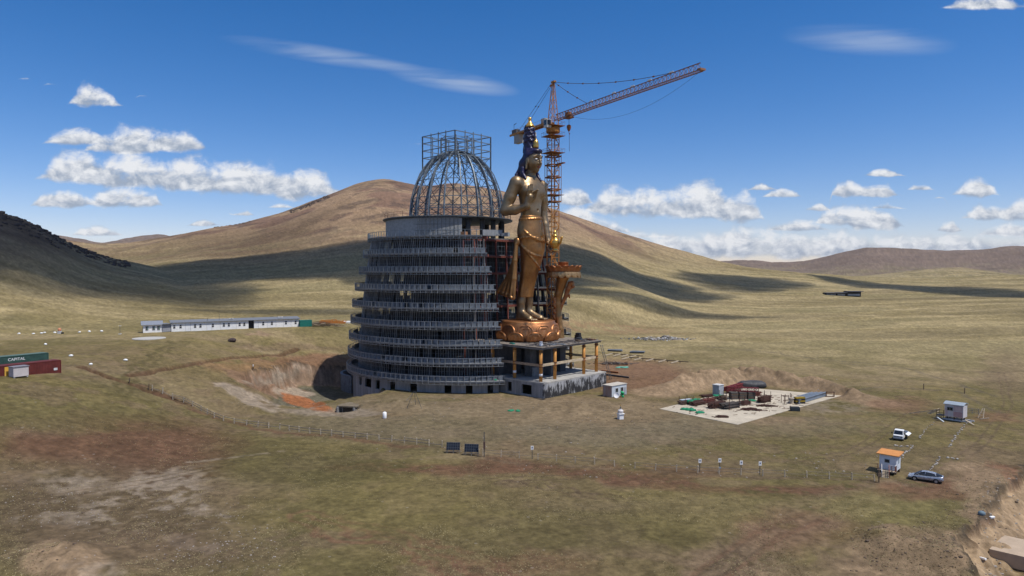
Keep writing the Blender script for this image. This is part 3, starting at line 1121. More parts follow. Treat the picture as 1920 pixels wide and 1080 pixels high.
def metal_mat(name, col, rough, dirt, dcol, scale=.35, seam=True):
    """beaten sheet metal: slight dents, tarnish, horizontal panel seams"""
    m = bpy.data.materials.new(name)
    m.use_nodes = True
    nt = m.node_tree
    b = nt.nodes['Principled BSDF']
    b.inputs['Metallic'].default_value = .78
    tc = nt.nodes.new('ShaderNodeTexCoord')
    n = nt.nodes.new('ShaderNodeTexNoise')
    n.inputs['Scale'].default_value = scale
    n.inputs['Detail'].default_value = 8
    n.inputs['Roughness'].default_value = .7
    nt.links.new(tc.outputs['Object'], n.inputs['Vector'])
    cr = nt.nodes.new('ShaderNodeValToRGB')
    cr.color_ramp.elements[0].position = .38
    cr.color_ramp.elements[1].position = .60
    cr.color_ramp.elements[0].color = (*dcol, 1)
    cr.color_ramp.elements[1].color = (*col, 1)
    nt.links.new(n.outputs['Fac'], cr.inputs[0])
    nt.links.new(cr.outputs[0], b.inputs['Base Color'])
    mr = nt.nodes.new('ShaderNodeMapRange')
    mr.inputs['To Min'].default_value = rough + .12
    mr.inputs['To Max'].default_value = rough - .05
    nt.links.new(n.outputs['Fac'], mr.inputs['Value'])
    nt.links.new(mr.outputs[0], b.inputs['Roughness'])
    n2 = nt.nodes.new('ShaderNodeTexNoise')
    n2.inputs['Scale'].default_value = 1.3
    n2.inputs['Detail'].default_value = 2
    nt.links.new(tc.outputs['Object'], n2.inputs['Vector'])
    sp = nt.nodes.new('ShaderNodeSeparateXYZ')
    nt.links.new(tc.outputs['Object'], sp.inputs[0])
    w = nt.nodes.new('ShaderNodeTexWave')
    w.bands_direction = 'Z'
    w.inputs['Scale'].default_value = .16
    w.inputs['Distortion'].default_value = .6
    nt.links.new(tc.outputs['Object'], w.inputs['Vector'])
    pw = nt.nodes.new('ShaderNodeMath')
    pw.operation = 'POWER'
    nt.links.new(w.outputs['Fac'], pw.inputs[0])
    pw.inputs[1].default_value = 26
    ad = nt.nodes.new('ShaderNodeMath')
    ad.operation = 'SUBTRACT'
    nt.links.new(n2.outputs['Fac'], ad.inputs[0])
    mu = nt.nodes.new('ShaderNodeMath')
    mu.operation = 'MULTIPLY'
    nt.links.new(pw.outputs[0], mu.inputs[0])
    mu.inputs[1].default_value = .22 if seam else 0
    nt.links.new(mu.outputs[0], ad.inputs[1])
    bp = nt.nodes.new('ShaderNodeBump')
    bp.inputs['Strength'].default_value = .35
    bp.inputs['Distance'].default_value = .10
    nt.links.new(ad.outputs[0], bp.inputs['Height'])
    nt.links.new(bp.outputs[0], b.inputs['Normal'])
    return m


M_SKIN = metal_mat('bronze_skin', (.315, .225, .130), .41, .3, (.225, .155, .088))
M_GOLD = metal_mat('gilded_cloth', (.43, .22, .080), .36, .3, (.28, .135, .050))
M_COPPER = metal_mat('copper_lotus', (.52, .24, .095), .44, .3, (.34, .135, .055), seam=False)
M_PALEGOLD = metal_mat('pale_gold', (.50, .32, .15), .4, .3, (.34, .19, .08), seam=False)
M_PGOLD = metal_mat('polished_gold', (.72, .45, .12), .26, .2, (.50, .28, .07), seam=False)
M_HAIR = mat('blue_lacquer', (.010, .009, .048), .34, 0, .3, 1.2, .2, spec=.5)
M_EYE = mat('eye_white', (.75, .72, .68), .3)
M_PUPIL = mat('eye_dark', (.02, .018, .03), .2)
M_LIP = mat('lip_red', (.30, .09, .06), .4, .3)

# podium / statue stations along the axis (local x forward, y to the statue's left)
STAT = (29.1, 0.0)
DECK_Z, FEET_Z = 12.4, 17.9


def axis_pt(a, b, z=0.0):
    ca, sa = math.cos(AX), math.sin(AX)
    return Vector((C0[0] + a * ca - b * sa, C0[1] + a * sa + b * ca, z))


def build_statue():
    root = thing('standing_statue', 'colossal bronze and gold standing statue with navy blue hair on lotus pedestal', 'statue', axis_pt(*STAT, FEET_Z), AX)
    s = SDF((-5.5, -9, -.3), (7.5, 8.5, 49), .14)
    # feet
    for (l, dl) in ((-1.45, -.12), (1.65, .22)):
        s.cap((-1.5, l, .75), (-1.3, l, 5.5), 1.15, 1.15, .3)
        s.cap((-1.3, l, 5), (-1.0, l * .7, 8.5), 1.15, 1.2, .3)
        s.cap((-2.0, l, .75), (2.4, l + dl * 4, .62), .95, .8, .5, sc=(1, .85, 1.0))
        s.cap((-1.2, l, 2.2), (1.6, l + dl * 2.6, .9), 1.0, .72, .6)
        for t in range(5):
            o = (t - 2) * .46
            ln = 4.5 - abs(t - (1.2 if l > 0 else 2.8)) * .28
            s.cap((2.2, l + dl * 4 + o * .9, .5), (ln, l + dl * 5.2 + o, .36), .33, .29, .12)
    # torso
    s.loft([(26.5, .5, .4, 2.4, 3.3), (28.6, .5, .4, 2.35, 3.15), (30.5, .5, .4, 2.35, 3.25), (33, .55, .4, 2.55, 3.8), (35.2, .55, .4, 2.75, 4.45),
            (37, .45, .35, 2.55, 4.7), (38.2, .3, .3, 2.15, 4.0), (39.2, .2, .3, 1.7, 2.7), (40, .25, .3, 1.35, 1.7)], .5)
    for l in (-1.9, 2.5):
        s.ell((2.0, l, 35.2), (1.15, 1.9, 1.6), .9)
    s.ell((2.1, .4, 30.0), (.9, 2.0, 2.0), .8)
    s.cap((2.95, .4, 30.2), (2.98, .4, 30.2), .3, .3, .15, 's')
    s.cap((.2, .3, 38.6), (.75, .35, 42.2), 1.55, 1.35, .5)
    for zz in (40.0, 40.6):
        s.ell((.45, .3, zz), (1.62, 1.62, .16), .12)
    # right arm, raised hand
    s.ell((-.2, -4.5, 37.4), (1.75, 1.75, 1.9), .8)
    s.chain([(-.3, -4.7, 37.3), (-1.5, -5.8, 33.5), (-2.4, -6.7, 29.9)], [1.75, 1.6, 1.35], .5)
    s.chain([(-2.4, -6.7, 29.9), (.2, -5.7, 30.0), (3.5, -4.4, 30.9)], [1.35, 1.3, .88], .4)
    s.cap((3.4, -4.4, 30.8), (4.1, -4.1, 33.4), .85, 1.0, .5)
    hx, hy, hz = 4.1, -4.1, 33.3
    for t, (o, ln, bend) in enumerate([(.75, 1.3, .9), (.25, 2.9, .25), (-.3, 2.75, .2), (-.85, 2.35, .1)]):
        b0 = (hx + .15, hy + o, hz + .5)
        b1 = (hx + .45 + bend * .3, hy + o * 1.1, hz + .5 + ln * .5)
        b2 = (hx + .45 + bend * (1.9 if t == 0 else 1.0), hy + o * 1.15, hz + .5 + ln)
        s.chain([b0, b1, b2], [.36, .33, .27], .12)
    s.chain([(hx + .1, hy + .8, hz - 1.0), (hx + .9, hy + 1.2, hz - .1), (hx + 1.7, hy + 1.0, hz + 1.3)], [.42, .36, .28], .15)
    # left arm, hanging, hand under the vase
    s.ell((.2, 5.1, 37.2), (1.7, 1.75, 1.9), .8)
    s.chain([(.1, 5.3, 37.0), (.0, 6.0, 33.4), (.0, 6.2, 29.6)], [1.7, 1.5, 1.2], .5)
    s.chain([(.0, 6.2, 29.6), (.9, 6.0, 26.5), (1.8, 5.8, 23.4)], [1.22, 1.1, .82], .4)
    s.cap((1.8, 5.8, 23.2), (2.8, 5.7, 20.6), .78, .85, .4)
    for t in range(4):
        o = (t - 1.5) * .5
        s.chain([(2.8, 5.7 + o, 20.3), (3.6, 5.7 + o, 19.1), (5.0 - abs(o) * .4, 5.7 + o, 18.7)], [.36, .33, .27], .12)
    s.chain([(2.6, 5.1, 21.4), (3.6, 4.7, 21.0), (4.2, 4.8, 20.6)], [.36, .32, .26], .12)
    # armlets and a thin necklace are cast with the body
    # head, bowed a little
    hc = np.array([1.35, .45, 43.8])
    pit = R(9)
    cp, spn = math.cos(pit), math.sin(pit)

    def H(f, l, z):
        return (hc[0] + f * cp + z * spn, hc[1] + l, hc[2] - f * spn + z * cp)
    s.ell(H(-.2, 0, .5), (2.55, 2.25, 2.9), .5)
    s.ell(H(.6, 0, -.9), (1.75, 1.85, 2.2), .7)
    s.ell(H(1.45, 0, -2.35), (.75, .85, .65), .5)
    for q in (-1, 1):
        s.ell(H(1.45, q * .95, -.75), (.75, .7, .9), .5)
        s.chain([H(2.35, q * .2, .95), H(2.2, q * .9, 1.25), H(1.6, q * 1.6, .95)], [.22, .2, .16], .25)
        s.ell(H(2.2, q * .88, .42), (.42, .55, .30), .1, 's')
        s.ell(H(-.1, q * 2.28, -.2), (.55, .28, 1.2), .15)
        s.cap(H(-.1, q * 2.35, -.8), H(-.05, q * 2.4, -2.3), .30, .34, .15)
    s.chain([H(2.25, 0, 1.0), H(2.65, 0, .1), H(2.95, 0, -.55)], [.22, .26, .34], .2)
    s.ell(H(2.55, 0, -.68), (.45, .52, .24), .15)
    body = s.mesh('body', M_SKIN, root)
    # eyes, lips, forehead mark
    for q in (-1, 1):
        e = SDF((0, -3, 41), (6, 4, 47), .1)
        e.ell(H(2.02, q * .88, .40), (.34, .58, .26), 0)
        eo = e.mesh('eye', M_EYE, root)
        e = SDF((0, -3, 41), (6, 4, 47), .08)
        e.ell(H(2.27, q * .84, .38), (.16, .22, .20), 0)
        e.mesh('pupil', M_PUPIL, eo)
        e = SDF((0, -3, 41), (6, 4, 48), .08)
        e.chain([H(2.55, q * .3, 1.2), H(2.42, q * .95, 1.5), H(1.85, q * 1.65, 1.15)], [.07, .09, .06], .02)
        e.mesh('eyebrow', M_PUPIL, root)
    e = SDF((0, -3, 40), (6, 4, 46), .08)
    e.chain([H(2.05, -.72, -1.42), H(2.42, 0, -1.38), H(2.05, .72, -1.42)], [.1, .2, .1], .1)
    e.chain([H(2.05, -.6, -1.58), H(2.40, 0, -1.72), H(2.05, .6, -1.58)], [.1, .23, .1], .1)
    e.mesh('lips', M_LIP, root)
    e = SDF((0, -3, 41), (6, 4, 48), .08)
    e.ell(H(2.45, 0, 1.7), (.22, .26, .26), 0)
    e.mesh('forehead_mark', M_EYE, root)
    # hair
    hsd = SDF((-5.5, -5.5, 36.5), (6, 6.5, 54.5), .12)
    hsd.ell(H(-.45, 0, .75), (2.75, 2.55, 2.85), .3)
    hsd.ell(H(-1.1, 0, -.8), (2.1, 2.5, 2.6), .5)
    sl = hsd._sl(np.array([-6, -6, 36.]), np.array([7, 7, 49.]), 1)
    x, y, z = hsd._xyz(sl)
    X, Z = x - hc[0], z - hc[2]
    f_ = X * cp - Z * spn
    z_ = X * spn + Z * cp
    edge = np.interp(z_, [-5, -1.5, 0, 1.2, 2.0, 2.5, 3.2], [-.5, -.15, .25, .95, 1.75, 2.5, 5]) - .10 * (y - hc[1]) ** 2
    hsd.D[sl] = np.maximum(hsd.D[sl], ((f_ - edge) * .8).astype(np.float32))
    hsd.cap((-1.0, .4, 43), (-1.75, .35, 39.0), 2.0, 1.75, .6, sc=(1.0, .82, 1.0))
    for i in range(9):
        l = -3.2 + i * .85
        hsd.chain([(-1.9, .4 + l * .5, 42), (-2.1, .4 + l * .9, 39.9), (-1.7 - .2 * math.cos(l), .4 + l * 1.08, 38.6 - .12 * abs(l))], [.5, .5, .35], .25)
    for q, l in ((-1, -2.4), (1, 3.2)):
        hsd.chain([(.1, l, 41.6), (.3, l + q * .35, 40.2), (.95, l + q * .2, 39.2), (1.5, l + q * .35, 38.6)], [.45, .45, .42, .3], .2)
    # top knot, stacked coils
    hsd.loft([(46.0, .2, .4, 1.9, 1.9), (47.6, .15, .4, 1.75, 1.75), (49.5, .1, .35, 1.55, 1.55), (51.5, .15, .35, 1.4, 1.4), (53.0, .25, .35, 1.2, 1.2), (53.9, .25, .35, .8, .8)], .4,
             ripple=lambda th, z: .05 * np.sin(th * 7 + z * 2.2))
    for i in range(26):
        t = i / 25
        a0, a1 = i * 1.15, i * 1.15 + .95
        zz = 48.2 + t * 4.6
        rr = 1.6 - .4 * t
        hsd.cap((.15 + rr * math.cos(a0), .35 + rr * math.sin(a0), zz), (.15 + rr * math.cos(a1), .35 + rr * math.sin(a1), zz + .55), .42, .30, .15)
    hsd.ell(H(.9, 0, 2.55), (1.55, 1.75, .75), .5)
    hsd.mesh('hair', M_HAIR, root)
    # finial and small reliquary in the hair
    MB().lathe([(0.05, 56.0), (.32, 55.9), (.5, 55.55), (.52, 55.25), (.36, 54.95), (.42, 54.8), (.5, 54.65), (.62, 54.4), (1.2, 53.75), (1.42, 53.45), (1.4, 53.2), (.2, 53.15)], 20, (.25, .35, -.15)).build('finial', M_PGOLD, root, True)
    rel = MB().lathe([(.75, 47.2), (.82, 47.6), (.8, 48.3), (.72, 48.8), (.45, 49.3), (.3, 49.5), (.36, 49.55), (.2, 49.7)], 16, (2.35, .45, -.1)).build('reliquary', M_PGOLD, root, True)
    MB().lathe([(.22, 49.55), (.16, 50.3), (.28, 50.4), (.12, 50.6), (.1, 51.4), (.02, 51.6)], 10, (2.35, .45, -.1)).build('spire', mat('pale_silver', (.55, .5, .42), .35, .7), rel, True)
    # skirt with folds
    k = SDF((-6.5, -7.5, 5.5), (6, 7, 30), .14)

    def rip(th, z):
        lo = np.clip((20 - z) / 13, 0, 1)
        return .035 * lo * np.sin(th * 6 + .5 * np.sin(z * .25)) + .018 * np.sin(z * 1.15 + 2.2 * np.cos(th + .6)) * np.clip((27 - z) / 4, 0, 1)
    k.loft([(6.4, -1.05, -.1, 1.95, 2.5), (8.5, -.8, 0, 1.85, 2.4), (10.3, -.4, .1, 1.95, 2.45), (14.7, .5, .4, 2.4, 2.9), (19, 1.0, .65, 3.05, 3.75), (23.5, .6, .35, 3.4, 4.4), (26, .5, .4, 3.05, 4.05),
            (28.2, .5, .4, 2.62, 3.5), (28.7, .5, .4, 2.5, 3.35)], .2, ripple=rip)
    k.cap((-.6, .1, 7), (.3, .4, 14), 1.0, 1.6, .5, 's') if False else None
    # waist roll and crossing folds
    for i in range(28):
        a0, a1 = 2 * math.pi * i / 28, 2 * math.pi * (i + 1) / 28
        f = lambda a, zz, rf, rl: (.5 + rf * math.cos(a), .4 + rl * math.sin(a), zz + .35 * math.sin(a))
        k.cap(f(a0, 27.9, 2.66, 3.52), f(a1, 27.9, 2.66, 3.52), .2, .2, .3)
        g_ = lambda a: (.75 + 3.38 * math.cos(a), .45 + 4.25 * math.sin(a), 21.6 + 1.1 * math.cos(a + .9))
        k.cap(g_(a0), g_(a1), .06, .06, .4)
    for (w0, w1, z0, z1) in ((-1.9, .2, 21.4, 17.6), (-1.8, .9, 21.2, 13.5), (-1.2, .6, 24.5, 22.0)):
        pts = []
        for i in range(9):
            t = i / 8
            a = w0 + (w1 - w0) * t
            zz = z0 + (z1 - z0) * t - 1.2 * math.sin(math.pi * t)
            rf, rl = np.interp(zz, [10, 14.7, 19, 23.5, 26], [2.2, 2.65, 3.05, 3.4, 3.05]), np.interp(zz, [10, 14.7, 19, 23.5, 26], [2.75, 3.2, 3.75, 4.4, 4.05])
            cx, cy = np.interp(zz, [10, 14.7, 19, 23.5], [-.4, .55, 1.0, .6]), np.interp(zz, [10, 14.7, 19, 23.5], [.1, .45, .65, .35])
            pts.append((cx + rf * math.cos(a), cy + rl * math.sin(a), zz))
        k.chain(pts, [.09] * 9, .45)
    # front knot and hanging ends
    k.ell((3.0, 1.6, 26.2), (.6, .9, .8), .25)
    k.chain([(3.2, 1.7, 25.8), (3.7, 1.9, 23.5), (3.85, 2.0, 21.8)], [.5, .42, .3], .2)
    k.chain([(3.1, 1.2, 25.8), (3.75, 1.2, 24.2), (3.9, 1.0, 23.2)], [.4, .35, .28], .2)
    k.mesh('skirt', M_GOLD, root)
    # sash on the right hip, blown back
    g = SDF((-8, -9, 4), (3, -1.5, 25), .13)
    g.ell((-.5, -4.1, 21.5), (1.0, .75, 1.25), .3)
    for i in range(8):
        t = i / 7
        g.chain([(-.4, -4.2 - .25 * (i % 2), 21), (-.5 - .5 * t, -4.5 - .3 * (i % 2), 16.5), (-.7 - 2.6 * t, -4.7 - .35 * (i % 2), 11.5), (-.8 - 5.6 * t, -5.1 - .5 * (i % 2), 6.2 + 1.6 * t)],
                [.38, .42, .52, .50], .28)
    for i in range(6):
        g.ell((-1.2 - i * .95, -5.7, 6.3 + .28 * i + .25 * (i % 3)), (.5, .4, .45), .2)
    g.mesh('sash', M_GOLD, root)
    # vase resting on the fingers
    MB().lathe([(.5, 18.9), (.95, 19.0), (1.0, 19.25), (.6, 19.55), (.75, 19.8), (1.35, 20.5), (1.55, 21.2), (1.45, 21.9), (.95, 22.5), (.6, 22.75), (.62, 23.0), (.95, 23.2), (.6, 23.4), (.4, 23.9), (.55, 24.1), (.3, 24.4), (.08, 25.0)], 24, (4.75, 5.75, .1)).build('vase', M_PGOLD, root, True)
    sp = SDF((4.6, 4.2, 19.5), (8.2, 7.2, 24.5), .1)
    sp.chain([(6.0, 5.75, 20.8), (6.8, 5.75, 21.4), (7.1, 5.75, 22.6)], [.32, .26, .3], .1)
    sp.ell((7.15, 5.75, 22.8), (.45, .45, .3), .1)
    sp.mesh('vase_spout', M_PGOLD, root)
    return root


def petal_mesh(w, h, depth, ridges=2, nu=17, nv=15, round_top=.55):
    """one moulded lotus petal: x across, z up, y outwards, raised concentric rims"""
    V, F = [], []
    for j in range(nv):
        t = j / (nv - 1)
        for i in range(nu):
            q = -1 + 2 * i / (nu - 1)
            wid = w / 2 * (1 - max(0, (t - .35) / .65) ** 2.2) ** round_top
            x = q * max(wid, .02)
            e = max(abs(q), max(0, t * 1.02 - .02) ** 2.2)
            rim = math.exp(-((e - .84) / .10) ** 2) * .34 + math.exp(-((e - .52) / .10) ** 2) * .26 + max(0, .40 - e) * .5
            y = depth * (.35 + rim * 1.6) * (1 - .65 * max(0, (e - .93) / .07))
            z = t * h
            V.append((x, y, z))
    for j in range(nv - 1):
        for i in range(nu - 1):
            a = j * nu + i
            F.append((a, a + 1, a + nu + 1, a + nu))
    return V, F


def build_lotus():
    root = thing('lotus_pedestal', 'wide copper lotus pedestal with two rows of swirling petals under the statue', 'pedestal', axis_pt(*STAT, DECK_Z + .12), AX)
    MB().lathe([(7.0, 0), (7.9, .4), (8.25, 1.6), (8.15, 3.2), (7.75, 4.4), (7.35, 5.0), (7.3, 5.3), (6.9, 5.42)], 64).build('drum', M_COPPER, root, True)
    def rad(z):
        return float(np.interp(z, [0, .4, 1.6, 3.2, 4.4, 5.0], [7.3, 7.85, 8.22, 8.12, 7.75, 7.4]))
    for row, (n, w, h, z0, dep, out, off) in enumerate([(10, 5.0, 3.5, 1.15, .85, -.15, .5), (10, 4.6, 2.7, .05, .85, .25, 0)]):
        V, F = petal_mesh(w, h, dep)
        me = None
        for i in range(n):
            a = 2 * math.pi * (i + off) / n
            if me is None:
                P = []
                for (x, y, z) in V:
                    rr = rad(z0 + z) + y + out - .1
                    th = x / 8.2
                    P.append((rr * math.cos(th), rr * math.sin(th), z0 + z))
                b = MB().add(P, F)
                o = b.build('petal', M_COPPER, root, True)
                me = o.data
            else:
                o = bpy.data.objects.new('petal', me)
                COL.objects.link(o)
                o.parent = root
            o.rotation_euler = (0, 0, a)
    return root


def build_lotus_stand():
    root = thing('lotus_stand', 'tall golden lotus stem with open flower top beside the crane mast', 'lotus stand', axis_pt(32.6, 10.3, DECK_Z + .1), AX)
    s = SDF((-4, -4, -.2), (5, 5, 18.5), .12)
    s.chain([(-.2, -.3, 0), (-.4, -.3, 2.5), (-.9, -.3, 6), (-1.2, -.2, 9.5), (-.9, -.1, 12.5), (-.2, 0, 15), (.5, 0, 17.8)], [1.2, 1.05, .95, .95, 1.05, 1.3, 2.0], .5)
    s.mesh('stem', metal_mat('stem_gold', (.40, .215, .08), .4, .3, (.27, .14, .05), seam=False), root)
    g = SDF((-3, -4, 5), (6, 5, 18), .11)
    # scrolling leaf on the front and small curls at the back
    g.chain([(-.8, 0, 6.5), (-.2, .4, 9.5), (.9, .9, 12), (1.5, 1.1, 14.0), (2.0, 1.3, 15.4), (2.7, 1.5, 15.6), (3.0, 1.5, 14.7), (2.5, 1.4, 14.2)], [.35, .45, .6, .7, .62, .5, .4, .3], .3)
    g.chain([(1.2, .9, 12.6), (1.8, 1.1, 12.2), (1.9, 1.2, 11.4)], [.35, .3, .22], .2)
    g.mesh('leaf', M_COPPER, root)
    g = SDF((-4, -4, 3), (2, 3, 13), .11)
    for i, zz in enumerate((5.5, 7.2, 9.0, 10.4)):
        g.chain([(-.9, -.6, zz - .8), (-1.6, -1.0, zz), (-1.8, -1.2, zz + .7), (-1.2, -1.1, zz + .9)], [.35, .5, .4, .25], .2)
        g.ell((-1.5, -1.1, zz + .2), (.45, .4, .5), .2)
    g.mesh('curls', M_COPPER, root)
    fl = MB().lathe([(1.5, 17.0), (2.6, 17.3), (4.0, 17.7), (4.6, 18.3), (4.3, 18.9), (4.3, 19.8), (3.9, 20.0)], 32, (.6, 0, 0)).build('flower', M_COPPER, root, True)
    for row, (n, w, h, up) in enumerate([(16, 2.0, 1.9, 1), (16, 2.0, 1.7, -1)]):
        V, F = petal_mesh(w, h, .34)
        P = []
        for (x, y, z) in V:
            if up > 0:
                rr = 4.2 + y * 1.3 + z * .42
                zz = 18.7 + z
            else:
                rr = 4.45 + y * 1.4 + .2 * math.sin(z * 1.4)
                zz = 18.75 - z
            th = x / 4.7
            P.append((rr * math.cos(th), rr * math.sin(th), zz))
        Fx = F if up > 0 else [f[::-1] for f in F]
        o = MB().add(P, Fx).build('petal', M_COPPER if up > 0 else M_PALEGOLD, fl, True)
        o.location = (.6, 0, 0)
        for i in range(n):
            c = o if i == 0 else o.copy()
            if i:
                COL.objects.link(c)
            c.rotation_euler = (0, 0, 2 * math.pi * (i + .5 * row) / n)
    MB().lathe([(1.2, 20.1), (1.5, 20.6), (1.4, 21.3), (1.7, 21.5), (1.2, 21.55)], 20, (.6, 0, 0)).build('seed_cup', M_COPPER, fl, True)
    return root


build_statue()
build_lotus()
build_lotus_stand()

# ------------------------------------------------------------------ the unfinished round tower
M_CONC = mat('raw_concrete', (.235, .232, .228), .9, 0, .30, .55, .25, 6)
M_CONCD = mat('shaded_concrete', (.085, .085, .088), .95, 0, .35, .4, .2, 4)  # darker copy of the concrete; the interior's shade is put into its colour
M_PANEL = mat('zinc_panel', (.135, .152, .172), .65, .1, .35, .9)
M_STEEL = mat('grey_steel', (.20, .235, .265), .5, .45, .3, 1.5)
M_STEELD = mat('dark_steel', (.075, .085, .095), .55, .35, .35, 1.5)
M_RED = mat('red_primer_steel', (.190, .058, .040), .65, .1, .35, 1.0)
M_RUST = mat('rusty_steel', (.115, .062, .042), .85, .1, .4, 2.0)
M_BARS = mat('bar_steel', (.25, .255, .26), .6, .3, .35, 1.0)
M_GALV = mat('galvanised_rail', (.26, .275, .285), .5, .4, .2, 2)
M_BLOCK = mat('pale_block', (.27, .28, .285), .9, 0, .18, 1.4, .2)
M_ROOF = mat('roof_membrane', (.17, .175, .18), .9, 0, .25, .5)

LEV_Z = [40.5, 35.8, 30.95, 26.2, 21.45, 16.7, 12.05, 7.4, 2.8]
LEV_R = [26.4, 27.8, 29.0, 30.2, 31.0, 31.5, 32.0, 32.35, 32.7]
HALF = 14.3
FWD = 1.15


def rp(r, phi, z=0.0):
    c = math.cos(phi)
    return Vector(((FWD if c > 0 else 1.0) * r * c, r * math.sin(phi), z))


def px_of(p):
    w = axis_pt(p[0], p[1], p[2])
    return 960 + FPX * w.x / w.y


def phis_between(r, y_end=HALF, step=1.4):
    p0 = math.asin(min(.99, (y_end + 8) / r))
    p1 = 2 * math.pi - math.asin(min(.99, y_end / r))
    n = int((p1 - p0) * r / step)
    return [p0 + (p1 - p0) * i / n for i in range(n + 1)]


def facade_r(i):
    return LEV_R[i] - (0.9, 1.5, 2.1, 2.6, 2.9, 3.0, 3.1, 3.15, 3.2)[i]


def build_tower():
    root = thing('round_tower', 'unfinished round concrete and steel tower with ringed balconies and an open lattice dome', 'tower', (C0[0], C0[1], 0), AX)
    # --- basement wall with openings, going below grade on the pit side
    rb = 31.0
    opens = []
    for (a, b) in ((672, 677), (683, 695), (703, 711), (730, 740), (768, 781), (833, 846), (873, 886), (914, 925)):
        ph = np.radians(np.linspace(-175, -22, 3000))
        pxs = np.array([px_of(rp(rb, p)) for p in ph])
        k0 = np.argmin(np.abs(pxs - a) + (ph > R(-20)) * 900 + (ph < R(-135)) * 900)
        k1 = np.argmin(np.abs(pxs - b) + (ph > R(-20)) * 900 + (ph < R(-135)) * 900)
        opens.append((ph[k0], ph[k1]))
    w = MB()
    mu = []
    p_end = -math.asin(HALF / rb)
    edges = [-2 * math.pi + -p_end]
    edges = sorted([-2 * math.pi - p_end] + [e for o in opens for e in o] + [p_end])
    def seg(pa, pb, z0, z1, t=.45):
        n = max(1, int(abs(pb - pa) * rb / 1.6))
        for i in range(n):
            q0, q1 = pa + (pb - pa) * i / n, pa + (pb - pa) * (i + 1) / n
            A, B = rp(rb, q0), rp(rb, q1)
            a_, b_ = rp(rb - t, q0), rp(rb - t, q1)
            w.add([(A.x, A.y, z0), (B.x, B.y, z0), (b_.x, b_.y, z0), (a_.x, a_.y, z0), (A.x, A.y, z1), (B.x, B.y, z1), (b_.x, b_.y, z1), (a_.x, a_.y, z1)],
                  [(0, 1, 5, 4), (1, 2, 6, 5), (2, 3, 7, 6), (3, 0, 4, 7), (4, 5, 6, 7), (3, 2, 1, 0)])
    for i in range(len(edges) - 1):
        pa, pb = edges[i], edges[i + 1]
        mid = (pa + pb) / 2
        if any(o[0] < mid < o[1] for o in opens):
            seg(pa, pb, -6.0, -.5)
            seg(pa, pb, 2.15, 2.8)
        else:
            seg(pa, pb, -6.0, 2.8)
    w.build('basement_wall', mat('shuttered_concrete', (.255, .25, .245), .9, 0, .35, .8, .2, 5, streak=True), root)
    # plinth ledge at ground
    # --- floors, facade, balconies
    vis = 300
    panels_left = 300
    panel_me = None
    for i, (z, r) in enumerate(zip(LEV_Z, LEV_R)):
        rf = facade_r(i)
        # floor plate, cut by the statue niche
        ph = phis_between(rf, HALF - .6, 1.6)
        poly = [(rp(rf + .12, p).x, rp(rf + .12, p).y) for p in ph] + [(16.5, -(HALF - .6)), (16.5, HALF - .6), (19, HALF - .6)]
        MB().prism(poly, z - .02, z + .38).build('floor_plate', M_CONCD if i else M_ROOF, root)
        ph = phis_between(r, HALF, 1.42)
        bal = MB()
        zt = z + .42
        for a, b in zip(ph[:-1], ph[1:]):
            A, B, a_, b_ = rp(r, a), rp(r, b), rp(rf, a), rp(rf, b)
            bal.add([(A.x, A.y, z), (B.x, B.y, z), (b_.x, b_.y, z), (a_.x, a_.y, z), (A.x, A.y, zt), (B.x, B.y, zt), (b_.x, b_.y, zt), (a_.x, a_.y, zt)],
                    [(0, 1, 5, 4), (4, 5, 6, 7), (3, 2, 1, 0)])
        bo = bal.build('balcony', M_CONC, root)
        rail = MB()
        gut = MB()
        top = 1.75 if i else 1.95
        for k, (a, b) in enumerate(zip(ph[:-1], ph[1:])):
            ca, cb = rp(r + .12, a), rp(r + .12, b)
            j = random.uniform(-.03, .03)
            rail.bar((ca.x, ca.y, z - .45), (ca.x, ca.y, z + top + j), .13, cap=False)
            rail.bar((ca.x, ca.y, z + top), (cb.x, cb.y, z + top), .10, cap=False)
            rail.bar((ca.x, ca.y, z - .36), (cb.x, cb.y, z - .36), .10, cap=False)
            if k % 2 == 0:
                o_ = rp(rf + .1, a)
                rail.bar((ca.x, ca.y, z - .36), (o_.x, o_.y, z - .36), .07, cap=False)
            ga, gb = rp(r + .02, a), rp(r + .02, b)
            gut.bar((ga.x, ga.y, z + .44), (gb.x, gb.y, z + .44), .30, .14, cap=False)
        rail.build('railing', M_GALV if i > 2 else M_STEEL, bo)
        gut.build('gutter', M_GALV, bo)
        # zinc parapet panels between railing and facade
        rpn = r - 1.15
        hgt = 1.3
        rest = MB()
        for k, (a, b) in enumerate(zip(ph[:-1], ph[1:])):
            m = (a + b) / 2
            A, B = rp(rpn, a), rp(rpn, b)
            ang = math.atan2(B.y - A.y, B.x - A.x)
            wd = (B - A).length
            mid = (A + B) / 2
            sm = ((m + math.pi) % (2 * math.pi)) - math.pi
            if i == 0 or random.random() < .06:
                continue
            tilt = random.uniform(-.025, .025)
            if -2.2 < sm < -.40 and panels_left > 0 and i and (k % 2 == 0 or i in (3, 5, 7)):
                pb = MB().box((0, 0, 0), (wd * .84, .07, hgt))
                if panel_me is None or True:
                    o = pb.build('panel', M_PANEL, bo)
                o.location = (mid.x, mid.y, z + .42 + hgt / 2 + random.uniform(-.04, .02))
                o.rotation_euler = (tilt, 0, ang + random.uniform(-.02, .02))
                panels_left -= 1
            else:
                rest.box((mid.x, mid.y, z + .42 + hgt / 2 + random.uniform(-.04, .02)), (wd * .84, .07, hgt), ang + random.uniform(-.02, .02))
        if rest.n:
            o = rest.build('panel', M_PANEL if i else M_BLOCK, bo)
            tag(o, kind='stuff')
        # facade between this floor and the one above: bars, transoms, columns
        if i == 0:
            continue
        z1 = LEV_Z[i - 1]
        r1 = facade_r(i - 1)
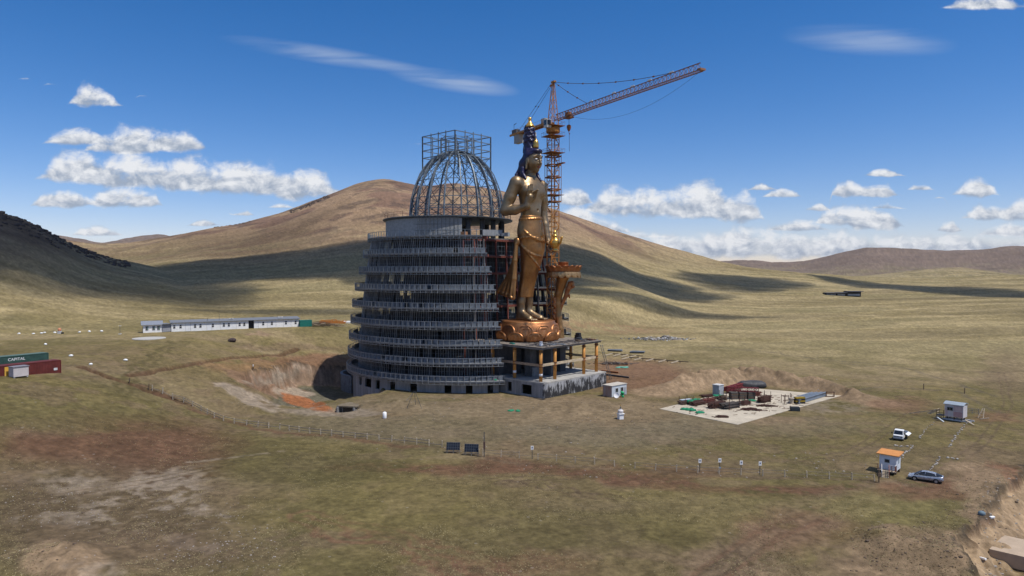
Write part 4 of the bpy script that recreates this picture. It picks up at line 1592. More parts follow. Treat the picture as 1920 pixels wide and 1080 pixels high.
        phf = phis_between(rf, HALF - .3, .62)
        bars = MB()
        for k, a in enumerate(phf):
            if random.random() < .05:
                continue
            p, q = rp(rf, a, z + .4), rp(r1, a, z1)
            bars.bar(p, q, .12, cap=False)
        for t in (.24, .5, .76):
            for a, b in zip(phf[:-1:2], phf[2::2]):
                if random.random() < .92:
                    bars.bar(rp(rf + (r1 - rf) * t, a, z + .4 + (z1 - z - .4) * t), rp(rf + (r1 - rf) * t, b, z + .4 + (z1 - z - .4) * t), .055, cap=False)
        bars.build('facade_bars', M_BARS, root)
        for k in range(30):
            a0_ = math.asin((HALF + 8) / rf)
            a = a0_ + .04 + (2 * math.pi - a0_ - math.asin(HALF / rf) - .08) * k / 29
            cmb = MB()
            cmb.bar(rp(rf - .7, a, z + .38), rp(r1 - .7, a, z1 - .02), .75 if k not in (0, 29) else .5)
            cmb.build('column', M_CONCD if k not in (0, 29) or i > 5 else M_RED, root)
    # --- interior: core, inner columns, partition walls
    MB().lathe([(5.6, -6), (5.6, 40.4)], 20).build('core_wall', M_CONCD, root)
    for k in range(14):
        a = math.pi * .2 + 2 * math.pi * .8 * k / 13
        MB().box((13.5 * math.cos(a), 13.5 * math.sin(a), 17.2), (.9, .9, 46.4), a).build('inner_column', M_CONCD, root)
    for i, z in enumerate(LEV_Z):
        if i == 0:
            continue
        z1 = LEV_Z[i - 1]
        for k in range(11):
            wl = MB()
            a = random.uniform(R(55), R(305))
            r0, r1 = random.choice([(7, 13), (14, 21), (9, 19), (18, 25)])
            p0, p1 = rp(r0 * .95, a), rp(r1 * .95, a)
            wl.bar((p0.x, p0.y, (z + .4 + z1) / 2), (p1.x, p1.y, (z + .4 + z1) / 2), .2, z1 - z - .42)
            wl.build('partition_wall', M_CONCD, root)
    # --- red steel niche framing behind the statue
    nxs = [16.9, 21.5, 26.0]
    posts = [(16.8, y) for y in (-13.2, -8.8, -4.4, 0, 4.4, 8.8, 13.2)] + [(x, sy * 13.4) for x in (20.8, 25.0) for sy in (-1, 1)]
    for (x, y) in posts:
        lean = .06
        MB().bar((x + (1.4 if abs(y) > 13.3 else .9), y, 2.5), (x - .3, y * .98, 40.3), .5 if abs(y) > 13 else .42).build('niche_column', M_RED if abs(y) < 13.3 else M_CONCD, root)
    for i, z in enumerate(LEV_Z[:-1]):
        bm_ = MB()
        k = (40.3 - z) / 38
        xx = 16.6 + 1.1 * k
        bm_.bar((xx, -13.4, z - .2), (xx, 13.4, z - .2), .38, .6)
        for sy in (-1, 1):
            xe = 24.5 + 2.5 * k
            bm_.bar((xx, sy * 13.4, z - .2), (xe + 2.2, sy * 13.5, z - .2), .38, .6)
        for y in (-11, -6.6, -2.2, 2.2, 6.6, 11):
            bm_.bar((xx, y, z - .1), (xx - 6, y, z - .1), .25, .4)
        bm_.build('niche_beam', M_RED, root)
        if i:
            br = MB()
            z1 = LEV_Z[i - 1]
            for kk in range(44):
                y = -13 + 26 * kk / 43
                if random.random() < .72:
                    br.bar((xx - .35, y, z + .3), (xx - .6, y, z1 - .5), .06, cap=False)
            for t in (.3, .6):
                br.bar((xx - .4, -13, z + (z1 - z) * t), (xx - .4, 13, z + (z1 - z) * t), .06)
            br.build('niche_bars', M_STEEL, root)
    # --- set-back drum and its disc
    dc = (-3.9, 0.0)
    zd0, zd1 = 40.95, 46.45
    dr = 19.0
    w = MB()
    n = 46
    aa = [R(-205) + R(175) * i / n for i in range(n + 1)]
    for a, b in zip(aa[:-1], aa[1:]):
        P = [(dc[0] + rr * math.cos(q), dc[1] + rr * math.sin(q)) for rr in (dr, dr - .35) for q in (a, b)]
        w.add([(P[0][0], P[0][1], zd0), (P[1][0], P[1][1], zd0), (P[3][0], P[3][1], zd0), (P[2][0], P[2][1], zd0), (P[0][0], P[0][1], zd1), (P[1][0], P[1][1], zd1), (P[3][0], P[3][1], zd1), (P[2][0], P[2][1], zd1)],
              [(0, 1, 5, 4), (1, 2, 6, 5), (2, 3, 7, 6), (3, 0, 4, 7)])
    w.build('drum_wall', M_BLOCK, root)
    for a in (-22, -6, 10, 34, 60, 90, 120):
        MB().lathe([(.75, zd0), (.75, zd1)], 14, (dc[0] + 16.8 * math.cos(R(a)), dc[1] + 16.8 * math.sin(R(a)), 0)).build('drum_column', M_CONCD, root, True)
    disc = MB().lathe([(0.1, 46.5), (19.2, 46.5), (19.75, 46.65), (19.85, 46.85), (19.85, 47.0), (19.6, 47.1), (.1, 47.15)], 72, (dc[0], dc[1], 0)).build('roof_disc', M_STEELD, root)
    rl = MB()
    for k in range(60):
        a, b = 2 * math.pi * k / 60, 2 * math.pi * (k + 1) / 60
        A = Vector((dc[0] + 19.3 * math.cos(a), dc[1] + 19.3 * math.sin(a), 47.1))
        B = Vector((dc[0] + 19.3 * math.cos(b), dc[1] + 19.3 * math.sin(b), 47.1))
        up = Vector((0, 0, 1.5))
        if k % 2 == 0:
            rl.bar(A, A + up, .07)
        rl.bar(A + up, B + up, .05)
        rl.bar(A + up * .55, B + up * .55, .04)
    rl.build('roof_railing', M_RUST, disc)
    # scaffold against the drum
    sc = MB()
    sa = [R(-34 - 3.2 * k) for k in range(12)]
    for a, b in zip(sa[:-1], sa[1:]):
        for rr in (dr + .7, dr + 1.7):
            A = Vector((dc[0] + rr * math.cos(a), dc[1] + rr * math.sin(a), 41))
            B = Vector((dc[0] + rr * math.cos(b), dc[1] + rr * math.sin(b), 41))
            sc.bar(A, A + Vector((0, 0, 5.6)), .07)
            for h in (1.8, 3.6, 5.4):
                sc.bar(A + Vector((0, 0, h)), B + Vector((0, 0, h)), .06)
        if random.random() < .4:
            sc.bar(A, B + Vector((0, 0, 1.8)), .05)
    sc.build('scaffold', M_STEELD, root)
    # rooftop oddments: block stacks, a brown crate, a low parapet block
    MB().box((24.6, -9.5, 41.8), (5.5, .4, 1.6), R(62)).build('parapet_block', M_BLOCK, root)
    MB().box((18.9, -14.6, 41.5), (1.5, 1.3, 1.2), .3).build('crate', mat('brown_crate', (.30, .15, .075), .8), root)
    for k in range(6):
        MB().box((21 + k * 1.4, -7.5 + random.uniform(-2, 2), 41.3), (1.2, .8, random.uniform(.5, 1.1)), random.uniform(0, 3)).build('block_stack', M_BLOCK, root)
    # --- curved approach wall at the pit side
    g = MB()
    pts = []
    for k in range(22):
        t = k / 21
        a = R(-128 - 36 * t)
        rr = 31.4 + 5.4 * math.sin(math.pi * t * .93 + .02)
        pts.append((rr * math.cos(a), rr * math.sin(a)))
    for (x0, y0), (x1, y1) in zip(pts[:-1], pts[1:]):
        g.bar((x0, y0, -2.9), (x1, y1, -2.9), .5, 5.4, cap=True)
        g.bar((x0, y0, -.1), (x1, y1, -.1), .75, .35)
    g.build('approach_wall', M_PANEL, root)
    # --- dome of twin ribs, rings and crossed bracing
    prof = [(14.1, 47.2), (14.0, 49.6), (13.6, 53.0), (12.9, 55.8), (12.0, 58.2), (11.0, 60.6), (9.7, 62.6), (8.2, 64.3), (6.4, 65.8), (4.5, 66.8), (2.9, 67.3)]
    NR = 18
    def dp(a, k, off=0.0):
        r, z = prof[k]
        return Vector(((r + off) * math.cos(a), (r + off) * math.sin(a), z))
    dome = MB().lathe([(3.4, 67.15), (3.4, 67.55), (2.6, 67.55), (2.6, 67.15)], 24).build('dome_crown', M_STEEL, root)
    for j in range(NR):
        a = 2 * math.pi * j / NR + .05
        b = MB()
        for k in range(len(prof) - 1):
            b.bar(dp(a, k, .28), dp(a, k + 1, .28), .30, cap=False)
            b.bar(dp(a, k, -.28), dp(a, k + 1, -.28), .24, cap=False)
            b.bar(dp(a, k, .28), dp(a, k + 1, -.28), .08, cap=False)
            b.bar(dp(a, k, -.28), dp(a, k, .28), .08, cap=False)
        b.build('dome_rib', M_STEEL, root)
    for k in (1, 2, 4, 6, 8):
        b = MB()
        for j in range(NR):
            a0, a1 = 2 * math.pi * j / NR + .05, 2 * math.pi * (j + 1) / NR + .05
            b.bar(dp(a0, k), dp(a1, k), .20, cap=False)
            if k == 1:
                b.bar(dp(a0, k, .25) + Vector((0, 0, .6)), dp(a1, k, .25) + Vector((0, 0, .6)), .12, cap=False)
        b.build('dome_ring', M_STEEL, root)
    for (k0, k1) in ((0, 1), (1, 2), (2, 4), (4, 6), (6, 8)):
        b = MB()
        for j in range(NR):
            a0, a1 = 2 * math.pi * j / NR + .05, 2 * math.pi * (j + 1) / NR + .05
            b.bar(dp(a0, k0), dp(a1, k1), .13, cap=False)
            b.bar(dp(a1, k0), dp(a0, k1), .13, cap=False)
        b.build('dome_bracing', M_STEELD, root)
    # --- square cage on the crown
    hd = 7.3
    z0, z1 = 60.5, 72.1
    cage = MB()
    lvls = [65.6, 67.8, 70.0, 72.1]
    grid = [-hd, -hd / 2.2, 0, hd / 2.2, hd]
    def foot(x, y):
        rr = math.hypot(x, y)
        return float(np.interp(-rr, [-p[0] for p in prof], [p[1] for p in prof]))
    for s_ in (-1, 1):
        for t in grid:
            for (x, y) in ((s_ * hd, t), (t, s_ * hd)):
                cage.bar((x, y, foot(x, y) + .2), (x, y, z1 + (.5 if abs(t) < hd else .1)), .30 if abs(t) == hd else .22)
        for z in lvls:
            cage.bar((s_ * hd, -hd, z), (s_ * hd, hd, z), .22)
            cage.bar((-hd, s_ * hd, z), (hd, s_ * hd, z), .22)
        for t0, t1 in zip(grid[:-1], grid[1:]):
            if random.random() < .75:
                cage.bar((s_ * hd, t0, 63.5), (s_ * hd, t1, 66.2), .09)
                cage.bar((t0, s_ * hd, 63.5), (t1, s_ * hd, 66.2), .09)
    cg = cage.build('top_cage', M_STEEL, root)
    inner = MB()
    for j in range(8):
        a0, a1 = 2 * math.pi * j / 8, 2 * math.pi * (j + 1) / 8
        for z in (67.6, 69.8, 71.6):
            inner.bar((4.6 * math.cos(a0), 4.6 * math.sin(a0), z), (4.6 * math.cos(a1), 4.6 * math.sin(a1), z), .16)
        inner.bar((4.6 * math.cos(a0), 4.6 * math.sin(a0), 66.6), (4.6 * math.cos(a0), 4.6 * math.sin(a0), 72.0), .22)
        inner.bar((4.6 * math.cos(a0), 4.6 * math.sin(a0), 71.6), (hd * (1 if math.cos(a0) > 0 else -1) * min(1, abs(math.cos(a0)) * 1.4), hd * (1 if math.sin(a0) > 0 else -1) * min(1, abs(math.sin(a0)) * 1.4), 72.1), .10)
        inner.bar((4.6 * math.cos(a0), 4.6 * math.sin(a0), 71.6), (-4.6 * math.cos(a0), -4.6 * math.sin(a0), 71.6), .10)
    inner.build('inner_ring', M_STEEL, cg)
    return root


# ------------------------------------------------------------------ podium under the statue
def build_podium():
    root = thing('statue_podium', 'concrete podium deck on orange round columns in front of the tower', 'podium', (C0[0], C0[1], 0), AX)
    F0 = 44.6           # front edge
    W = 12.6
    mcol = mat('orange_column', (.52, .235, .055), .55, .1, .22, .7)
    mband = mat('white_band', (.75, .75, .74), .6)
    mcoll = mat('brown_collar', (.17, .065, .03), .6, .1)
    # plinth: left wall with window and door openings, stained front wall, floor
    pl = MB()
    x0 = 30.5
    zf = 3.9
    def wall_x(xa, xb, z0, z1):
        pl.box(((xa + xb) / 2, -W - .4, (z0 + z1) / 2), (xb - xa, .5, z1 - z0))
    door = (33.6, 35.2, .6, 3.0)
    win = (38.6, 42.0, .5, 2.9)
    wall_x(27.5, door[0], -2, zf - .35)
    wall_x(door[0], door[1], -2, door[2])
    wall_x(door[0], door[1], door[3], zf - .35)
    wall_x(door[1], win[0], -2, zf - .35)
    wall_x(win[0], win[1], -2, win[2])
    wall_x(win[0], win[1], win[3], zf - .35)
    wall_x(win[1], F0 + .9, -2, zf - .35)
    pl.build('side_wall', mat('shuttered_concrete', (.26, .255, .25), .9), root)
    MB().box((F0 + 1.15, 0, (-2 + zf - .35) / 2), (.5, 2 * W + 1.3, zf - .35 + 2)).build('front_wall', M_STAIN, root)
    MB().box((0.0 + (27 + F0 + 1.4) / 2, 0, -.2), (F0 + 1.4 - 27 - 1.2, 2 * W - .2, .3)).build('cellar_floor', M_CONCD, root)
    MB().box(((26 + F0 + 1.4) / 2, 0, zf - .17), (F0 + 1.4 - 26, 2 * W + 1.3, .34)).build('lower_floor', mat('pale_screed', (.36, .345, .315), .9, 0, .2, .5), root)
    # deck
    MB().box(((18 + F0) / 2, 0, DECK_Z - .25), (F0 - 18, 2 * W, .5)).build('deck', M_DECK, root)
    MB().box(((18 + F0) / 2 + .15, 0, DECK_Z + .05), (F0 - 18 + .5, 2 * W + .3, .14)).build('deck_edge', mat('weathered_plank', (.18, .155, .13), .9, 0, .35, .9), root)
    cols = [(F0 - .7, -W + .7), (F0 - .7, -W + 6.2), (F0 - .7, W - 6.8), (F0 - .7, W - 1.1), (F0 - 9.6, -W + .7), (F0 - 9.6, W - 1.1), (F0 - 17.5, -W + .7), (F0 - 17.5, W - 1.1)]
    for k, (x, y) in enumerate(cols):
        c = MB().lathe([(.43, zf), (.43, DECK_Z - .5)], 18, (x, y, 0)).build('column', mcol, root, True)
        for z in (DECK_Z - 1.05, 8.25, 7.5):
            MB().lathe([(.43, z - .12), (.56, z - .1), (.56, z + .1), (.43, z + .12)], 18, (x, y, 0)).build('collar', mcoll, c, True)
        if k in (0, 4):
            MB().lathe([(.45, 5.25), (.45, 5.85)], 18, (x, y, 0)).build('white_band', mband, c, True)
    mbeam = mat('cream_beam', (.50, .40, .27), .7, 0, .3, 1.2)
    MB().bar((F0 - .7, -W + .9, 7.9), (F0 - .7, W - 1.2, 7.9), .32, .62).build('beam', mbeam, root)
    MB().bar((22, -W + .7, 7.9), (F0 - 1.0, -W + .7, 7.9), .32, .62).build('beam', mat('faded_beam', (.34, .24, .16), .8, 0, .35, 1.5), root)
    MB().bar((22, W - 1.1, 7.9), (F0 - 1.0, W - 1.1, 7.9), .32, .62).build('beam', mbeam, root)
    # concrete piers and cross walls that carry the statue
    for (x, y, sx, sy) in ((30, -6.5, 2.2, 3.0), (36, -6.8, 2.0, 2.4), (38.6, -2.5, 2.4, 1.2), (30, 6.5, 2.2, 3.0), (36, 5.5, 2.0, 2.4), (33, 0, 4.5, 5), (27, -9, 4, 5), (26, 6, 5, 8)):
        MB().box((x, y, (zf + DECK_Z - .7) / 2), (sx, sy, DECK_Z - .7 - zf - .02)).build('pier', M_CONCD, root)
    # inner low parapets
    MB().box((37.2, -5, 5.1), (.25, 5, 2.3)).build('low_wall', M_CONC, root)
    return root


def stain_mat():
    m = bpy.data.materials.new('bitumen_streaked_wall')
    m.use_nodes = True
    nt = m.node_tree
    b = nt.nodes['Principled BSDF']
    b.inputs['Roughness'].default_value = .9
    tc = nt.nodes.new('ShaderNodeTexCoord')
    mp = nt.nodes.new('ShaderNodeMapping')
    mp.inputs['Scale'].default_value = (1, 1.1, .34)
    nt.links.new(tc.outputs['Object'], mp.inputs[0])
    n = nt.nodes.new('ShaderNodeTexNoise')
    n.inputs['Scale'].default_value = 1.5
    n.inputs['Detail'].default_value = 7
    n.inputs['Roughness'].default_value = .7
    nt.links.new(mp.outputs[0], n.inputs['Vector'])
    sp = nt.nodes.new('ShaderNodeSeparateXYZ')
    nt.links.new(tc.outputs['Object'], sp.inputs[0])
    mr = nt.nodes.new('ShaderNodeMapRange')       # the coating was brushed on from below: its ragged upper rim lies near the top
    mr.inputs['From Min'].default_value = 1.0
    mr.inputs['From Max'].default_value = 3.6
    mr.inputs['To Min'].default_value = -.04
    mr.inputs['To Max'].default_value = .13
    nt.links.new(sp.outputs[2], mr.inputs['Value'])
    n3 = nt.nodes.new('ShaderNodeTexNoise')
    n3.inputs['Scale'].default_value = .45
    n3.inputs['Detail'].default_value = 4
    nt.links.new(tc.outputs['Object'], n3.inputs['Vector'])
    m3 = nt.nodes.new('ShaderNodeMath')
    m3.operation = 'MULTIPLY_ADD'
    nt.links.new(n3.outputs['Fac'], m3.inputs[0])
    m3.inputs[1].default_value = .55
    m3.inputs[2].default_value = -.24
    a3 = nt.nodes.new('ShaderNodeMath')
    nt.links.new(m3.outputs[0], a3.inputs[0])
    nt.links.new(mr.outputs[0], a3.inputs[1])
    ad = nt.nodes.new('ShaderNodeMath')
    nt.links.new(n.outputs['Fac'], ad.inputs[0])
    nt.links.new(a3.outputs[0], ad.inputs[1])
    cr = nt.nodes.new('ShaderNodeValToRGB')
    cr.color_ramp.elements[0].position = .53
    cr.color_ramp.elements[1].position = .68
    cr.color_ramp.elements[0].color = (.022, .021, .022, 1)
    cr.color_ramp.elements[1].color = (.36, .36, .36, 1)
    nt.links.new(ad.outputs[0], cr.inputs[0])
    nt.links.new(cr.outputs[0], b.inputs['Base Color'])
    return m


M_STAIN = stain_mat()
M_DECK = mat('deck_concrete', (.20, .185, .17), .9, 0, .3, .6)
build_tower()
build_podium()

# ------------------------------------------------------------------ tower crane
M_CR = mat('crane_orange', (.44, .195, .045), .55, .15, .3, 1.0)
M_CRD = mat('crane_rust', (.22, .085, .03), .7, .1, .3, 1.0)


def lattice(b, p, q, w, step, chord=.14, lace=.08):
    """four-chord lattice between two points, upright section"""
    p, q = Vector(p), Vector(q)
    d = (q - p).normalized()
    up = Vector((0, 0, 1)) if abs(d.z) < .9 else Vector((1, 0, 0))
    s = d.cross(up).normalized() * w / 2
    t = s.cross(d).normalized() * w / 2
    cs = [(-s - t), (s - t), (s + t), (-s + t)]
    n = max(1, int((q - p).length / step))
    for c in cs:
        b.bar(p + c, q + c, chord, cap=False)
    for i in range(n):
        a, e = p + (q - p) * (i / n), p + (q - p) * ((i + 1) / n)
        for k in range(4):
            c0, c1 = cs[k], cs[(k + 1) % 4]
            if (i + k) % 2:
                c0, c1 = c1, c0
            b.bar(a + c0, e + c1, lace, cap=False)
            b.bar(a + cs[k], a + cs[(k + 1) % 4], lace, cap=False)


def build_crane():
    p = axis_pt(27.9, 12.1)
    gzv = 0.0
    root = thing('tower_crane', 'orange lattice tower crane rising behind the statue with its jib to the right', 'crane', (p.x, p.y, gzv))
    jd = Vector((29.9, -52.0, 0)).normalized()
    ja = math.atan2(jd.y, jd.x)
    Mz = Matrix.Rotation(ja, 3, 'Z')
    def L(x, y, z):
        v = Mz @ Vector((x, y, 0))
        return Vector((v.x, v.y, z))
    w = 2.5
    m = MB()
    for i in range(24):
        z0, z1 = i * 2.95, (i + 1) * 2.95
        cs = [(-w / 2, -w / 2), (w / 2, -w / 2), (w / 2, w / 2), (-w / 2, w / 2)]
        for k in range(4):
            (x0, y0), (x1, y1) = cs[k], cs[(k + 1) % 4]
            m.bar(L(x0, y0, z0), L(x0, y0, z1), .24, cap=False)
            m.bar(L(x0, y0, z0), L(x1, y1, z0), .14, cap=False)
            a, b_ = ((x0, y0), (x1, y1)) if (i + k) % 2 else ((x1, y1), (x0, y0))
            m.bar(L(*a, z0), L(*b_, z1), .12, cap=False)
            m.bar(L(*b_, z0 + 1.45), L(*a, z0 + 1.45), .10, cap=False)
        m.bar(L(-.3, .9, z0), L(.3, .9, z1), .06, cap=False)
        m.bar(L(-.6, .9, z0), L(0, .9, z1), .06, cap=False)
    mast = m.build('mast', M_CR, root)
    zt = 71.3
    # climbing cage and platforms
    cg = MB()
    for z in (51.5, 55.0, 58.5, 62.0, 64.5):
        for k in range(4):
            cs = [(-1.7, -1.7), (1.7, -1.7), (1.7, 1.7), (-1.7, 1.7)]
            cg.bar(L(*cs[k], z), L(*cs[(k + 1) % 4], z), .22, .35)
            cg.bar(L(*cs[k], z), L(*cs[k], min(z + 3.5, 65)), .16)
    cg.box(L(0, 0, 53.4), (4.6, 4.6, .12), ja)
    cg.box(L(3.4, 0, 62.0), (4.6, .8, .3), ja)
    cg.build('climbing_cage', M_CRD, root)
    for z in (65.5, 70.3, 73.2):
        pf = MB().box(L(0, 0, z), (5.0, 5.0, .12), ja)
        for k in range(16):
            t = k / 16 * 8
            e = int(t // 2)
            f = (t % 2) - 1
            c = [(2.45 * f, -2.45), (2.45, 2.45 * f), (-2.45 * f, 2.45), (-2.45, -2.45 * f)][e]
            pf.bar(L(*c, z), L(*c, z + 1.1), .05)
        for k in range(4):
            cs = [(-2.45, -2.45), (2.45, -2.45), (2.45, 2.45), (-2.45, 2.45)]
            pf.bar(L(*cs[k], z + 1.1), L(*cs[(k + 1) % 4], z + 1.1), .05)
        pf.build('platform', M_CRD, root)
    MB().lathe([(1.9, zt), (2.0, zt + .3), (2.0, zt + 1.3), (1.6, zt + 1.6), (1.6, zt + 2.1)], 20).build('slewing_ring', M_CR, root)
    # tower top
    a = MB()
    for k in range(4):
        cs = [(-1.2, -1.2), (1.2, -1.2), (1.2, 1.2), (-1.2, 1.2)]
        c = cs[k]
        a.bar(L(*c, zt + 2), L(c[0] * .2, c[1] * .2, 85.8), .2)
        for i in range(5):
            t0, t1 = i / 5, (i + 1) / 5
            f0, f1 = 1 - .8 * t0, 1 - .8 * t1
            z0, z1 = zt + 2 + (83.8 - zt) * t0, zt + 2 + (83.8 - zt) * t1
            d = cs[(k + 1) % 4]
            a.bar(L(c[0] * f0, c[1] * f0, z0), L(d[0] * f1, d[1] * f1, z1), .09, cap=False)
            a.bar(L(c[0] * f0, c[1] * f0, z0), L(d[0] * f0, d[1] * f0, z0), .09, cap=False)
    a.box(L(.2, 0, 85.9), (1.6, .8, .5), ja)
    a.bar(L(-.9, 0, 85.4), L(-1.6, 0, 85.0), .3)
    a.build('peak', M_CR, root)
    # jib: triangular section, single top chord
    zj = 74.6
    J = MB()
    n = 40
    x0, x1 = 1.4, 57.6
    hw, hh = .75, 1.7
    for i in range(n):
        xa, xb = x0 + (x1 - x0) * i / n, x0 + (x1 - x0) * (i + 1) / n
        A = [L(xa, -hw, zj), L(xa, hw, zj), L(xa, 0, zj + hh)]
        B = [L(xb, -hw, zj), L(xb, hw, zj), L(xb, 0, zj + hh)]
        for k in range(2):
            J.bar(A[k], B[k], .17, cap=False)
        J.bar(A[2], B[2], .18, cap=False)
        J.bar(A[0], A[1], .09, cap=False)
        J.bar(A[0], B[1], .07, cap=False)
        mid = L((xa + xb) / 2, 0, zj + hh)
        for k in range(2):
            J.bar(A[k], mid, .08, cap=False)
            J.bar(B[k], mid, .08, cap=False)
    J.box(L(x1 + .3, 0, zj + .2), (1.0, 1.6, .4), ja)
    jib = J.build('jib', mat('jib_paint', (.31, .15, .08), .6, .1, .3, 1), root)
    for t in (.30, .47, .60, .71, .84):
        MB().box(L(x0 + (x1 - x0) * t, .0, zj + hh + .25), (1.3, .12, .35), ja).build('marker_plate', mat('white_band', (.75, .75, .74), .6), jib)
    # counter jib, ballast, winch
    C = MB()
    for s_ in (-1, 1):
        C.bar(L(-1.2, s_ * .9, zj - .2), L(-23.5, s_ * .9, zj - .2), .35, .6)
        for i in range(12):
            C.bar(L(-2 - i * 1.8, s_ * 1.2, zj), L(-2 - i * 1.8, s_ * 1.2, zj + 1.1), .05)
        C.bar(L(-2, s_ * 1.2, zj + 1.1), L(-23, s_ * 1.2, zj + 1.1), .05)
    for i in range(13):
        C.bar(L(-1.4 - i * 1.8, -.9, zj - .2), L(-1.4 - i * 1.8, .9, zj - .2), .15)
    C.box(L(-12, 0, zj + .12), (21, 1.6, .08), ja)
    cj = C.build('counter_jib', M_CR, root)
    mw = mat('ballast_concrete', (.36, .35, .33), .9)
    for i in range(3):
        MB().box(L(-18.6 - i * 1.0, 0, zj - 1.5), (.9, 1.7, 3.2), ja).build('ballast', mw, cj)
    MB().box(L(-21.3, 0, zj + .8), (2.6, 1.5, 1.2), ja).build('winch', M_STEELD, cj)
    MB().box(L(-5, .2, zj + 1.0), (2.0, 1.2, 1.6), ja).build('control_cabinet', mat('cabinet_grey', (.38, .38, .37), .6), cj)
    lp = MB().bar(L(-22.5, 0, zj), L(-22.5, 0, zj + 3.2), .12)
    lp.bar(L(-22.5, 0, zj + 3.2), L(-21, 0, zj + 3.4), .14)
    lp.build('lamp_post', M_STEELD, cj)
    # cab
    cb = MB().box(L(.6, -2.3, zj - 1.0), (1.7, 1.5, 2.3), ja).build('cab', mat('cab_white', (.55, .56, .55), .5), root)
    MB().box(L(1.47, -2.3, zj - .7), (.06, 1.25, 1.4), ja).build('window', mat('cab_glass', (.02, .03, .045), .1, 0, .1, spec=.6), cb)
    MB().box(L(.6, -3.07, zj - .7), (1.35, .06, 1.4), ja).build('window', MATS['cab_glass'], cb)
    # pendant bars and ropes
    def rope(name, pts, r, par):
        MB().tube(pts, r, 5).build(name, mat('wire_rope', (.07, .055, .05), .7), par)
    def sag(pa, pb, s_, n_=14):
        return [pa + (pb - pa) * (k / n_) + Vector((0, 0, -s_ * 4 * (k / n_) * (1 - k / n_))) for k in range(n_ + 1)]
    pk = L(.5, 0, 85.8)
    for (t, s_) in ((.27, .3), (.86, 1.3)):
        tgt = L(x0 + (x1 - x0) * t, 0, zj + hh)
        pts = sag(pk, tgt, s_)
        rope('pendant', pts, .07, root)
        for k in range(2, 13, 2 if t > .5 else 4):
            MB().box(pts[k], (.5, .25, .3), ja).build('pendant_joint', M_CRD, root)
    for s_ in (-.8, .8):
        pts = sag(L(-1.0, s_ * .3, 85.4), L(-19, s_, zj), .1)
        rope('back_pendant', pts, .05, root)
        MB().box(pts[6], (.5, .2, .3), ja).build('pendant_joint', M_STEELD, root)
    rope('travel_rope', sag(L(x1, 0, zj - .1), L(9.5, 0, zj - .4), 4.2, 24), .028, root)
    # trolley and hook
    xt = 8.0
    tr = MB().box(L(xt, 0, zj - .45), (2.6, 1.8, .35), ja)
    tr.box(L(xt - .3, 0, zj + .6), (1.4, 1.2, 1.0), ja)
    tr.bar(L(xt + 1.3, -.9, zj - .4), L(xt + 2.2, -.9, zj - .2), .2)
    trolley = tr.build('trolley', M_CRD, root)
    rope('hoist_rope', [L(xt - .25, 0, zj - .5), L(xt - .2, 0, zj - 2.4)], .03, trolley)
    rope('hoist_rope', [L(xt + .35, 0, zj - .5), L(xt + .3, 0, zj - 2.4)], .03, trolley)
    hk = MB().lathe([(.1, -1.3), (.35, -1.0), (.62, -.2), (.6, .35), (.3, .6)], 12, L(xt, 0, zj - 3.0), 1, .6)
    hk.tube([L(xt, 0, zj - 4.2), L(xt + .1, 0, zj - 4.8), L(xt + .35, 0, zj - 5.1), L(xt + .5, 0, zj - 4.8)], .09, 6)
    hk.build('hook_block', M_CRD, root)
    rope('sling', [L(xt + .2, 0, zj - 5.0), L(xt + .25, 0, zj - 9.8)], .05, root)
    return root


build_crane()

# ------------------------------------------------------------------ small builders
M_WHITE = mat('white_paint', (.80, .80, .79), .55, 0, .08, 1.5)
M_WHITED = mat('dirty_white', (.52, .52, .52), .7, 0, .18, 1.2, streak=True)
M_GLASS = mat('dark_glass', (.015, .02, .028), .08, 0, .1, 1, spec=.6)
M_WOOD = mat('grey_timber', (.26, .215, .165), .9, 0, .35, 2)
M_WOODP = mat('pale_timber', (.42, .35, .26), .9, 0, .25, 2)
M_WOODD = mat('brown_timber', (.12, .085, .06), .9, 0, .3, 2)
M_TYRE = mat('tyre_rubber', (.02, .02, .02), .8)
M_GREEN = mat('green_netting', (.012, .19, .095), .8, 0, .3, 4, .4)
M_TEAL = mat('teal_paint', (.02, .15, .12), .6, 0, .25, 1)
M_RUSTB = mat('rebar_rust', (.085, .042, .032), .9, .1, .4, 4)
M_STONE = mat('field_stone', (.30, .27, .24), .95, 0, .3, 3, .3)
M_BLACK = mat('black_plastic', (.02, .02, .022), .6)


def uv_of(p, q):
    d = Vector((q.x - p.x, q.y - p.y))
    return math.atan2(d.y, d.x)


def corrugated(b, x0, x1, y, z0, z1, out, pitch=.28, dep=.04):
    """ribbed sheet wall along local x at given y; out = +1/-1 side the ribs show"""
    n = max(2, int((x1 - x0) / pitch))
    V, F = [], []
    for i in range(n * 2 + 1):
        x = x0 + (x1 - x0) * i / (n * 2)
        yy = y + (dep if i % 2 else 0) * out
        V += [(x, yy, z0), (x, yy, z1)]
    for i in range(n * 2):
        a = 2 * i
        F.append((a, a + 2, a + 3, a + 1) if out < 0 else (a, a + 1, a + 3, a + 2))
    b.add(V, F)


def container(name, label, corner, ang, length, width, h, m, mroof=None, cat='container'):
    """corner is the near front corner; length runs along ang, width to its left"""
    root = thing(name, label, cat, corner, ang)
    b = MB()
    b.box((length / 2, width / 2, h / 2 + .05), (length - .1, width - .1, h - .15))
    corrugated(b, .1, length - .1, .0, .15, h - .1, -1)
    body = b.build('body', m, root)
    fr = MB()
    for x in (0, length):
        for y in (0, width):
            fr.box((x, y, h / 2 + .02), (.16, .16, h))
    for z in (.1, h - .02):
        for y in (0, width):
            fr.box((length / 2, y, z), (length - .18, .12, .16))
        for x in (0, length):
            fr.box((x, width / 2, z), (.12, width - .18, .16))
    fr.build('frame', m, root)
    MB().box((length / 2, width / 2, h + .045), (length - .2, width - .2, .05)).build('roof', mroof or m, root)
    return root


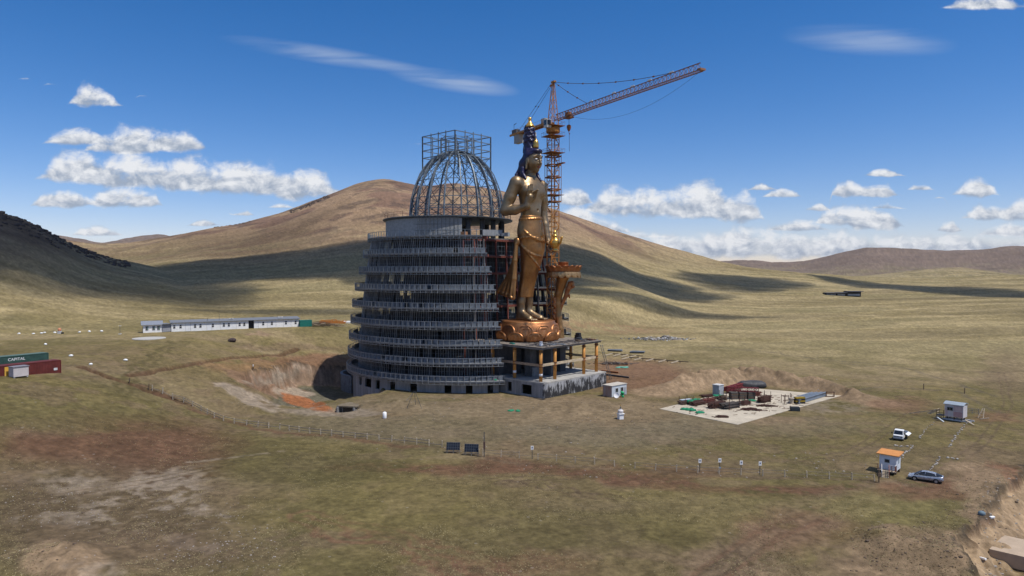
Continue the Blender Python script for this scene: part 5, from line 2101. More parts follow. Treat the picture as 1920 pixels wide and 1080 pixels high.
def text_mesh(s, size, m, parent, loc, rot, name='lettering'):
    cu = bpy.data.curves.new(name, 'FONT')
    cu.body = s
    cu.size = size
    cu.extrude = .01
    tmp = bpy.data.objects.new(name, cu)
    COL.objects.link(tmp)
    dg = bpy.context.evaluated_depsgraph_get()
    me = bpy.data.meshes.new_from_object(tmp.evaluated_get(dg))
    bpy.data.objects.remove(tmp)
    o = bpy.data.objects.new(name, me)
    COL.objects.link(o)
    me.materials.clear()
    me.materials.append(m)
    o.parent = parent
    o.location = loc
    o.rotation_euler = rot
    return o


# ------------------------------------------------------------------ left camp: containers, shed, barracks
def camp():
    p = at(111, 700)
    q = at(2, 706)
    ang = uv_of(p, q)                       # runs from the right end to the left
    ang2 = ang + math.pi                    # wall faces the camera when length runs rightwards
    u = Vector((math.cos(ang2), math.sin(ang2), 0))
    L_ = 12.2
    c = Vector((p.x, p.y, 0)) - u * L_
    zz = min(gz(p.x, p.y), gz(c.x, c.y)) - .05
    mr = mat('oxide_red_container', (.125, .026, .022), .6, .1, .25, .7)
    red = container('red_container', 'long dark red shipping container behind the small white shed', (c.x, c.y, zz), ang2, L_, 2.44, 2.75, mr)
    MB().box((2.4, -.06, 1.35), (.9, .06, 2.3)).build('door_panel', mat('yellow_panel', (.62, .36, .06), .6), red)
    MB().box((L_ - 1.0, -.06, 1.0), (.7, .03, .5)).build('stencil', M_WHITED, red)
    n = Vector((-u.y, u.x, 0))
    c2 = c + n * 6.5 + u * .6
    z2 = gz(c2.x + u.x * 6, c2.y + u.y * 6) - .05
    gm = mat('green_container_paint', (.035, .080, .066), .6, .1, .25, .7)
    gr = container('green_container', 'green shipping container with white lettering parked behind the red one', (c2.x, c2.y, max(z2, zz + .9)), ang2, L_, 2.44, 2.9, gm, mat('green_roof', (.09, .14, .12), .7))
    text_mesh('CAPITAL', .82, M_WHITE, gr, (L_ - 7.6, -.06, 1.95), (math.pi / 2, 0, 0))
    # small shed
    p = at(22, 710)
    q = at(46, 709)
    a = uv_of(p, q)
    sh = thing('white_shed', 'small pale windowless shed standing in front of the red container', 'shed', (p.x, p.y, gz(p.x, p.y)), a)
    MB().box((1.35, .95, 1.15), (2.7, 1.9, 1.9)).build('wall', mat('pinkish_white', (.52, .47, .46), .7, 0, .1, 1), sh)
    MB().box((1.35, .95, 2.16), (2.95, 2.15, .12)).build('roof', mat('lead_roof', (.20, .19, .22), .7), sh)
    for x in (.2, 2.5):
        for y in (.2, 1.7):
            MB().box((x, y, .08), (.25, .25, .26)).build('foot', M_WHITED, sh)
    # barracks
    a0, a1 = at(320, 622.3), at(560, 612.5)
    ang = uv_of(a0, a1)
    Lb = (Vector((a1.x, a1.y)) - Vector((a0.x, a0.y))).length
    zb = (gz(a0.x, a0.y) + gz(a1.x, a1.y)) / 2 - .1
    br = thing('barracks', 'long low white barracks with small dark windows and a grey roof edge', 'building', (a0.x, a0.y, zb), ang)
    hb = 3.0
    seams = [395, 500, 540, 665, 705, 770, 900, 1000, 1080, 1155, 1230, 1295, 1360, 1430]
    fr = [(s_ - 395) / 1035 for s_ in seams]
    mws = [M_WHITE, mat('white_panel', (.76, .77, .78), .6, 0, .1, 1)]
    door = ((1000 - 395) / 1035, (1045 - 395) / 1035)
    for i in range(len(fr) - 1):
        x0, x1 = fr[i] * Lb, fr[i + 1] * Lb
        if abs(fr[i] - door[0]) < .01:
            x0 = door[1] * Lb
            MB().box(((fr[i] * Lb + x0) / 2, .9, hb / 2), (x0 - fr[i] * Lb, .1, hb)).build('recess', M_BLACK, br)  # black board stands in for the shade inside the doorway
        MB().box(((x0 + x1) / 2, 1.3, hb / 2), (x1 - x0 - .06, 2.6, hb - (.05 if i % 2 else 0))).build('wall_panel', mws[i % 2], br)
    MB().box((Lb / 2, 3.4, hb / 2), (Lb, 2.0, hb - .2)).build('rear_wall', M_WHITED, br)
    rf = MB().add([(-.3, -.5, hb + .02), (Lb + .4, -.5, hb + .02), (Lb + .4, 4.9, hb + .55), (-.3, 4.9, hb + .55), (-.3, -.5, hb + .17), (Lb + .4, -.5, hb + .17), (Lb + .4, 4.9, hb + .7), (-.3, 4.9, hb + .7)],
                  [(0, 3, 2, 1), (4, 5, 6, 7), (0, 1, 5, 4), (1, 2, 6, 5), (2, 3, 7, 6), (3, 0, 4, 7)]).build('roof', mat('roof_sheet', (.16, .17, .19), .6), br)
    for w in (418, 465, 575, 617, 713, 800, 840, 927, 965, 1122, 1195, 1316, 1400):
        x = (w - 395) / 1035 * Lb
        wo = MB().box((x, -.03, 1.75), (.75, .08, 1.15)).build('window', M_WHITED, br)
        for z in (2.05, 1.45):
            MB().box((x, -.085, z), (.58, .04, .42)).build('pane', M_GLASS, wo)
    for x in (.45, .46, .84, .86):
        MB().box((x * Lb, 1.8, hb + .75), (1.0, .6, .35)).build('roof_box', M_WHITED, rf)
    MB().tube([(Lb * .36, 1.5, hb + .2), (Lb * .36, 1.5, hb + 2.6)], .05, 6).build('antenna', M_STEELD, rf)
    MB().tube([(Lb * .27, 1.5, hb + .2), (Lb * .27, 1.5, hb + 1.2)], .06, 6).build('flue', M_STEELD, rf)
    # linking wing and end hut
    b0 = at(304, 623.2)
    lk = thing('grey_link_shed', 'grey plank shed joining the barracks to the gabled hut', 'shed', (b0.x, b0.y, zb), uv_of(b0, a0))
    ll = (Vector((b0.x, b0.y)) - Vector((a0.x, a0.y))).length
    n_ = 7
    for k in range(n_):
        MB().box((ll * .5, .35, .2 + 2.6 * (k + .5) / n_), (ll - .05, .14, 2.6 / n_ - .04)).build('plank', mat('blue_grey_board', (.30, .31, .34), .8), lk)
    MB().box((ll * .5, 1.9, 1.35), (ll - .05, 2.9, 2.6)).build('wall', mat('blue_grey_wall', (.27, .28, .30), .8), lk)
    MB().box((ll * .5, 1.6, 2.85), (ll - .05, 4.0, .14)).build('roof', MATS['roof_sheet'], lk)
    h0, h1 = at(267, 624.5), at(303.5, 623)
    ang = uv_of(h0, h1)
    Lh = (Vector((h0.x, h0.y)) - Vector((h1.x, h1.y))).length
    ht = thing('gabled_hut', 'white hut with a grey gable roof at the left end of the barracks', 'building', (h0.x, h0.y, zb), ang)
    Wd = 4.4
    w = MB().box((Lh / 2, Wd / 2, 1.35), (Lh, Wd, 2.7)).build('wall', M_WHITE, ht)
    MB().add([(-.02, 0, 2.7), (-.02, Wd, 2.7), (-.02, Wd / 2, 3.7), (.1, 0, 2.7), (.1, Wd, 2.7), (.1, Wd / 2, 3.7)], [(0, 2, 1), (3, 4, 5), (0, 1, 4, 3), (1, 2, 5, 4), (2, 0, 3, 5)]).build('gable', mat('grey_boards', (.24, .24, .25), .8), ht)
    rf = MB()
    for sy in (0, 1):
        y0, y1 = (-.5, Wd / 2) if sy == 0 else (Wd + .5, Wd / 2)
        rf.add([(-.6, y0, 2.62), (Lh + .2, y0, 2.62), (Lh + .2, y1, 3.78), (-.6, y1, 3.78), (-.6, y0, 2.74), (Lh + .2, y0, 2.74), (Lh + .2, y1, 3.9), (-.6, y1, 3.9)],
               [(0, 3, 2, 1), (4, 5, 6, 7), (0, 1, 5, 4), (1, 2, 6, 5), (2, 3, 7, 6), (3, 0, 4, 7)])
    rf.build('roof', mat('blue_grey_roof', (.20, .22, .26), .55), ht)
    for t in (.2, .55, .8):
        wo = MB().box((Lh * t, -.04, 1.6), (.9, .1, 1.4)).build('window', M_WHITED, ht)
        MB().box((Lh * t - .2, -.1, 1.6), (.34, .04, 1.2)).build('pane', M_GLASS, wo)
        MB().box((Lh * t + .2, -.1, 1.6), (.34, .04, 1.2)).build('pane', mat('green_glass', (.10, .16, .15), .2), wo)
    MB().box((-.06, Wd * .45, 1.05), (.08, .95, 2.0)).build('door', mat('grey_door', (.2, .2, .22), .7), ht)
    # green box, timber, orange stack, white slab beside the barracks
    g0 = at(562, 613)
    gb = container('green_store', 'short teal green store at the right end of the barracks', (g0.x, g0.y, zb + .1), ang - .02, 4.2, 2.4, 2.3, mat('teal_store', (.015, .16, .13), .6))
    tp = at(598, 612)
    pile = thing('timber_pile', 'heap of brown timber and boards right of the teal store', 'timber pile', (tp.x, tp.y, tp.z))
    for nm, m, n_, seed in (('dark_boards', M_WOODD, 60, 1), ('pale_boards', M_WOODP, 26, 2), ('red_boards', M_RUST, 20, 3)):
        b = MB()
        rg = random.Random(seed)
        for k in range(n_):
            x, y = rg.gauss(-1, 4.2), rg.uniform(-2, 4)
            z = .1 + rg.random() * max(.2, 1.5 - abs(x) * .16)
            a = rg.gauss(.1, .35)
            l = rg.uniform(1.5, 4.5)
            b.bar((x - l / 2 * math.cos(a), y - l / 2 * math.sin(a), z), (x + l / 2 * math.cos(a), y + l / 2 * math.sin(a), z + rg.uniform(-.15, .2)), .22, .09)
        tag(b.build(nm, m, pile), kind='stuff')
    op = at(618, 607)
    st = thing('orange_stack', 'rows of upright orange steel props behind the timber heap', 'prop stack', (op.x, op.y, op.z))
    mo = mat('orange_prop', (.55, .20, .04), .7)
    b = MB()
    rg = random.Random(5)
    for k in range(70):
        x, y = -4 + 9.5 * (k % 14) / 13, (k // 14) * .7
        hh = rg.uniform(.8, 1.6) * (1 - .06 * abs(x))
        b.bar((x, y, 0), (x + rg.uniform(-.1, .1), y, hh), .16)
        b.bar((x - .3, y, hh), (x + .4, y, hh), .12)
    tag(b.build('props', mo, st), kind='stuff')
    sp = at(650, 605.5)
    tag(MB().box((0, 0, .3), (5.5, 3.5, .7)).build('white_slab', M_WHITE, loc=(sp.x + .3, sp.y, sp.z)), 'flat white slab lying on the grass close left of the tower rings', 'slab')
    # round slab, boulder, lamp pole, barrier bits
    rs = at(278, 635)
    rsd = at(308, 635).x - rs.x
    nb = 26
    bb = MB()
    prof = [(rsd * .99, -.25), (rsd, .1), (rsd * .985, .16), (.01, .18)]
    bb.lathe(prof, 40)
    tag(bb.build('round_slab', mat('pale_slab', (.40, .385, .36), .9), loc=(rs.x, rs.y, rs.z)), 'round pale concrete disc on the grass below the gabled hut', 'slab')
    bp_ = at(434, 641)
    s = SDF((-1.7, -1.4, -.4), (1.7, 1.4, 1.6), .12)
    s.ell((0, 0, .45), (1.15, .8, .75), .2)
    s.ell((.5, .1, .5), (.7, .7, .6), .3)
    s.ell((-.6, -.2, .3), (.6, .6, .5), .3)
    o = s.mesh('boulder', mat('dark_rock', (.060, .042, .040), .9, 0, .4, 2, .4))
    o.location = bp_
    tag(o, 'single dark boulder on the grass in front of the barracks', 'boulder')
    lp = at(223.5, 627)
    lamp = thing('lamp_pole', 'thin pole with a small lamp left of the gabled hut', 'lamp', (lp.x, lp.y, lp.z))
    MB().tube([(0, 0, -.2), (0, 0, 3.2)], .06, 8).build('pole', M_STEELD, lamp)
    MB().bar((-.45, 0, 2.75), (.45, 0, 2.75), .14, .1).build('lamp_head', M_WHITE, lamp)
    MB().box((0, 0, .1), (.7, .7, .3)).build('foot', M_WHITED, lamp)
    kp = at(110, 626)
    kk = thing('tank_stand', 'small orange and white tank on a stand far left on the grass', 'tank', (kp.x, kp.y, kp.z))
    MB().lathe([(.45, .9), (.5, 1.1), (.5, 1.6), (.25, 1.9)], 14).build('tank', mat('faded_orange', (.52, .22, .12), .6), kk, True)
    MB().box((0, 0, .45), (.9, .9, .9)).build('stand', M_WHITED, kk)
    MB().box((.9, .1, .25), (.6, .5, .5)).build('box', M_BLACK, kk)
    rg = random.Random(9)
    mrk = M_WHITE
    for (x, y) in ((34, 627), (61, 627), (76, 626), (82, 625), (101, 625), (148, 624), (166, 623), (189, 622), (83, 647), (131, 669), (168, 685), (233, 677)):
        w = at(x, y)
        b = SDF((-.9, -.6, -.2), (.9, .6, .9), .1)
        b.ell((0, 0, .22), (rg.uniform(.3, .55), .35, rg.uniform(.22, .4)), .1)
        b.ell((rg.uniform(-.3, .3), 0, .15), (.35, .3, .2), .1)
        o = b.mesh('white_stone', mrk)
        o.location = w
        tag(o, 'small whitewashed stone lying on the grass of the left camp', 'stone', 'whitewashed stones of the left camp')


camp()


# ------------------------------------------------------------------ person and little shrine near the tower
def person_at(px, py):
    w = at(px, py)
    root = thing('person', 'person in a white top and dark trousers standing on the grass left of the pit', 'person', w, R(30))
    b = SDF((-.4, -.45, -.05), (.4, .45, 1.85), .022)
    b.ell((0, 0, 1.63), (.10, .085, .125), .03)
    b.cap((0, 0, 1.4), (0, 0, 1.56), .06, .05, .03)
    b.ell((0.095, 0, 1.61), (.022, .015, .02), .01)
    for s_ in (-1, 1):
        b.ell((0, s_ * .085, 1.62), (.02, .015, .03), .01)
        b.chain([(0, s_ * .18, 1.40), (-.02, s_ * .23, 1.12), (.05, s_ * .23, .88)], [.05, .04, .032], .03)
        b.ell((.07, s_ * .23, .80), (.03, .02, .07), .02)
        b.chain([(0, s_ * .09, .9), (.01, s_ * .1, .5), (0, s_ * .1, .08)], [.07, .05, .04], .04)
        b.cap((-.03, s_ * .1, .04), (.14, s_ * .11, .03), .045, .035, .02)
    b.loft([(.85, 0, 0, .11, .16), (1.1, 0, 0, .10, .14), (1.38, 0, 0, .11, .19), (1.45, 0, 0, .06, .1)], .05)
    body = b.mesh('body', mat('skin', (.35, .21, .15), .6), root)
    t = SDF((-.4, -.5, .8), (.4, .5, 1.6), .022)
    t.loft([(.88, 0, 0, .14, .19), (1.1, 0, 0, .125, .17), (1.38, 0, 0, .135, .21), (1.47, 0, 0, .07, .12)], .04)
    for s_ in (-1, 1):
        t.chain([(0, s_ * .19, 1.39), (-.02, s_ * .235, 1.15)], [.07, .06], .04)
    t.mesh('shirt', M_WHITE, root)
    t = SDF((-.3, -.35, 0), (.3, .35, 1.0), .022)
    t.loft([(.78, 0, 0, .14, .19), (.92, 0, 0, .135, .18)], .04)
    for s_ in (-1, 1):
        t.chain([(0, s_ * .09, .85), (.01, s_ * .1, .5), (0, s_ * .1, .1)], [.105, .08, .07], .05)
    t.mesh('trousers', mat('dark_cloth', (.018, .018, .022), .9), root)
    h = SDF((-.2, -.2, 1.5), (.2, .2, 1.85), .02)
    h.ell((-.02, 0, 1.67), (.11, .098, .11), .02)
    h.D[:] = np.maximum(h.D, (h.ax[0][:, None, None] - .055 - .3 * (h.ax[2][None, None, :] - 1.68)).astype(np.float32))
    h.mesh('hair', M_BLACK, root)


person_at(473, 694)


def little_stupa():
    w = at(1164.5, 787)
    r = thing('small_stupa', 'small white stupa with a golden tip on bare ground before the podium', 'stupa', w, R(20))
    MB().box((0, 0, .55), (1.0, 1.0, 1.1)).build('plinth', M_WHITE, r)
    MB().box((0, 0, 1.16), (1.3, 1.3, .14)).build('ledge', M_WHITE, r)
    MB().lathe([(.5, 1.23), (.46, 1.35), (.55, 1.5), (.62, 1.75), (.5, 1.95), (.28, 2.02)], 20).build('bell', mat('bell_white', (.62, .58, .56), .6), r, True)
    MB().box((0, 0, 2.1), (.34, .34, .2)).build('cube', M_WHITED, r)
    sp = MB().lathe([(.16, 2.2), (.05, 2.75)], 12).build('spire', M_STEELD, r, True)
    MB().lathe([(.05, 2.72), (.12, 2.82), (.09, 2.95), (.02, 3.1)], 12).build('tip', M_PGOLD, sp, True)


little_stupa()


def plain(name, label, cat, shape, m, px, py, rz=0.0, group=None):
    w = at(px, py)
    o = shape.build(name, m, loc=(w.x, w.y, w.z), rz=rz)
    return tag(o, label, cat, group)


# white water tank in front of the tower
w = at(720, 786)
tk = thing('white_tank', 'upright white water tank on the gravel in front of the tower', 'tank', w)
MB().lathe([(.38, .0), (.42, .1), (.42, 1.25), (.3, 1.35), (.12, 1.4)], 18).build('body', M_WHITE, tk, True)
MB().lathe([(.15, 1.38), (.15, 1.48), (.02, 1.5)], 12).build('lid', M_WHITED, tk, True)


# tunnel mouth beside the pit
def tunnel():
    sx, sy = flat(642, 766)
    w = Vector((sx, sy, 0))
    r = thing('tunnel_mouth', 'dark concrete tunnel mouth half buried at the edge of the pit', 'tunnel', (w.x + .6, w.y + 2.2, -2.3), R(-14))
    for s_ in (-1, 1):
        MB().box((s_ * 2.1, 1.2, .9), (.3, 5.4, 2.6)).build('side_wall', M_CONC, r)
    MB().box((0, 1.5, 2.3), (4.9, 4.8, .3)).build('roof_slab', mat('earth_roof', (.16, .13, .09), .95, 0, .3, 1), r)
    MB().box((0, 3.7, .9), (4.2, .2, 2.6)).build('end_wall', M_BLACK, r)  # black board painted for the darkness further inside the tunnel
    MB().box((-1.2, -.5, .9), (.12, .12, 2.4)).build('prop', M_GALV, r)


tunnel()

# masts in front of the tower: a tripod of thin poles
w = at(776, 765)
tri = thing('pole_tripod', 'thin steel pole tripod standing before the tower basement', 'tripod', w)
for k, (x, y) in enumerate(((-1.6, -.6), (1.7, -.3), (.1, 1.6))):
    MB().tube([(x, y, -.2), (x * .1, y * .1, 3.6)], .05, 6).build('leg', M_STEELD, tri)
MB().tube([(-.2, 0, 3.4), (-1.9, .2, 1.4)], .04, 6).build('strut', M_GALV, tri)


# ------------------------------------------------------------------ site cabin by the podium
def site_cabin():
    c = at(1148, 746.5)
    t = R(43)
    r = thing('site_cabin', 'white site cabin with a rust streaked end wall right of the podium', 'cabin', (c.x, c.y, c.z - .1), t)
    L_, W_, h = 6.0, 2.9, 2.8
    mb = mat('cabin_blue_white', (.50, .54, .57), .6, 0, .12, 1)
    b = MB().box((L_ / 2, W_ / 2, h / 2 + .15), (L_ - .05, W_ - .05, h - .1))
    b.build('wall', mb, r)
    corr = MB()
    V = []
    n = 24
    F = []
    for i in range(n + 1):
        y = W_ * i / n
        x = -.05 if i % 2 else .0
        V += [(x, y, .15), (x, y, h)]
    for i in range(n):
        F.append((2 * i, 2 * i + 1, 2 * i + 3, 2 * i + 2))
    corr.add(V, F).build('end_wall', mat('rusted_sheet', (.42, .42, .42), .7, 0, .2, .9, col2=(.30, .13, .06), streak=True), r)
    MB().box((L_ / 2, W_ / 2, h + .16), (L_ + .25, W_ + .25, .12)).build('roof', mat('cream_roof', (.46, .42, .36), .8, 0, .2, 1), r)
    for x in (1.9, 4.0):
        wo = MB().box((x, -.04, 1.75), (1.1, .08, 1.1)).build('window', M_WHITED, r)
        MB().box((x, -.09, 1.75), (.9, .04, .9)).build('pane', M_GLASS, wo)
    MB().box((5.4, -.04, 1.2), (.8, .06, 1.9)).build('door', mat('grey_door2', (.36, .38, .4), .6), r)
    for x in (.2, 5.8):
        for y in (.2, 2.7):
            MB().box((x, y, .05), (.4, .4, .35)).build('foot', M_CONC, r)
    # satellite dish leaning on the wall and green net bundle
    d = at(1157, 747)
    ds = MB().lathe([(.02, 0), (.35, .04), (.62, .14), (.72, .22), (.70, .24), (.35, .08), (.02, .04)], 20)
    o = ds.build('satellite_dish', M_WHITE, loc=(d.x, d.y - .2, d.z + .65))
    o.rotation_euler = (R(70), 0, R(-20))
    tag(o, 'round white satellite dish leaning against the site cabin', 'dish')
    g = at(1165, 745)
    s = SDF((-1, -1, -.2), (1, 1, 2), .1)
    rg = random.Random(3)
    for k in range(9):
        s.ell((rg.uniform(-.45, .45), rg.uniform(-.3, .3), .2 + rg.random() * 1.1), (rg.uniform(.2, .35),) * 3, .15)
    o = s.mesh('green_net_bundle', mat('bright_green', (.02, .32, .12), .8, 0, .3, 5))
    o.location = g + Vector((.3, -.3, 0))
    tag(o, 'bright green net bundle beside the satellite dish', 'net')


site_cabin()


# ------------------------------------------------------------------ timber frames, sheets and rubble right of the podium
def yard_right():
    for k, (x0, y0, x1, y1, lab) in enumerate([(1146, 667, 1206, 672, 'far weathered timber frame on trestles lying beyond the podium'), (1176, 674, 1292, 683, 'long near weathered timber frame on trestles right of the podium')]):
        a, b = at(x0, y0), at(x1, y1)
        root = thing('trestle_rack', lab, 'timber frame', a, uv_of(a, b), 'timber frames beyond the podium')
        L_ = (Vector((a.x, a.y)) - Vector((b.x, b.y))).length
        MB().bar((0, 0, .75), (L_, 0, .75), .3, .25).build('beam', M_WOODD, root)
        n = 4 if k == 0 else 5
        for i in range(n):
            x = L_ * (i + .2) / n
            MB().bar((x, .3, .85), (x - 1.3, -3.2, .35), .45, .2).build('sleeper', M_WOODP, root)
            MB().bar((x + .5, .5, 0), (x + .5, .4, .7), .2).build('trestle', M_WOODD, root)
    for (x, y, lx, ly, lab, m) in ((1155, 659, 5.5, 2.6, 'blue grey roofing sheets stacked on grass, left of two stacks', M_PANEL), (1196, 662, 5.0, 2.8, 'blue grey roofing sheets stacked on grass, right of two stacks', M_PANEL)):
        w = at(x, y)
        root = thing('sheet_stack', lab, 'sheet stack', w, R(-12), 'roofing sheet stacks')
        for i in range(4):
            MB().box((random.uniform(-.5, .5), random.uniform(-.3, .3), .15 + i * .16), (lx, ly, .12), random.uniform(-.12, .12)).build('sheet', m, root)
    w = at(1167, 690)
    s = SDF((-2.5, -1.5, -.2), (2.5, 1.5, 1), .13)
    for k in range(10):
        s.ell((random.uniform(-1.8, 1.8), random.uniform(-.8, .8), .1), (.7, .5, .25), .2)
    o = s.mesh('teal_tarpaulin', mat('teal_sheet', (.10, .33, .26), .7))
    o.location = w
    tag(o, 'pale teal tarpaulin heap on bare soil behind the podium', 'tarpaulin')
    w = at(1148, 684)
    root = thing('scrap_heap', 'dark scrap heap just right of the podium columns', 'scrap heap', w)
    for nm, m, sd_ in (('bars', M_RUSTB, 1), ('offcuts', M_STEELD, 2), ('boards', M_WOOD, 3)):
        rg = random.Random(sd_)
        b = MB()
        for k in range(22):
            x, y, a, l = rg.gauss(0, 2.6), rg.gauss(0, 1.2), rg.gauss(0, .6), rg.uniform(1, 3.5)
            b.bar((x, y, .1 + rg.random() * .5), (x + l * math.cos(a), y + l * math.sin(a), .1 + rg.random() * .7), .16)
        tag(b.build(nm, m, root), kind='stuff')
    # girders on red soil
    for k, (x0, y0, x1, y1) in enumerate(((1128, 697, 1160, 701), (1132, 704, 1180, 710))):
        a, b = at(x0, y0), at(x1, y1)
        root = thing('steel_girder', ('rusty orange girder lying on red soil behind the podium', 'dark long girder lying on red soil near the site cabin')[k], 'girder', a, uv_of(a, b))
        L_ = (Vector((a.x, a.y)) - Vector((b.x, b.y))).length
        m = mat('rust_orange', (.32, .13, .05), .8) if k == 0 else M_STEELD
        MB().box((L_ / 2, 0, .25), (L_, .12, .4)).build('web', m, root)
        for z in (.04, .47):
            MB().box((L_ / 2, 0, z), (L_, .4, .06)).build('flange', m, root)
    # rubble field
    w = at(1245, 636)
    root = thing('rubble_heap', 'grey rubble heap on the far grass right of the lotus stand', 'rubble heap', w)
    for nm, m, n_, sd_ in (('rubble', M_STONE, 150, 4), ('dark_rubble', M_STEELD, 70, 5), ('pale_rubble', M_WHITED, 40, 6)):
        rg = random.Random(sd_)
        b = MB()
        for k in range(n_):
            x, y = rg.gauss(-1.5, 6.0), rg.gauss(0, 3.0)
            hh = max(.15, 1.6 * math.exp(-(x - 1) ** 2 / 18 - y * y / 8))
            b.box((x, y, rg.random() * hh), (rg.uniform(.3, 1.3), rg.uniform(.3, 1.0), rg.uniform(.15, .5)), M=Euler((rg.uniform(-.5, .5), rg.uniform(-.5, .5), rg.uniform(0, 3))).to_matrix())
        tag(b.build(nm, m, root), kind='stuff')
    # leaning white mast, and frames seen under the deck
    p0 = at(1146, 712)
    p1 = axis_pt(44.5, 12.9, 11.2)
    root = thing('leaning_ladder', 'slim pale ladder leaning on the right end of the podium', 'ladder', p0)
    d = p1 - p0
    sid = Vector((d.y, -d.x, 0)).normalized() * .28
    for s_ in (-1, 1):
        MB().bar(sid * s_, d + sid * s_, .13).build('rail', M_GALV, root)
    for i in range(16):
        MB().bar(d * ((i + .5) / 16) - sid, d * ((i + .5) / 16) + sid, .06).build('rung', M_GALV, root)
    # clutter on the deck
    rg = random.Random(12)
    for k, (a, b_, sx, sy, sz, m, lab, cat) in enumerate([
        (40.5, 8.0, 2.2, 1.0, .7, M_STEELD, 'dark steel trough lying on the podium deck', 'trough'),
        (38.0, 11.0, 1.6, 1.4, 1.7, M_BLACK, 'black machine standing near the right corner of the deck', 'machine'),
        (42.6, 10.8, 2.6, 1.6, .35, M_RUST, 'rusty plate pile at the right corner of the deck', 'plate pile'),
        (42.5, 5.2, 1.8, 1.0, .45, M_WOODD, 'low brown crate beside the trough on the deck', 'crate'),
        (42.9, -3.8, 5.0, 1.0, .25, M_GALV, 'flat bundle of grey metal strips on the front of the deck', 'strip bundle'),
        (42.2, -6.0, 3.4, 1.2, .22, M_PANEL, 'blue grey sheet lying on the deck beside the metal strips', 'sheet'),
        (41.8, -9.4, .75, .75, 1.1, M_WHITE, 'white canister standing before the lotus pedestal', 'canister'),
        (33.5, -11.2, 2.0, .8, .3, M_TEAL, 'teal sheet on the left edge of the deck', 'sheet')]):
        c = axis_pt(a, b_, DECK_Z + .12)
        root = thing(cat.replace(' ', '_'), lab, cat, c, AX + rg.uniform(-.3, .3))
        n = 3
        for i in range(n):
            sc_ = 1 - .12 * i
            MB().box((rg.uniform(-.1, .1), rg.uniform(-.05, .05), sz * (i + .5) / n), (sx * sc_, sy * sc_, sz / n - .004), rg.uniform(-.12, .12)).build('layer' if n > 1 else 'body', m, root)
    b = MB()
    ca_, sa_ = math.cos(AX), math.sin(AX)
    for k in range(150):
        a_, b_ = rg.uniform(38.5, 44.2), rg.uniform(-12, 12.2)
        if math.hypot(a_ - 29.1, b_) < 8.8:
            continue
        p = axis_pt(a_, b_, DECK_Z + .14)
        t_ = rg.uniform(0, 3.1)
        l = rg.uniform(.3, 2.2)
        b.bar(p, p + Vector((l * math.cos(t_), l * math.sin(t_), rg.uniform(.02, .22))), rg.uniform(.06, .3), rg.uniform(.05, .2))
    tag(b.build('deck_debris', mat('deck_scrap', (.10, .09, .085), .8, .1, .8, .5)), 'loose offcuts and strips strewn along the front of the deck', 'scrap', kind='stuff')
    g = axis_pt(29.8, -15.2, 3.2)
    s = SDF((-2.4, -1.2, -.3), (2.4, 1.2, 1.2), .12)
    for k in range(9):
        s.ell((rg.uniform(-1.8, 1.8), rg.uniform(-.4, .4), .15), (.6, .4, rg.uniform(.2, .5)), .2)
    o = s.mesh('green_net', M_GREEN)
    o.location = g
    o.rotation_euler = (0, 0, AX)
    tag(o, 'green netting bunched where the lowest balcony meets the podium', 'net')
    g = at(962, 772)
    s = SDF((-2.4, -1.2, -.3), (2.4, 1.2, 1.0), .12)
    for k in range(9):
        s.ell((rg.uniform(-1.6, 1.6), rg.uniform(-.5, .5), .05), (.5, .4, rg.uniform(.12, .25)), .2)
    o = s.mesh('green_net', M_GREEN)
    o.location = g
    tag(o, 'crumpled green netting lying on gravel below the podium window', 'net')


yard_right()

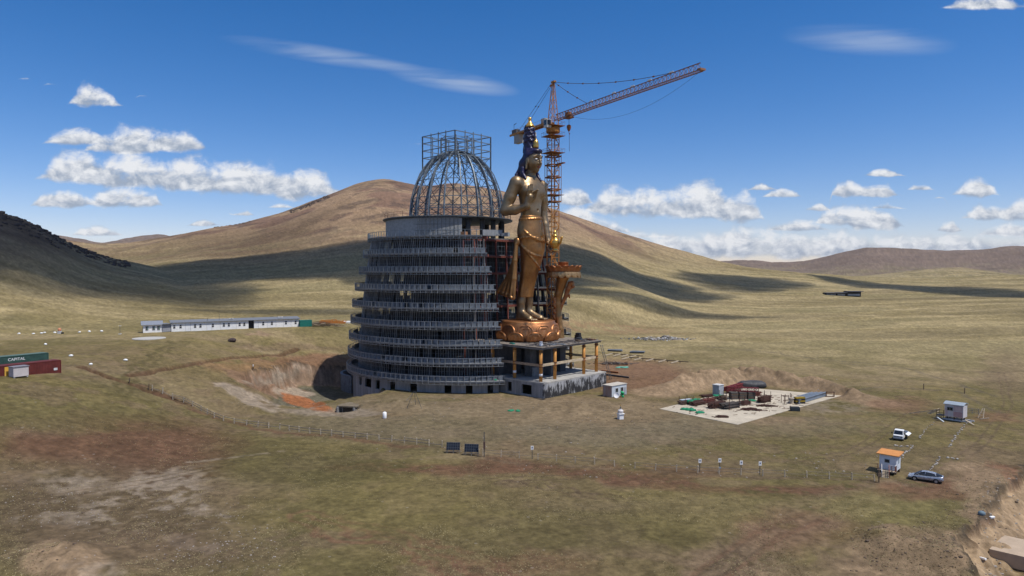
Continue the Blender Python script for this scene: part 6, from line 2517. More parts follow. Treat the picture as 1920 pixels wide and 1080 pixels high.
# ------------------------------------------------------------------ concrete pad with building materials
def pad():
    z = .06
    P = [(x, y) for x, y in PAD]
    o = MB().prism(P[::-1] if False else P, -.6, z).build('concrete_pad', mat('pad_concrete', (.44, .385, .30), .9, 0, .22, .25), None)
    # make sure the top faces up
    tag(o, kind='structure')

    def P2(px, py):
        return Vector((*flat(px, py, z), z))

    def boxes(name, label, cat, px, py, parts, rz=0.0, group=None):
        r = thing(name, label, cat, P2(px, py), rz, group)
        return r
    rg = random.Random(21)
    # grey shed with a green net at its foot
    r = thing('grey_shed', 'small grey metal shed on the concrete pad below the earth bank', 'shed', P2(1348, 741), R(38))
    MB().box((0, 0, 1.3), (2.0, 1.9, 2.5)).build('wall', mat('shed_sheet', (.33, .36, .40), .55, .1, .2, 1), r)
    MB().box((0, 0, 2.6), (2.2, 2.1, .1)).build('roof', M_WHITED, r)
    MB().box((1.02, .0, 1.1), (.05, .8, 1.9)).build('door', M_WHITED, r)
    # pallets of blocks carrying red lattice sections
    for k, px in enumerate((1377, 1393, 1409)):
        r = thing('block_pallet', ('left', 'middle', 'right')[k] + ' one of three dark block pallets under the red lattice sections', 'pallet', P2(px, 749), R(8), 'block pallets')
        for i in range(5):
            MB().box((0, 0, .12 + i * .33 + .15), (1.75, 1.6, .29), rg.uniform(-.03, .03)).build('course', M_WOODD if i % 2 else mat('dark_block', (.085, .075, .068), .9), r)
        MB().box((0, 0, .06), (1.8, 1.7, .1)).build('pallet', M_WOOD, r)
    mred = mat('crimson_paint', (.19, .030, .030), .55, .05, .25, 1)
    a, b = P2(1363, 747), P2(1424, 750)
    r = thing('lattice_section', 'red lattice mast section lying across the block pallets', 'mast section', Vector((a.x, a.y, 1.95)), uv_of(a, b))
    L_ = (b - a).length
    m = MB()
    lattice(m, (0, 0, .45), (L_, 0, .45), .9, .8, .16, .1)
    m.build('lattice', mred, r)
    for i in (0, 1):
        MB().box((L_ * i, 0, .45), (.1, 1.0, 1.0)).build('end_frame', mred, r)
    a, b = P2(1362, 740), P2(1392, 731)
    r = thing('lattice_section', 'red lattice mast section lying slantwise behind the block pallets', 'mast section', Vector((a.x, a.y, z + .8)), uv_of(a, b))
    L_ = (b - a).length
    m = MB()
    lattice(m, (0, 0, .45), (L_, 0, .45), .9, .8, .16, .1)
    m.build('lattice', mred, r)
    MB().box((0, 0, .45), (.1, 1.0, 1.0)).build('end_frame', mred, r)
    MB().box((L_ * .5, 0, -.4), (L_ * .7, .9, .75)).build('support', M_WOODD, r)
    # bundles of rebar and tubes
    def bundle(px, py, L, W, H, rz, m, label, n=46, stakes=True, cat='rebar bundle'):
        r = thing('rebar_bundle', label, cat, P2(px, py), rz, 'bundles on the pad')
        b = MB()
        for i in range(n):
            y, zz = rg.uniform(-W / 2, W / 2), rg.uniform(.15, H)
            dx = rg.uniform(-.5, .5)
            b.bar((-L / 2 + dx, y, zz), (L / 2 + dx, y + rg.uniform(-.1, .1), zz + rg.uniform(-.05, .05)), .12, cap=True)
        tag(b.build('bars', m, r), kind='stuff')
        MB().box((0, 0, H * .45), (L * .86, W * .8, H * .7)).build('core', m, r)
        for x in (-L * .35, L * .35):
            MB().bar((x, -W * .6, .08), (x, W * .6, .08), .2, .16).build('bearer', M_WOODD, r)
            if stakes:
                for s_ in (-1, 1):
                    MB().bar((x, s_ * W * .55, 0), (x, s_ * W * .55, H + 1.1), .09).build('stake', M_RUSTB, r)
    ang = R(33)
    bundle(1345, 765, 4.8, 1.8, 1.25, ang, M_RUSTB, 'rusty rebar bundle with stakes, left of the two in front of the pallets')
    bundle(1372, 766, 5.0, 1.9, 1.35, ang, mat('tube_grey', (.10, .085, .075), .7, .2, .4, 3), 'grey tube bundle with stakes, right of the two in front of the pallets')
    bundle(1310, 760, 3.8, 1.7, 1.0, ang, M_RUSTB, 'low rusty bundle with green netting near the left corner of the pad', stakes=False)
    bundle(1288, 758, 3.8, 1.7, .7, ang, mat('mixed_scrap', (.11, .07, .055), .9, .1, .5, 3), 'low mixed scrap bundle at the left end of the pad')
    bundle(1435, 755, 3.6, 1.6, 1.5, ang, M_RUSTB, 'short stacked rebar bundle at the right of the pallets')
    bundle(1326, 745, 2.6, 1.2, .5, R(10), M_RUSTB, 'short flat rebar bundle left of the grey shed', 24, False)
    bundle(1357, 751, 1.6, 1.3, 1.2, R(10), M_WOODD, 'small dark cage of rods in front of the grey shed', 24)
    bundle(1330, 756, 3.4, 1.4, .9, ang, mat('oxide_bars', (.14, .045, .035), .8, .1, .4, 3), 'reddish bar bundle between the low rusty bundle and the staked pair', stakes=False)
    bundle(1398, 760, 3.0, 1.3, .9, ang, M_RUSTB, 'rusty bundle directly in front of the right block pallet')
    bundle(1415, 743, 3.2, 1.2, 1.0, R(8), mat('oxide_bars', (.14, .045, .035), .8, .1, .4, 3), 'reddish bar bundle behind the short rebar stack', stakes=False)
    # loose heaps
    for k, (px, py, rx, ry, m, lab) in enumerate([(1410, 770, 2.6, 1.1, M_RUSTB, 'flat heap of brown scrap right of the tube bundle'), (1436, 763, 2.5, .8, M_RUSTB, 'dark brown rod heap in front of the short rebar stack'),
                                                  (1357, 784, 1.4, .5, M_RUSTB, 'small brown rod heap alone near the front edge of the pad'), (1343, 749, 1.8, .6, M_RUSTB, 'thin brown rod heap behind the rebar bundles')]):
        r = thing('scrap_heap', lab, 'scrap heap', P2(px, py), R(-6))
        b = MB()
        for i in range(50):
            x, y = rg.gauss(0, rx * .45), rg.gauss(0, ry * .45)
            a, l = rg.gauss(0, .4), rg.uniform(.5, 1.6)
            zz = .05 + .35 * rg.random() * math.exp(-(x / rx) ** 2 * 2)
            b.bar((x - l / 2, y - l / 2 * math.sin(a), zz), (x + l / 2, y + l / 2 * math.sin(a), zz + rg.uniform(-.03, .06)), .12)
        tag(b.build('rods', m, r), kind='stuff')
    # green net lumps
    for k, (px, py, s_, lab) in enumerate([(1290, 770, 1.15, 'green net heap at the left front corner of the pad, first of three'), (1301, 772, .55, 'tiny green net lump, middle of three at the front of the pad'),
                                           (1313, 775.5, 1.0, 'green net heap, third of three towards the front edge of the pad'), (1294, 760, .8, 'green net draped over the mixed scrap bundle'),
                                           (1306, 757, 1.0, 'green net draped over the low rusty bundle'), (1405, 752.5, 1.3, 'flat green sheet in front of the right block pallet'), (1346, 742.5, 1.2, 'green net pile against the foot of the grey shed')]):
        s = SDF((-2, -1.2, -.2), (2, 1.2, 1.5), .12)
        flatk = .35 if k == 5 else 1
        lift = .75 if k in (3, 4) else .1
        for i in range(8):
            s.ell((rg.uniform(-1, 1) * s_, rg.uniform(-.4, .4) * s_, lift), (.45 * s_, .35 * s_, rg.uniform(.2, .4) * flatk), .2)
        o = s.mesh('green_net', M_GREEN)
        o.location = P2(px, py) + (Vector((0, -1.0, 0)) if k == 6 else Vector((0, 0, 0)))
        tag(o, lab, 'net')
    # pale sheet over the left bundle
    r = tag(MB().box((0, 0, .9), (3.2, .9, .08), R(28)).build('pale_sheet', mat('pale_blue_sheet', (.42, .47, .52), .5), loc=P2(1287, 757)), 'pale blue sheet resting on the mixed scrap bundle', 'sheet')
    # dark tarpaulin heap by the gap between the banks
    w = at(1412, 727)
    s = SDF((-5, -2.5, -.4), (5, 2.5, 3), .16)
    for i in range(16):
        s.ell((rg.uniform(-3, 3), rg.uniform(-1, 1), rg.uniform(.2, 1.1)), (rg.uniform(.9, 1.7), 1.0, rg.uniform(.4, .8)), 1.1)
    o = s.mesh('tarpaulin_heap', mat('grey_tarpaulin', (.055, .055, .058), .6, 0, .5, 1.6, .5))
    o.location = w
    tag(o, 'dark grey tarpaulin heap in the gap between the earth banks', 'tarpaulin')
    b = MB()
    for i in range(220):
        t, q = rg.random(), rg.random()
        px_, py_ = 1262 + 250 * t, 742 + 38 * q
        if not inpoly(np.array([flat(px_, py_)[0]]), np.array([flat(px_, py_)[1]]), PAD)[0]:
            continue
        w = P2(px_, py_)
        l, a_ = rg.uniform(.2, 1.3), rg.uniform(-.6, 1.2)
        b.bar((w.x, w.y, z + .04), (w.x + l * math.cos(a_), w.y + l * math.sin(a_), z + rg.uniform(.04, .16)), rg.uniform(.05, .18), .08)
    tag(b.build('loose_scrap', mat('scrap_mix', (.16, .105, .075), .9, .1, .6, .3)), 'loose rods, boards and offcuts strewn over the concrete pad', 'scrap', kind='stuff')
    # blue grey girders along the right edge
    a, b = P2(1500, 759), P2(1552, 743)
    for k in range(4):
        off = Vector((-(b - a).y, (b - a).x, 0)).normalized() * (k * .75)
        r = thing('blue_girder', ('nearest', 'second', 'third', 'farthest')[k] + ' of four blue grey girders along the right pad edge', 'girder', a + off + Vector((0, 0, .12)), uv_of(a, b), 'blue girders')
        L_ = (b - a).length * (1 - .06 * k)
        m = mat('blue_girder_paint', (.20, .235, .28), .5, .2, .2, .8)
        MB().box((L_ / 2, 0, .45), (L_, .1, .8)).build('web', m, r)
        for zz in (.04, .87):
            MB().box((L_ / 2, 0, zz), (L_, .5, .07)).build('flange', m, r)
    r = thing('yellow_beam', 'yellow and black steel box beam end beside the blue girders', 'beam', P2(1493, 758), R(12))
    for i in range(4):
        MB().box((1.2, 0, .25 + i * .38), (2.4, 1.0, .34)).build('bar', mat('yellow_black', (.30, .20, .02), .6) if i % 2 else M_BLACK, r)
    r = thing('cable_drum', 'wooden cable drum standing beside the yellow beam', 'cable drum', P2(1487, 758), R(0))
    MB().lathe([(.55, 0), (.55, .12), (.4, .13), (.4, 1.2), (.55, 1.21), (.55, 1.35)], 18).build('drum', M_WOODP, r)
    r = thing('pipe_rack', 'thin brown tube rack left of the cable drum', 'rack', P2(1479, 758), R(8))
    for (x, y) in ((0, 0), (1.0, 0), (2.0, .4), (0, 1.4), (1.0, 1.4), (2.6, 1.8)):
        MB().bar((x - .8, y, 0), (x - .8, y, 2.0 + .2 * (x > 1)), .09).build('upright', M_RUSTB, r)
    for (p, q) in (((-.8, 0, 1.7), (1.2, .4, 1.7)), ((-.8, 0, .9), (1.2, .4, .9)), ((-.8, 1.4, 1.7), (1.8, 1.8, 1.7)), ((-.8, 0, 1.7), (-.8, 1.4, 1.7))):
        MB().bar(p, q, .07).build('crossbar', M_RUSTB, r)
    r = thing('rust_frame', 'open rusty rectangular frame at the right corner of the pad', 'frame', P2(1559, 745), R(-4))
    for (p, q) in (((-.95, 0, .1), (.95, 0, .1)), ((-.95, 0, 1.2), (.95, 0, 1.2)), ((-.95, 0, 0), (-.95, 0, 1.3)), ((.95, 0, 0), (.95, 0, 1.3)), ((-.95, 0, .08), (-.95, .9, .08)), ((.95, 0, .08), (.95, .9, .08))):
        MB().bar(p, q, .2).build('bar', M_RUST, r)
    w = at(1493, 772)
    r = thing('black_crate', 'dark slate coloured crate on the soil below the pad', 'crate', w, R(-5))
    MB().box((0, 0, .45), (2.0, 1.1, .85)).build('body', mat('slate_crate', (.028, .036, .042), .6), r, bevel=.08)
    MB().box((0, 0, .92), (1.8, .95, .08)).build('lid', M_BLACK, r)


pad()


# ------------------------------------------------------------------ vehicles
def wheel(parent, x, y, r, w=.2, rim=None):
    t = MB()
    t.lathe([(r * .62, -w / 2), (r * .95, -w / 2), (r, -w / 2 + .04), (r, w / 2 - .04), (r * .95, w / 2), (r * .62, w / 2)], 24)
    o = t.build('wheel', M_TYRE, parent, True)
    o.location = (x, y, r)
    o.rotation_euler = (math.pi / 2, 0, 0)
    rm = MB().lathe([(.02, -w / 2 - .012), (r * .6, -w / 2 - .008), (r * .6, w / 2 + .008), (.02, w / 2 + .012)], 20).build('rim', rim or mat('alloy', (.45, .46, .47), .35, .7), o, False)
    for k in range(5):
        a = 2 * math.pi * k / 5
        MB().box((r * .4 * math.cos(a), r * .4 * math.sin(a), 0), (r * .16, r * .16, w + .06)).build('rim_hole', M_BLACK, o)
    return o


def silver_car():
    f, b = at(1719, 902), at(1770, 910)
    ang = uv_of(b, f)
    c = (f + b) / 2
    root = thing('silver_car', 'silver fastback car parked on the grass right of the guard hut', 'car', (c.x, c.y + .4, gz(c.x, c.y + .4)), ang)
    mp = mat('silver_paint', (.40, .43, .48), .25, .55, .05, 2)
    # cross sections from rear (-x) to front (+x): x, half width, z low, z belt, z top, half width top
    sec = [(-2.28, .66, .42, .80, .98, .60), (-2.20, .78, .28, .86, 1.06, .66), (-1.95, .86, .22, .90, 1.10, .70), (-1.5, .88, .20, .90, 1.06, .74), (-.9, .885, .20, .88, .97, .78), (0, .89, .20, .86, .94, .80), (.7, .89, .20, .84, .92, .80),
           (1.2, .88, .20, .82, .90, .76), (1.6, .87, .22, .74, .82, .68), (1.95, .83, .24, .64, .72, .58), (2.18, .74, .28, .54, .60, .46), (2.27, .60, .34, .46, .50, .36)]
    V, F = [], []
    for (x, w, z0, zb, zt, wt_) in sec:
        V += [(x, -w * .92, z0), (x, -w, z0 + (zb - z0) * .45), (x, -w * .97, zb), (x, -wt_, zt), (x, 0, zt + .03), (x, wt_, zt), (x, w * .97, zb), (x, w, z0 + (zb - z0) * .45), (x, w * .92, z0)]
    n = 9
    for i in range(len(sec) - 1):
        for k in range(n - 1):
            F.append((i * n + k, i * n + k + 1, (i + 1) * n + k + 1, (i + 1) * n + k))
        F.append((i * n + n - 1, i * n, (i + 1) * n, (i + 1) * n + n - 1))
    F.append(tuple(range(n)))
    F.append(tuple(reversed(range((len(sec) - 1) * n, len(sec) * n))))
    body = MB().add(V, F).build('body', mp, root, True)
    ss = body.modifiers.new('sub', 'SUBSURF')
    ss.levels = ss.render_levels = 1
    # cabin: roof shell and glazing
    cab = [(-2.1, .58, 1.02, 1.10), (-1.5, .64, 1.00, 1.30), (-.9, .65, .96, 1.43), (-.2, .66, .93, 1.49), (.3, .65, .91, 1.46), (.8, .63, .90, 1.27), (1.45, .66, .84, .90)]
    V, F = [], []
    for (x, w, z0, z1) in cab:
        ww = w + .11
        V += [(x, -ww, z0), (x, -w * (.72 + .28 * (1 - (z1 - z0) / .55)), z1 - .04), (x, 0, z1 + .015), (x, w * (.72 + .28 * (1 - (z1 - z0) / .55)), z1 - .04), (x, ww, z0)]
    for i in range(len(cab) - 1):
        for k in range(4):
            F.append((i * 5 + k, i * 5 + k + 1, (i + 1) * 5 + k + 1, (i + 1) * 5 + k))
    gl = MB().add(V, F).build('windows', M_GLASS, root, True)
    # roof panel above the glass
    V2, F2 = [], []
    for (x, w, z0, z1) in [(-1.35, .64, 1.0, 1.335), (-.9, .65, .96, 1.43), (-.2, .66, .93, 1.49), (.3, .65, .91, 1.46), (.5, .64, .905, 1.395)]:
        k = .72 + .28 * (1 - (z1 - z0) / .55)
        V2 += [(x, -w * k - .02, z1 - .035), (x, -w * k * .5, z1 + .012), (x, 0, z1 + .035), (x, w * k * .5, z1 + .012), (x, w * k + .02, z1 - .035)]
    for i in range(4):
        for k in range(4):
            F2.append((i * 5 + k, i * 5 + k + 1, (i + 1) * 5 + k + 1, (i + 1) * 5 + k))
    MB().add(V2, F2).build('roof', mp, root, True)
    for s_ in (-1, 1):
        pil = MB()
        pil.bar((.1, s_ * .70, .95), (-.05, s_ * .50, 1.44), .05)
        pil.bar((-1.35, s_ * .66, 1.05), (-1.2, s_ * .50, 1.33), .09)
        pil.bar((1.3, s_ * .72, .90), (.5, s_ * .48, 1.40), .055)
        pil.build('pillars', mp, root)
        MB().box((.85, s_ * .93, .98), (.18, .16, .12)).build('mirror', mp, root, bevel=.04)
        MB().box((2.05, s_ * .60, .62), (.30, .25, .10), s_ * -.5).build('headlight', mat('lamp_glass', (.55, .58, .6), .15), root, bevel=.03)
        MB().box((-2.24, s_ * .60, .88), (.10, .28, .14)).build('tail_light', mat('tail_red', (.22, .02, .02), .3), root, bevel=.03)
        for x in (.35, -.55):
            MB().box((x, s_ * .90, .70), (.22, .03, .035)).build('door_handle', mat('alloy', (.45, .46, .47), .35, .7), root)
        for x in (1.38, -1.36):
            o = MB().lathe([(.375, -.02), (.375, .02)], 22).build('wheel_arch', M_BLACK, root)
            o.rotation_euler = (math.pi / 2, 0, 0)
            o.location = (x, s_ * .875, .34)
            wheel(root, x, s_ * .80, .325)
    MB().box((-2.22, 0, .62), (.06, .5, .13)).build('number_plate', M_WHITED, root)


def white_truck():
    f = at(1694, 829)
    ang = R(-131)           # facing the camera, slightly left
    root = thing('white_truck', 'small white flatbed truck facing the camera with one side board down', 'truck', (f.x + 1.0, f.y + 1.9, gz(f.x, f.y + 1.9)), ang)
    mw = mat('truck_white', (.74, .75, .75), .35, 0, .04, 2)
    # cab: profile extruded across
    prof = [(2.25, .42), (2.30, .95), (2.05, 1.12), (1.62, 1.86), (1.45, 1.95), (.85, 1.97), (.72, 1.9), (.70, .45)]
    V = [(x, -.82 * (1 if z < 1.2 else .90), z) for x, z in prof] + [(x, .82 * (1 if z < 1.2 else .90), z) for x, z in prof]
    n = len(prof)
    F = [(i, (i + 1) % n, n + (i + 1) % n, n + i) for i in range(n)] + [tuple(reversed(range(n))), tuple(range(n, 2 * n))]
    MB().add(V, F).build('cab', mw, root, bevel=.06)
    MB().add([(2.02, -.72, 1.16), (2.02, .72, 1.16), (1.66, .66, 1.80), (1.66, -.66, 1.80), (2.06, -.72, 1.18), (2.06, .72, 1.18), (1.70, .66, 1.82), (1.70, -.66, 1.82)],
             [(0, 1, 2, 3), (7, 6, 5, 4), (0, 4, 5, 1), (1, 5, 6, 2), (2, 6, 7, 3), (3, 7, 4, 0)]).build('windscreen', M_GLASS, root)
    for s_ in (-1, 1):
        MB().add([(1.85, s_ * .80, 1.2), (.85, s_ * .80, 1.2), (.85, s_ * .765, 1.78), (1.55, s_ * .765, 1.78), (1.85, s_ * .815, 1.2), (.85, s_ * .815, 1.2), (.85, s_ * .78, 1.78), (1.55, s_ * .78, 1.78)],
                 [(0, 1, 2, 3), (7, 6, 5, 4), (0, 4, 5, 1), (1, 5, 6, 2), (2, 6, 7, 3), (3, 7, 4, 0)]).build('side_window', M_GLASS, root)
        MB().box((2.32, s_ * .55, .82), (.06, .38, .16)).build('headlight', mat('dark_lamp', (.05, .05, .055), .2), root)
        MB().bar((2.0, s_ * .85, 1.35), (2.05, s_ * 1.08, 1.35), .05).build('mirror_arm', M_BLACK, root)
        MB().box((2.05, s_ * 1.08, 1.35), (.07, .16, .3)).build('mirror', M_BLACK, root)
        for x in (1.6, -1.1):
            wheel(root, x, s_ * .72, .32, rim=mat('steel_rim', (.3, .3, .3), .5, .3))
    MB().box((2.33, 0, .5), (.12, 1.6, .24)).build('bumper', mat('grey_bumper', (.35, .36, .37), .6), root, bevel=.04)
    MB().box((2.325, 0, .82), (.05, .65, .12)).build('grille', M_BLACK, root)
    MB().box((-.3, 0, .48), (4.2, .7, .16)).build('chassis', M_BLACK, root)
    MB().box((-.75, 0, .82), (2.75, 1.62, .08)).build('bed', mat('bed_floor', (.10, .10, .10), .8), root)
    MB().box((-.75, -.82, 1.02), (2.75, .04, .36)).build('side_board', mw, root)
    MB().box((.66, 0, 1.15), (.05, 1.62, .6)).build('headboard', mw, root)
    o = MB().box((0, 0, 0), (2.6, .04, .6)).build('side_board', mw, root)
    o.location = (-.85, 1.10, .95)
    o.rotation_euler = (R(62), 0, 0)
    MB().box((-2.14, 0, 1.02), (.04, 1.62, .36)).build('tailboard', mw, root)


silver_car()
white_truck()


# ------------------------------------------------------------------ guard hut with orange roof
def guard_hut():
    g = at(1672, 889)
    root = thing('guard_hut', 'white guard hut with flat orange roof and slatted steps', 'hut', g, R(-44))
    mw = mat('hut_white', (.62, .66, .70), .6, 0, .08, 1)
    fl = .6
    MB().box((0, .4, fl + 1.12), (2.4, 2.2, 2.25)).build('wall', mw, root)
    MB().add([(-1.6, -1.0, fl + 2.28), (1.6, -1.0, fl + 2.28), (1.6, 1.8, fl + 2.52), (-1.6, 1.8, fl + 2.52), (-1.6, -1.0, fl + 2.40), (1.6, -1.0, fl + 2.40), (1.6, 1.8, fl + 2.64), (-1.6, 1.8, fl + 2.64)],
             [(0, 3, 2, 1), (4, 5, 6, 7), (0, 1, 5, 4), (1, 2, 6, 5), (2, 3, 7, 6), (3, 0, 4, 7)]).build('roof', mat('orange_roof', (.55, .235, .07), .6, 0, .12, 1), root)
    w = MB().box((-.1, -.72, fl + 1.35), (.75, .06, .6)).build('window', mat('hut_frame', (.3, .34, .34), .6), root)
    MB().box((-.1, -.76, fl + 1.35), (.6, .04, .45)).build('pane', M_GLASS, w)
    w = MB().box((1.22, .4, fl + 1.2), (.05, .8, 1.6)).build('window', mw, root)
    MB().box((1.25, .4, fl + 1.45), (.04, .62, .9)).build('pane', mat('pale_glass', (.32, .40, .46), .2), w)
    for x in (-1.05, 1.05):
        for y in (-.5, 1.3):
            MB().box((x, y, fl / 2 - .1), (.25, .25, fl + .2)).build('post', M_WOODD, root)
    MB().box((0, -1.15, fl - .06), (2.5, .9, .1)).build('porch', M_WOODP, root)
    # steps run down to the front left
    mr_ = mat('rail_white', (.58, .58, .58), .6)
    mrd = mat('rail_brown', (.24, .10, .075), .7)
    sx0, sy0, sx1, sy1 = -.1, -1.6, .45, -3.5
    for i in range(5):
        t = (i + .5) / 5
        MB().box((sx0 + (sx1 - sx0) * t, sy0 + (sy1 - sy0) * t, fl * (1 - t)), (.9, .32, .06), R(15)).build('step', M_WOODP, root)
    off = Vector((.48, .13, 0))
    for s_, m in ((-1, mr_), (1, mrd)):
        A = Vector((sx0, sy0, fl)) + off * s_
        B = Vector((sx1, sy1, 0)) + off * s_
        for h in (.45, .95):
            MB().bar(A + Vector((0, 0, h)), B + Vector((0, 0, h)), .07, .1).build('handrail', m, root)
        for i in range(5):
            q = A + (B - A) * (i / 4)
            MB().bar(q, q + Vector((0, 0, 1.0)), .08).build('baluster', m, root)
    for i in range(6):
        x = -1.2 + 2.45 * i / 5
        if x < -.6 or x > .5:
            MB().bar((x, -1.58, fl), (x, -1.58, fl + .95), .07).build('baluster', mrd, root)
    MB().bar((.5, -1.58, fl + .95), (1.25, -1.58, fl + .95), .08).build('handrail', mr_, root)
    MB().bar((1.25, -1.58, fl + .95), (1.25, -.7, fl + .95), .08).build('handrail', mr_, root)
    for y in (-1.4, -1.1, -.8):
        MB().bar((1.25, y, fl), (1.25, y, fl + .95), .07).build('baluster', mrd, root)
    # board sign before the hut
    p = at(1653, 908)
    s = thing('notice_post', 'thin dark post with a plank at the foot of the guard hut steps', 'post', p)
    MB().bar((0, 0, -.2), (0, 0, 2.3), .13).build('post', M_WOODD, s)
    MB().bar((-.2, 0, 1.2), (.35, 0, 1.2), .3, .5).build('board', M_WOODD, s)


guard_hut()


# ------------------------------------------------------------------ trailer hut
def trailer_hut():
    a, b = at(1775, 789), at(1806, 793)
    ang = R(-49)
    root = thing('trailer_hut', 'pale pink patched hut on skids with a rounded grey roof', 'hut', a, ang)
    fl = .9
    Wd, Dp, H = 3.4, 2.6, 2.5
    mw = mat('patched_white', (.52, .49, .49), .7, 0, .08, 1.2)
    MB().box((Wd / 2, Dp / 2, fl + H / 2), (Wd, Dp, H)).build('wall', mw, root)
    mpk = mat('faded_pink', (.42, .27, .27), .7, 0, .12, 1.5)
    MB().box((2.45, -.03, fl + .65), (1.6, .05, 1.1)).build('patch_board', mpk, root)
    MB().box((2.45, -.028, fl + 1.85), (1.55, .045, 1.0)).build('patch_board', mat('pale_pink', (.48, .38, .38), .7), root)
    MB().box((.35, -.026, fl + .9), (.55, .04, 1.6)).build('patch_board', mat('pale_pink', (.48, .38, .38), .7), root)
    V, F = [], []
    n = 9
    for i in range(n):
        t = i / (n - 1)
        y = -.2 + (Dp + .4) * t
        z = fl + H + .05 + .42 * math.sin(math.pi * t)
        for x in (-.2, Wd + .2):
            V += [(x, y, z), (x, y, z + .08)]
    for i in range(n - 1):
        q = i * 4
        F += [(q, q + 2, q + 6, q + 4), (q + 1, q + 5, q + 7, q + 3), (q, q + 4, q + 5, q + 1), (q + 2, q + 3, q + 7, q + 6)]
    F += [(0, 1, 3, 2), ((n - 1) * 4, (n - 1) * 4 + 2, (n - 1) * 4 + 3, (n - 1) * 4 + 1)]
    MB().add(V, F).build('roof', mat('grey_blue_roof', (.30, .35, .40), .5, .1, .12, 1), root)
    w = MB().box((1.0, -.04, fl + 1.65), (1.15, .08, .75)).build('window', mat('hut_frame', (.3, .34, .34), .6), root)
    for k in range(2):
        MB().box((.74 + .52 * k, -.09, fl + 1.65), (.46, .04, .62)).build('pane', M_GLASS, w)
    for y in (.4, 2.2):
        MB().bar((-.5, y, .25), (Wd + 1.4, y, .25), .22, .3).build('skid', M_WHITED, root)
        for x in (.4, 1.7, 3.0):
            MB().box((x, y, .62), (.22, .22, .6)).build('prop', M_WOODD, root)
    # steps and landing on the left
    MB().box((-.9, 1.2, fl - .05), (1.6, 1.6, .1)).build('landing', M_WOOD, root)
    for (x, y) in ((-1.6, .45), (-1.6, 1.95), (-.3, .45)):
        MB().bar((x, y, 0), (x, y, fl + 1.1), .1).build('rail_post', M_WOODD, root)
    for z in (.5, 1.05):
        MB().bar((-1.6, .45, fl + z), (-1.6, 1.95, fl + z), .08).build('rail', M_WOODP, root)
        MB().bar((-1.6, .45, fl + z), (-.1, .45, fl + z), .08).build('rail', M_WOODD, root)
    for i in range(4):
        MB().box((-1.0 - i * .12, .25 - i * .35, fl - .15 - i * .22), (1.2, .3, .06)).build('step', M_WOOD, root)
    # ramp poles to the left, drawbar plates to the right
    for k in range(2):
        MB().bar((-1.5, 1.6 + .35 * k, fl + .9), (-7.2, 1.2 + .5 * k, .1), .12).build('long_pole', M_WOODD if k else M_WOODP, root)
    for k in range(3):
        MB().bar((-1.4 - k * .5, 2.0 + .2 * k, fl + .9 - .1 * k), (-3.2 - k * .3, 1.4 + .2 * k, fl - .3), .14).build('plank', M_WOODP, root)
    MB().bar((Wd + .3, .3, .6), (Wd + 2.2, -.9, .05), .3, .08).build('ramp_board', M_WOODP, root)
    # fallen sign
    p = at(1768, 791)
    o = MB().box((0, 0, .3), (.8, 1.6, .08), M=Euler((.5, .2, .6)).to_matrix()).build('fallen_board', mat('blue_white_board', (.45, .50, .54), .6), loc=p)
    tag(o, 'pale board lying on the grass below the hut steps', 'board')
    # rail fence behind and white frame at the right
    a, b = at(1815, 776), at(1839, 779)
    r = thing('rail_fence', 'short weathered rail fence right of the patched hut', 'fence', a, uv_of(a, b))
    L_ = (Vector((a.x, a.y)) - Vector((b.x, b.y))).length
    for i in range(3):
        MB().bar((L_ * i / 2, 0, -.2), (L_ * i / 2, 0, 1.25), .12).build('post', M_WOODP, r)
    for z in (.35, .75, 1.15):
        MB().bar((-.2, 0, z), (L_ + .2, 0, z), .07, .12).build('rail', M_WOODP, r)
    a = at(1843, 786)
    r = thing('white_trestle', 'pale sawhorse frame standing alone right of the rail fence', 'trestle', a, R(35))
    for s_ in (-1, 1):
        MB().bar((0, s_ * .5, 0), (1.5, s_ * .15, 2.0), .12).build('leg', M_WOODP, r)
    for t in (.25, .5, .75, 1):
        MB().bar((1.5 * t, -.5 + .35 * t, 2.0 * t), (1.5 * t, .5 - .35 * t, 2.0 * t), .1).build('rung', M_WOODP, r)
    MB().bar((-1.4, -.4, .1), (1.6, -1.0, .1), .14).build('base_beam', M_WOOD, r)


trailer_hut()


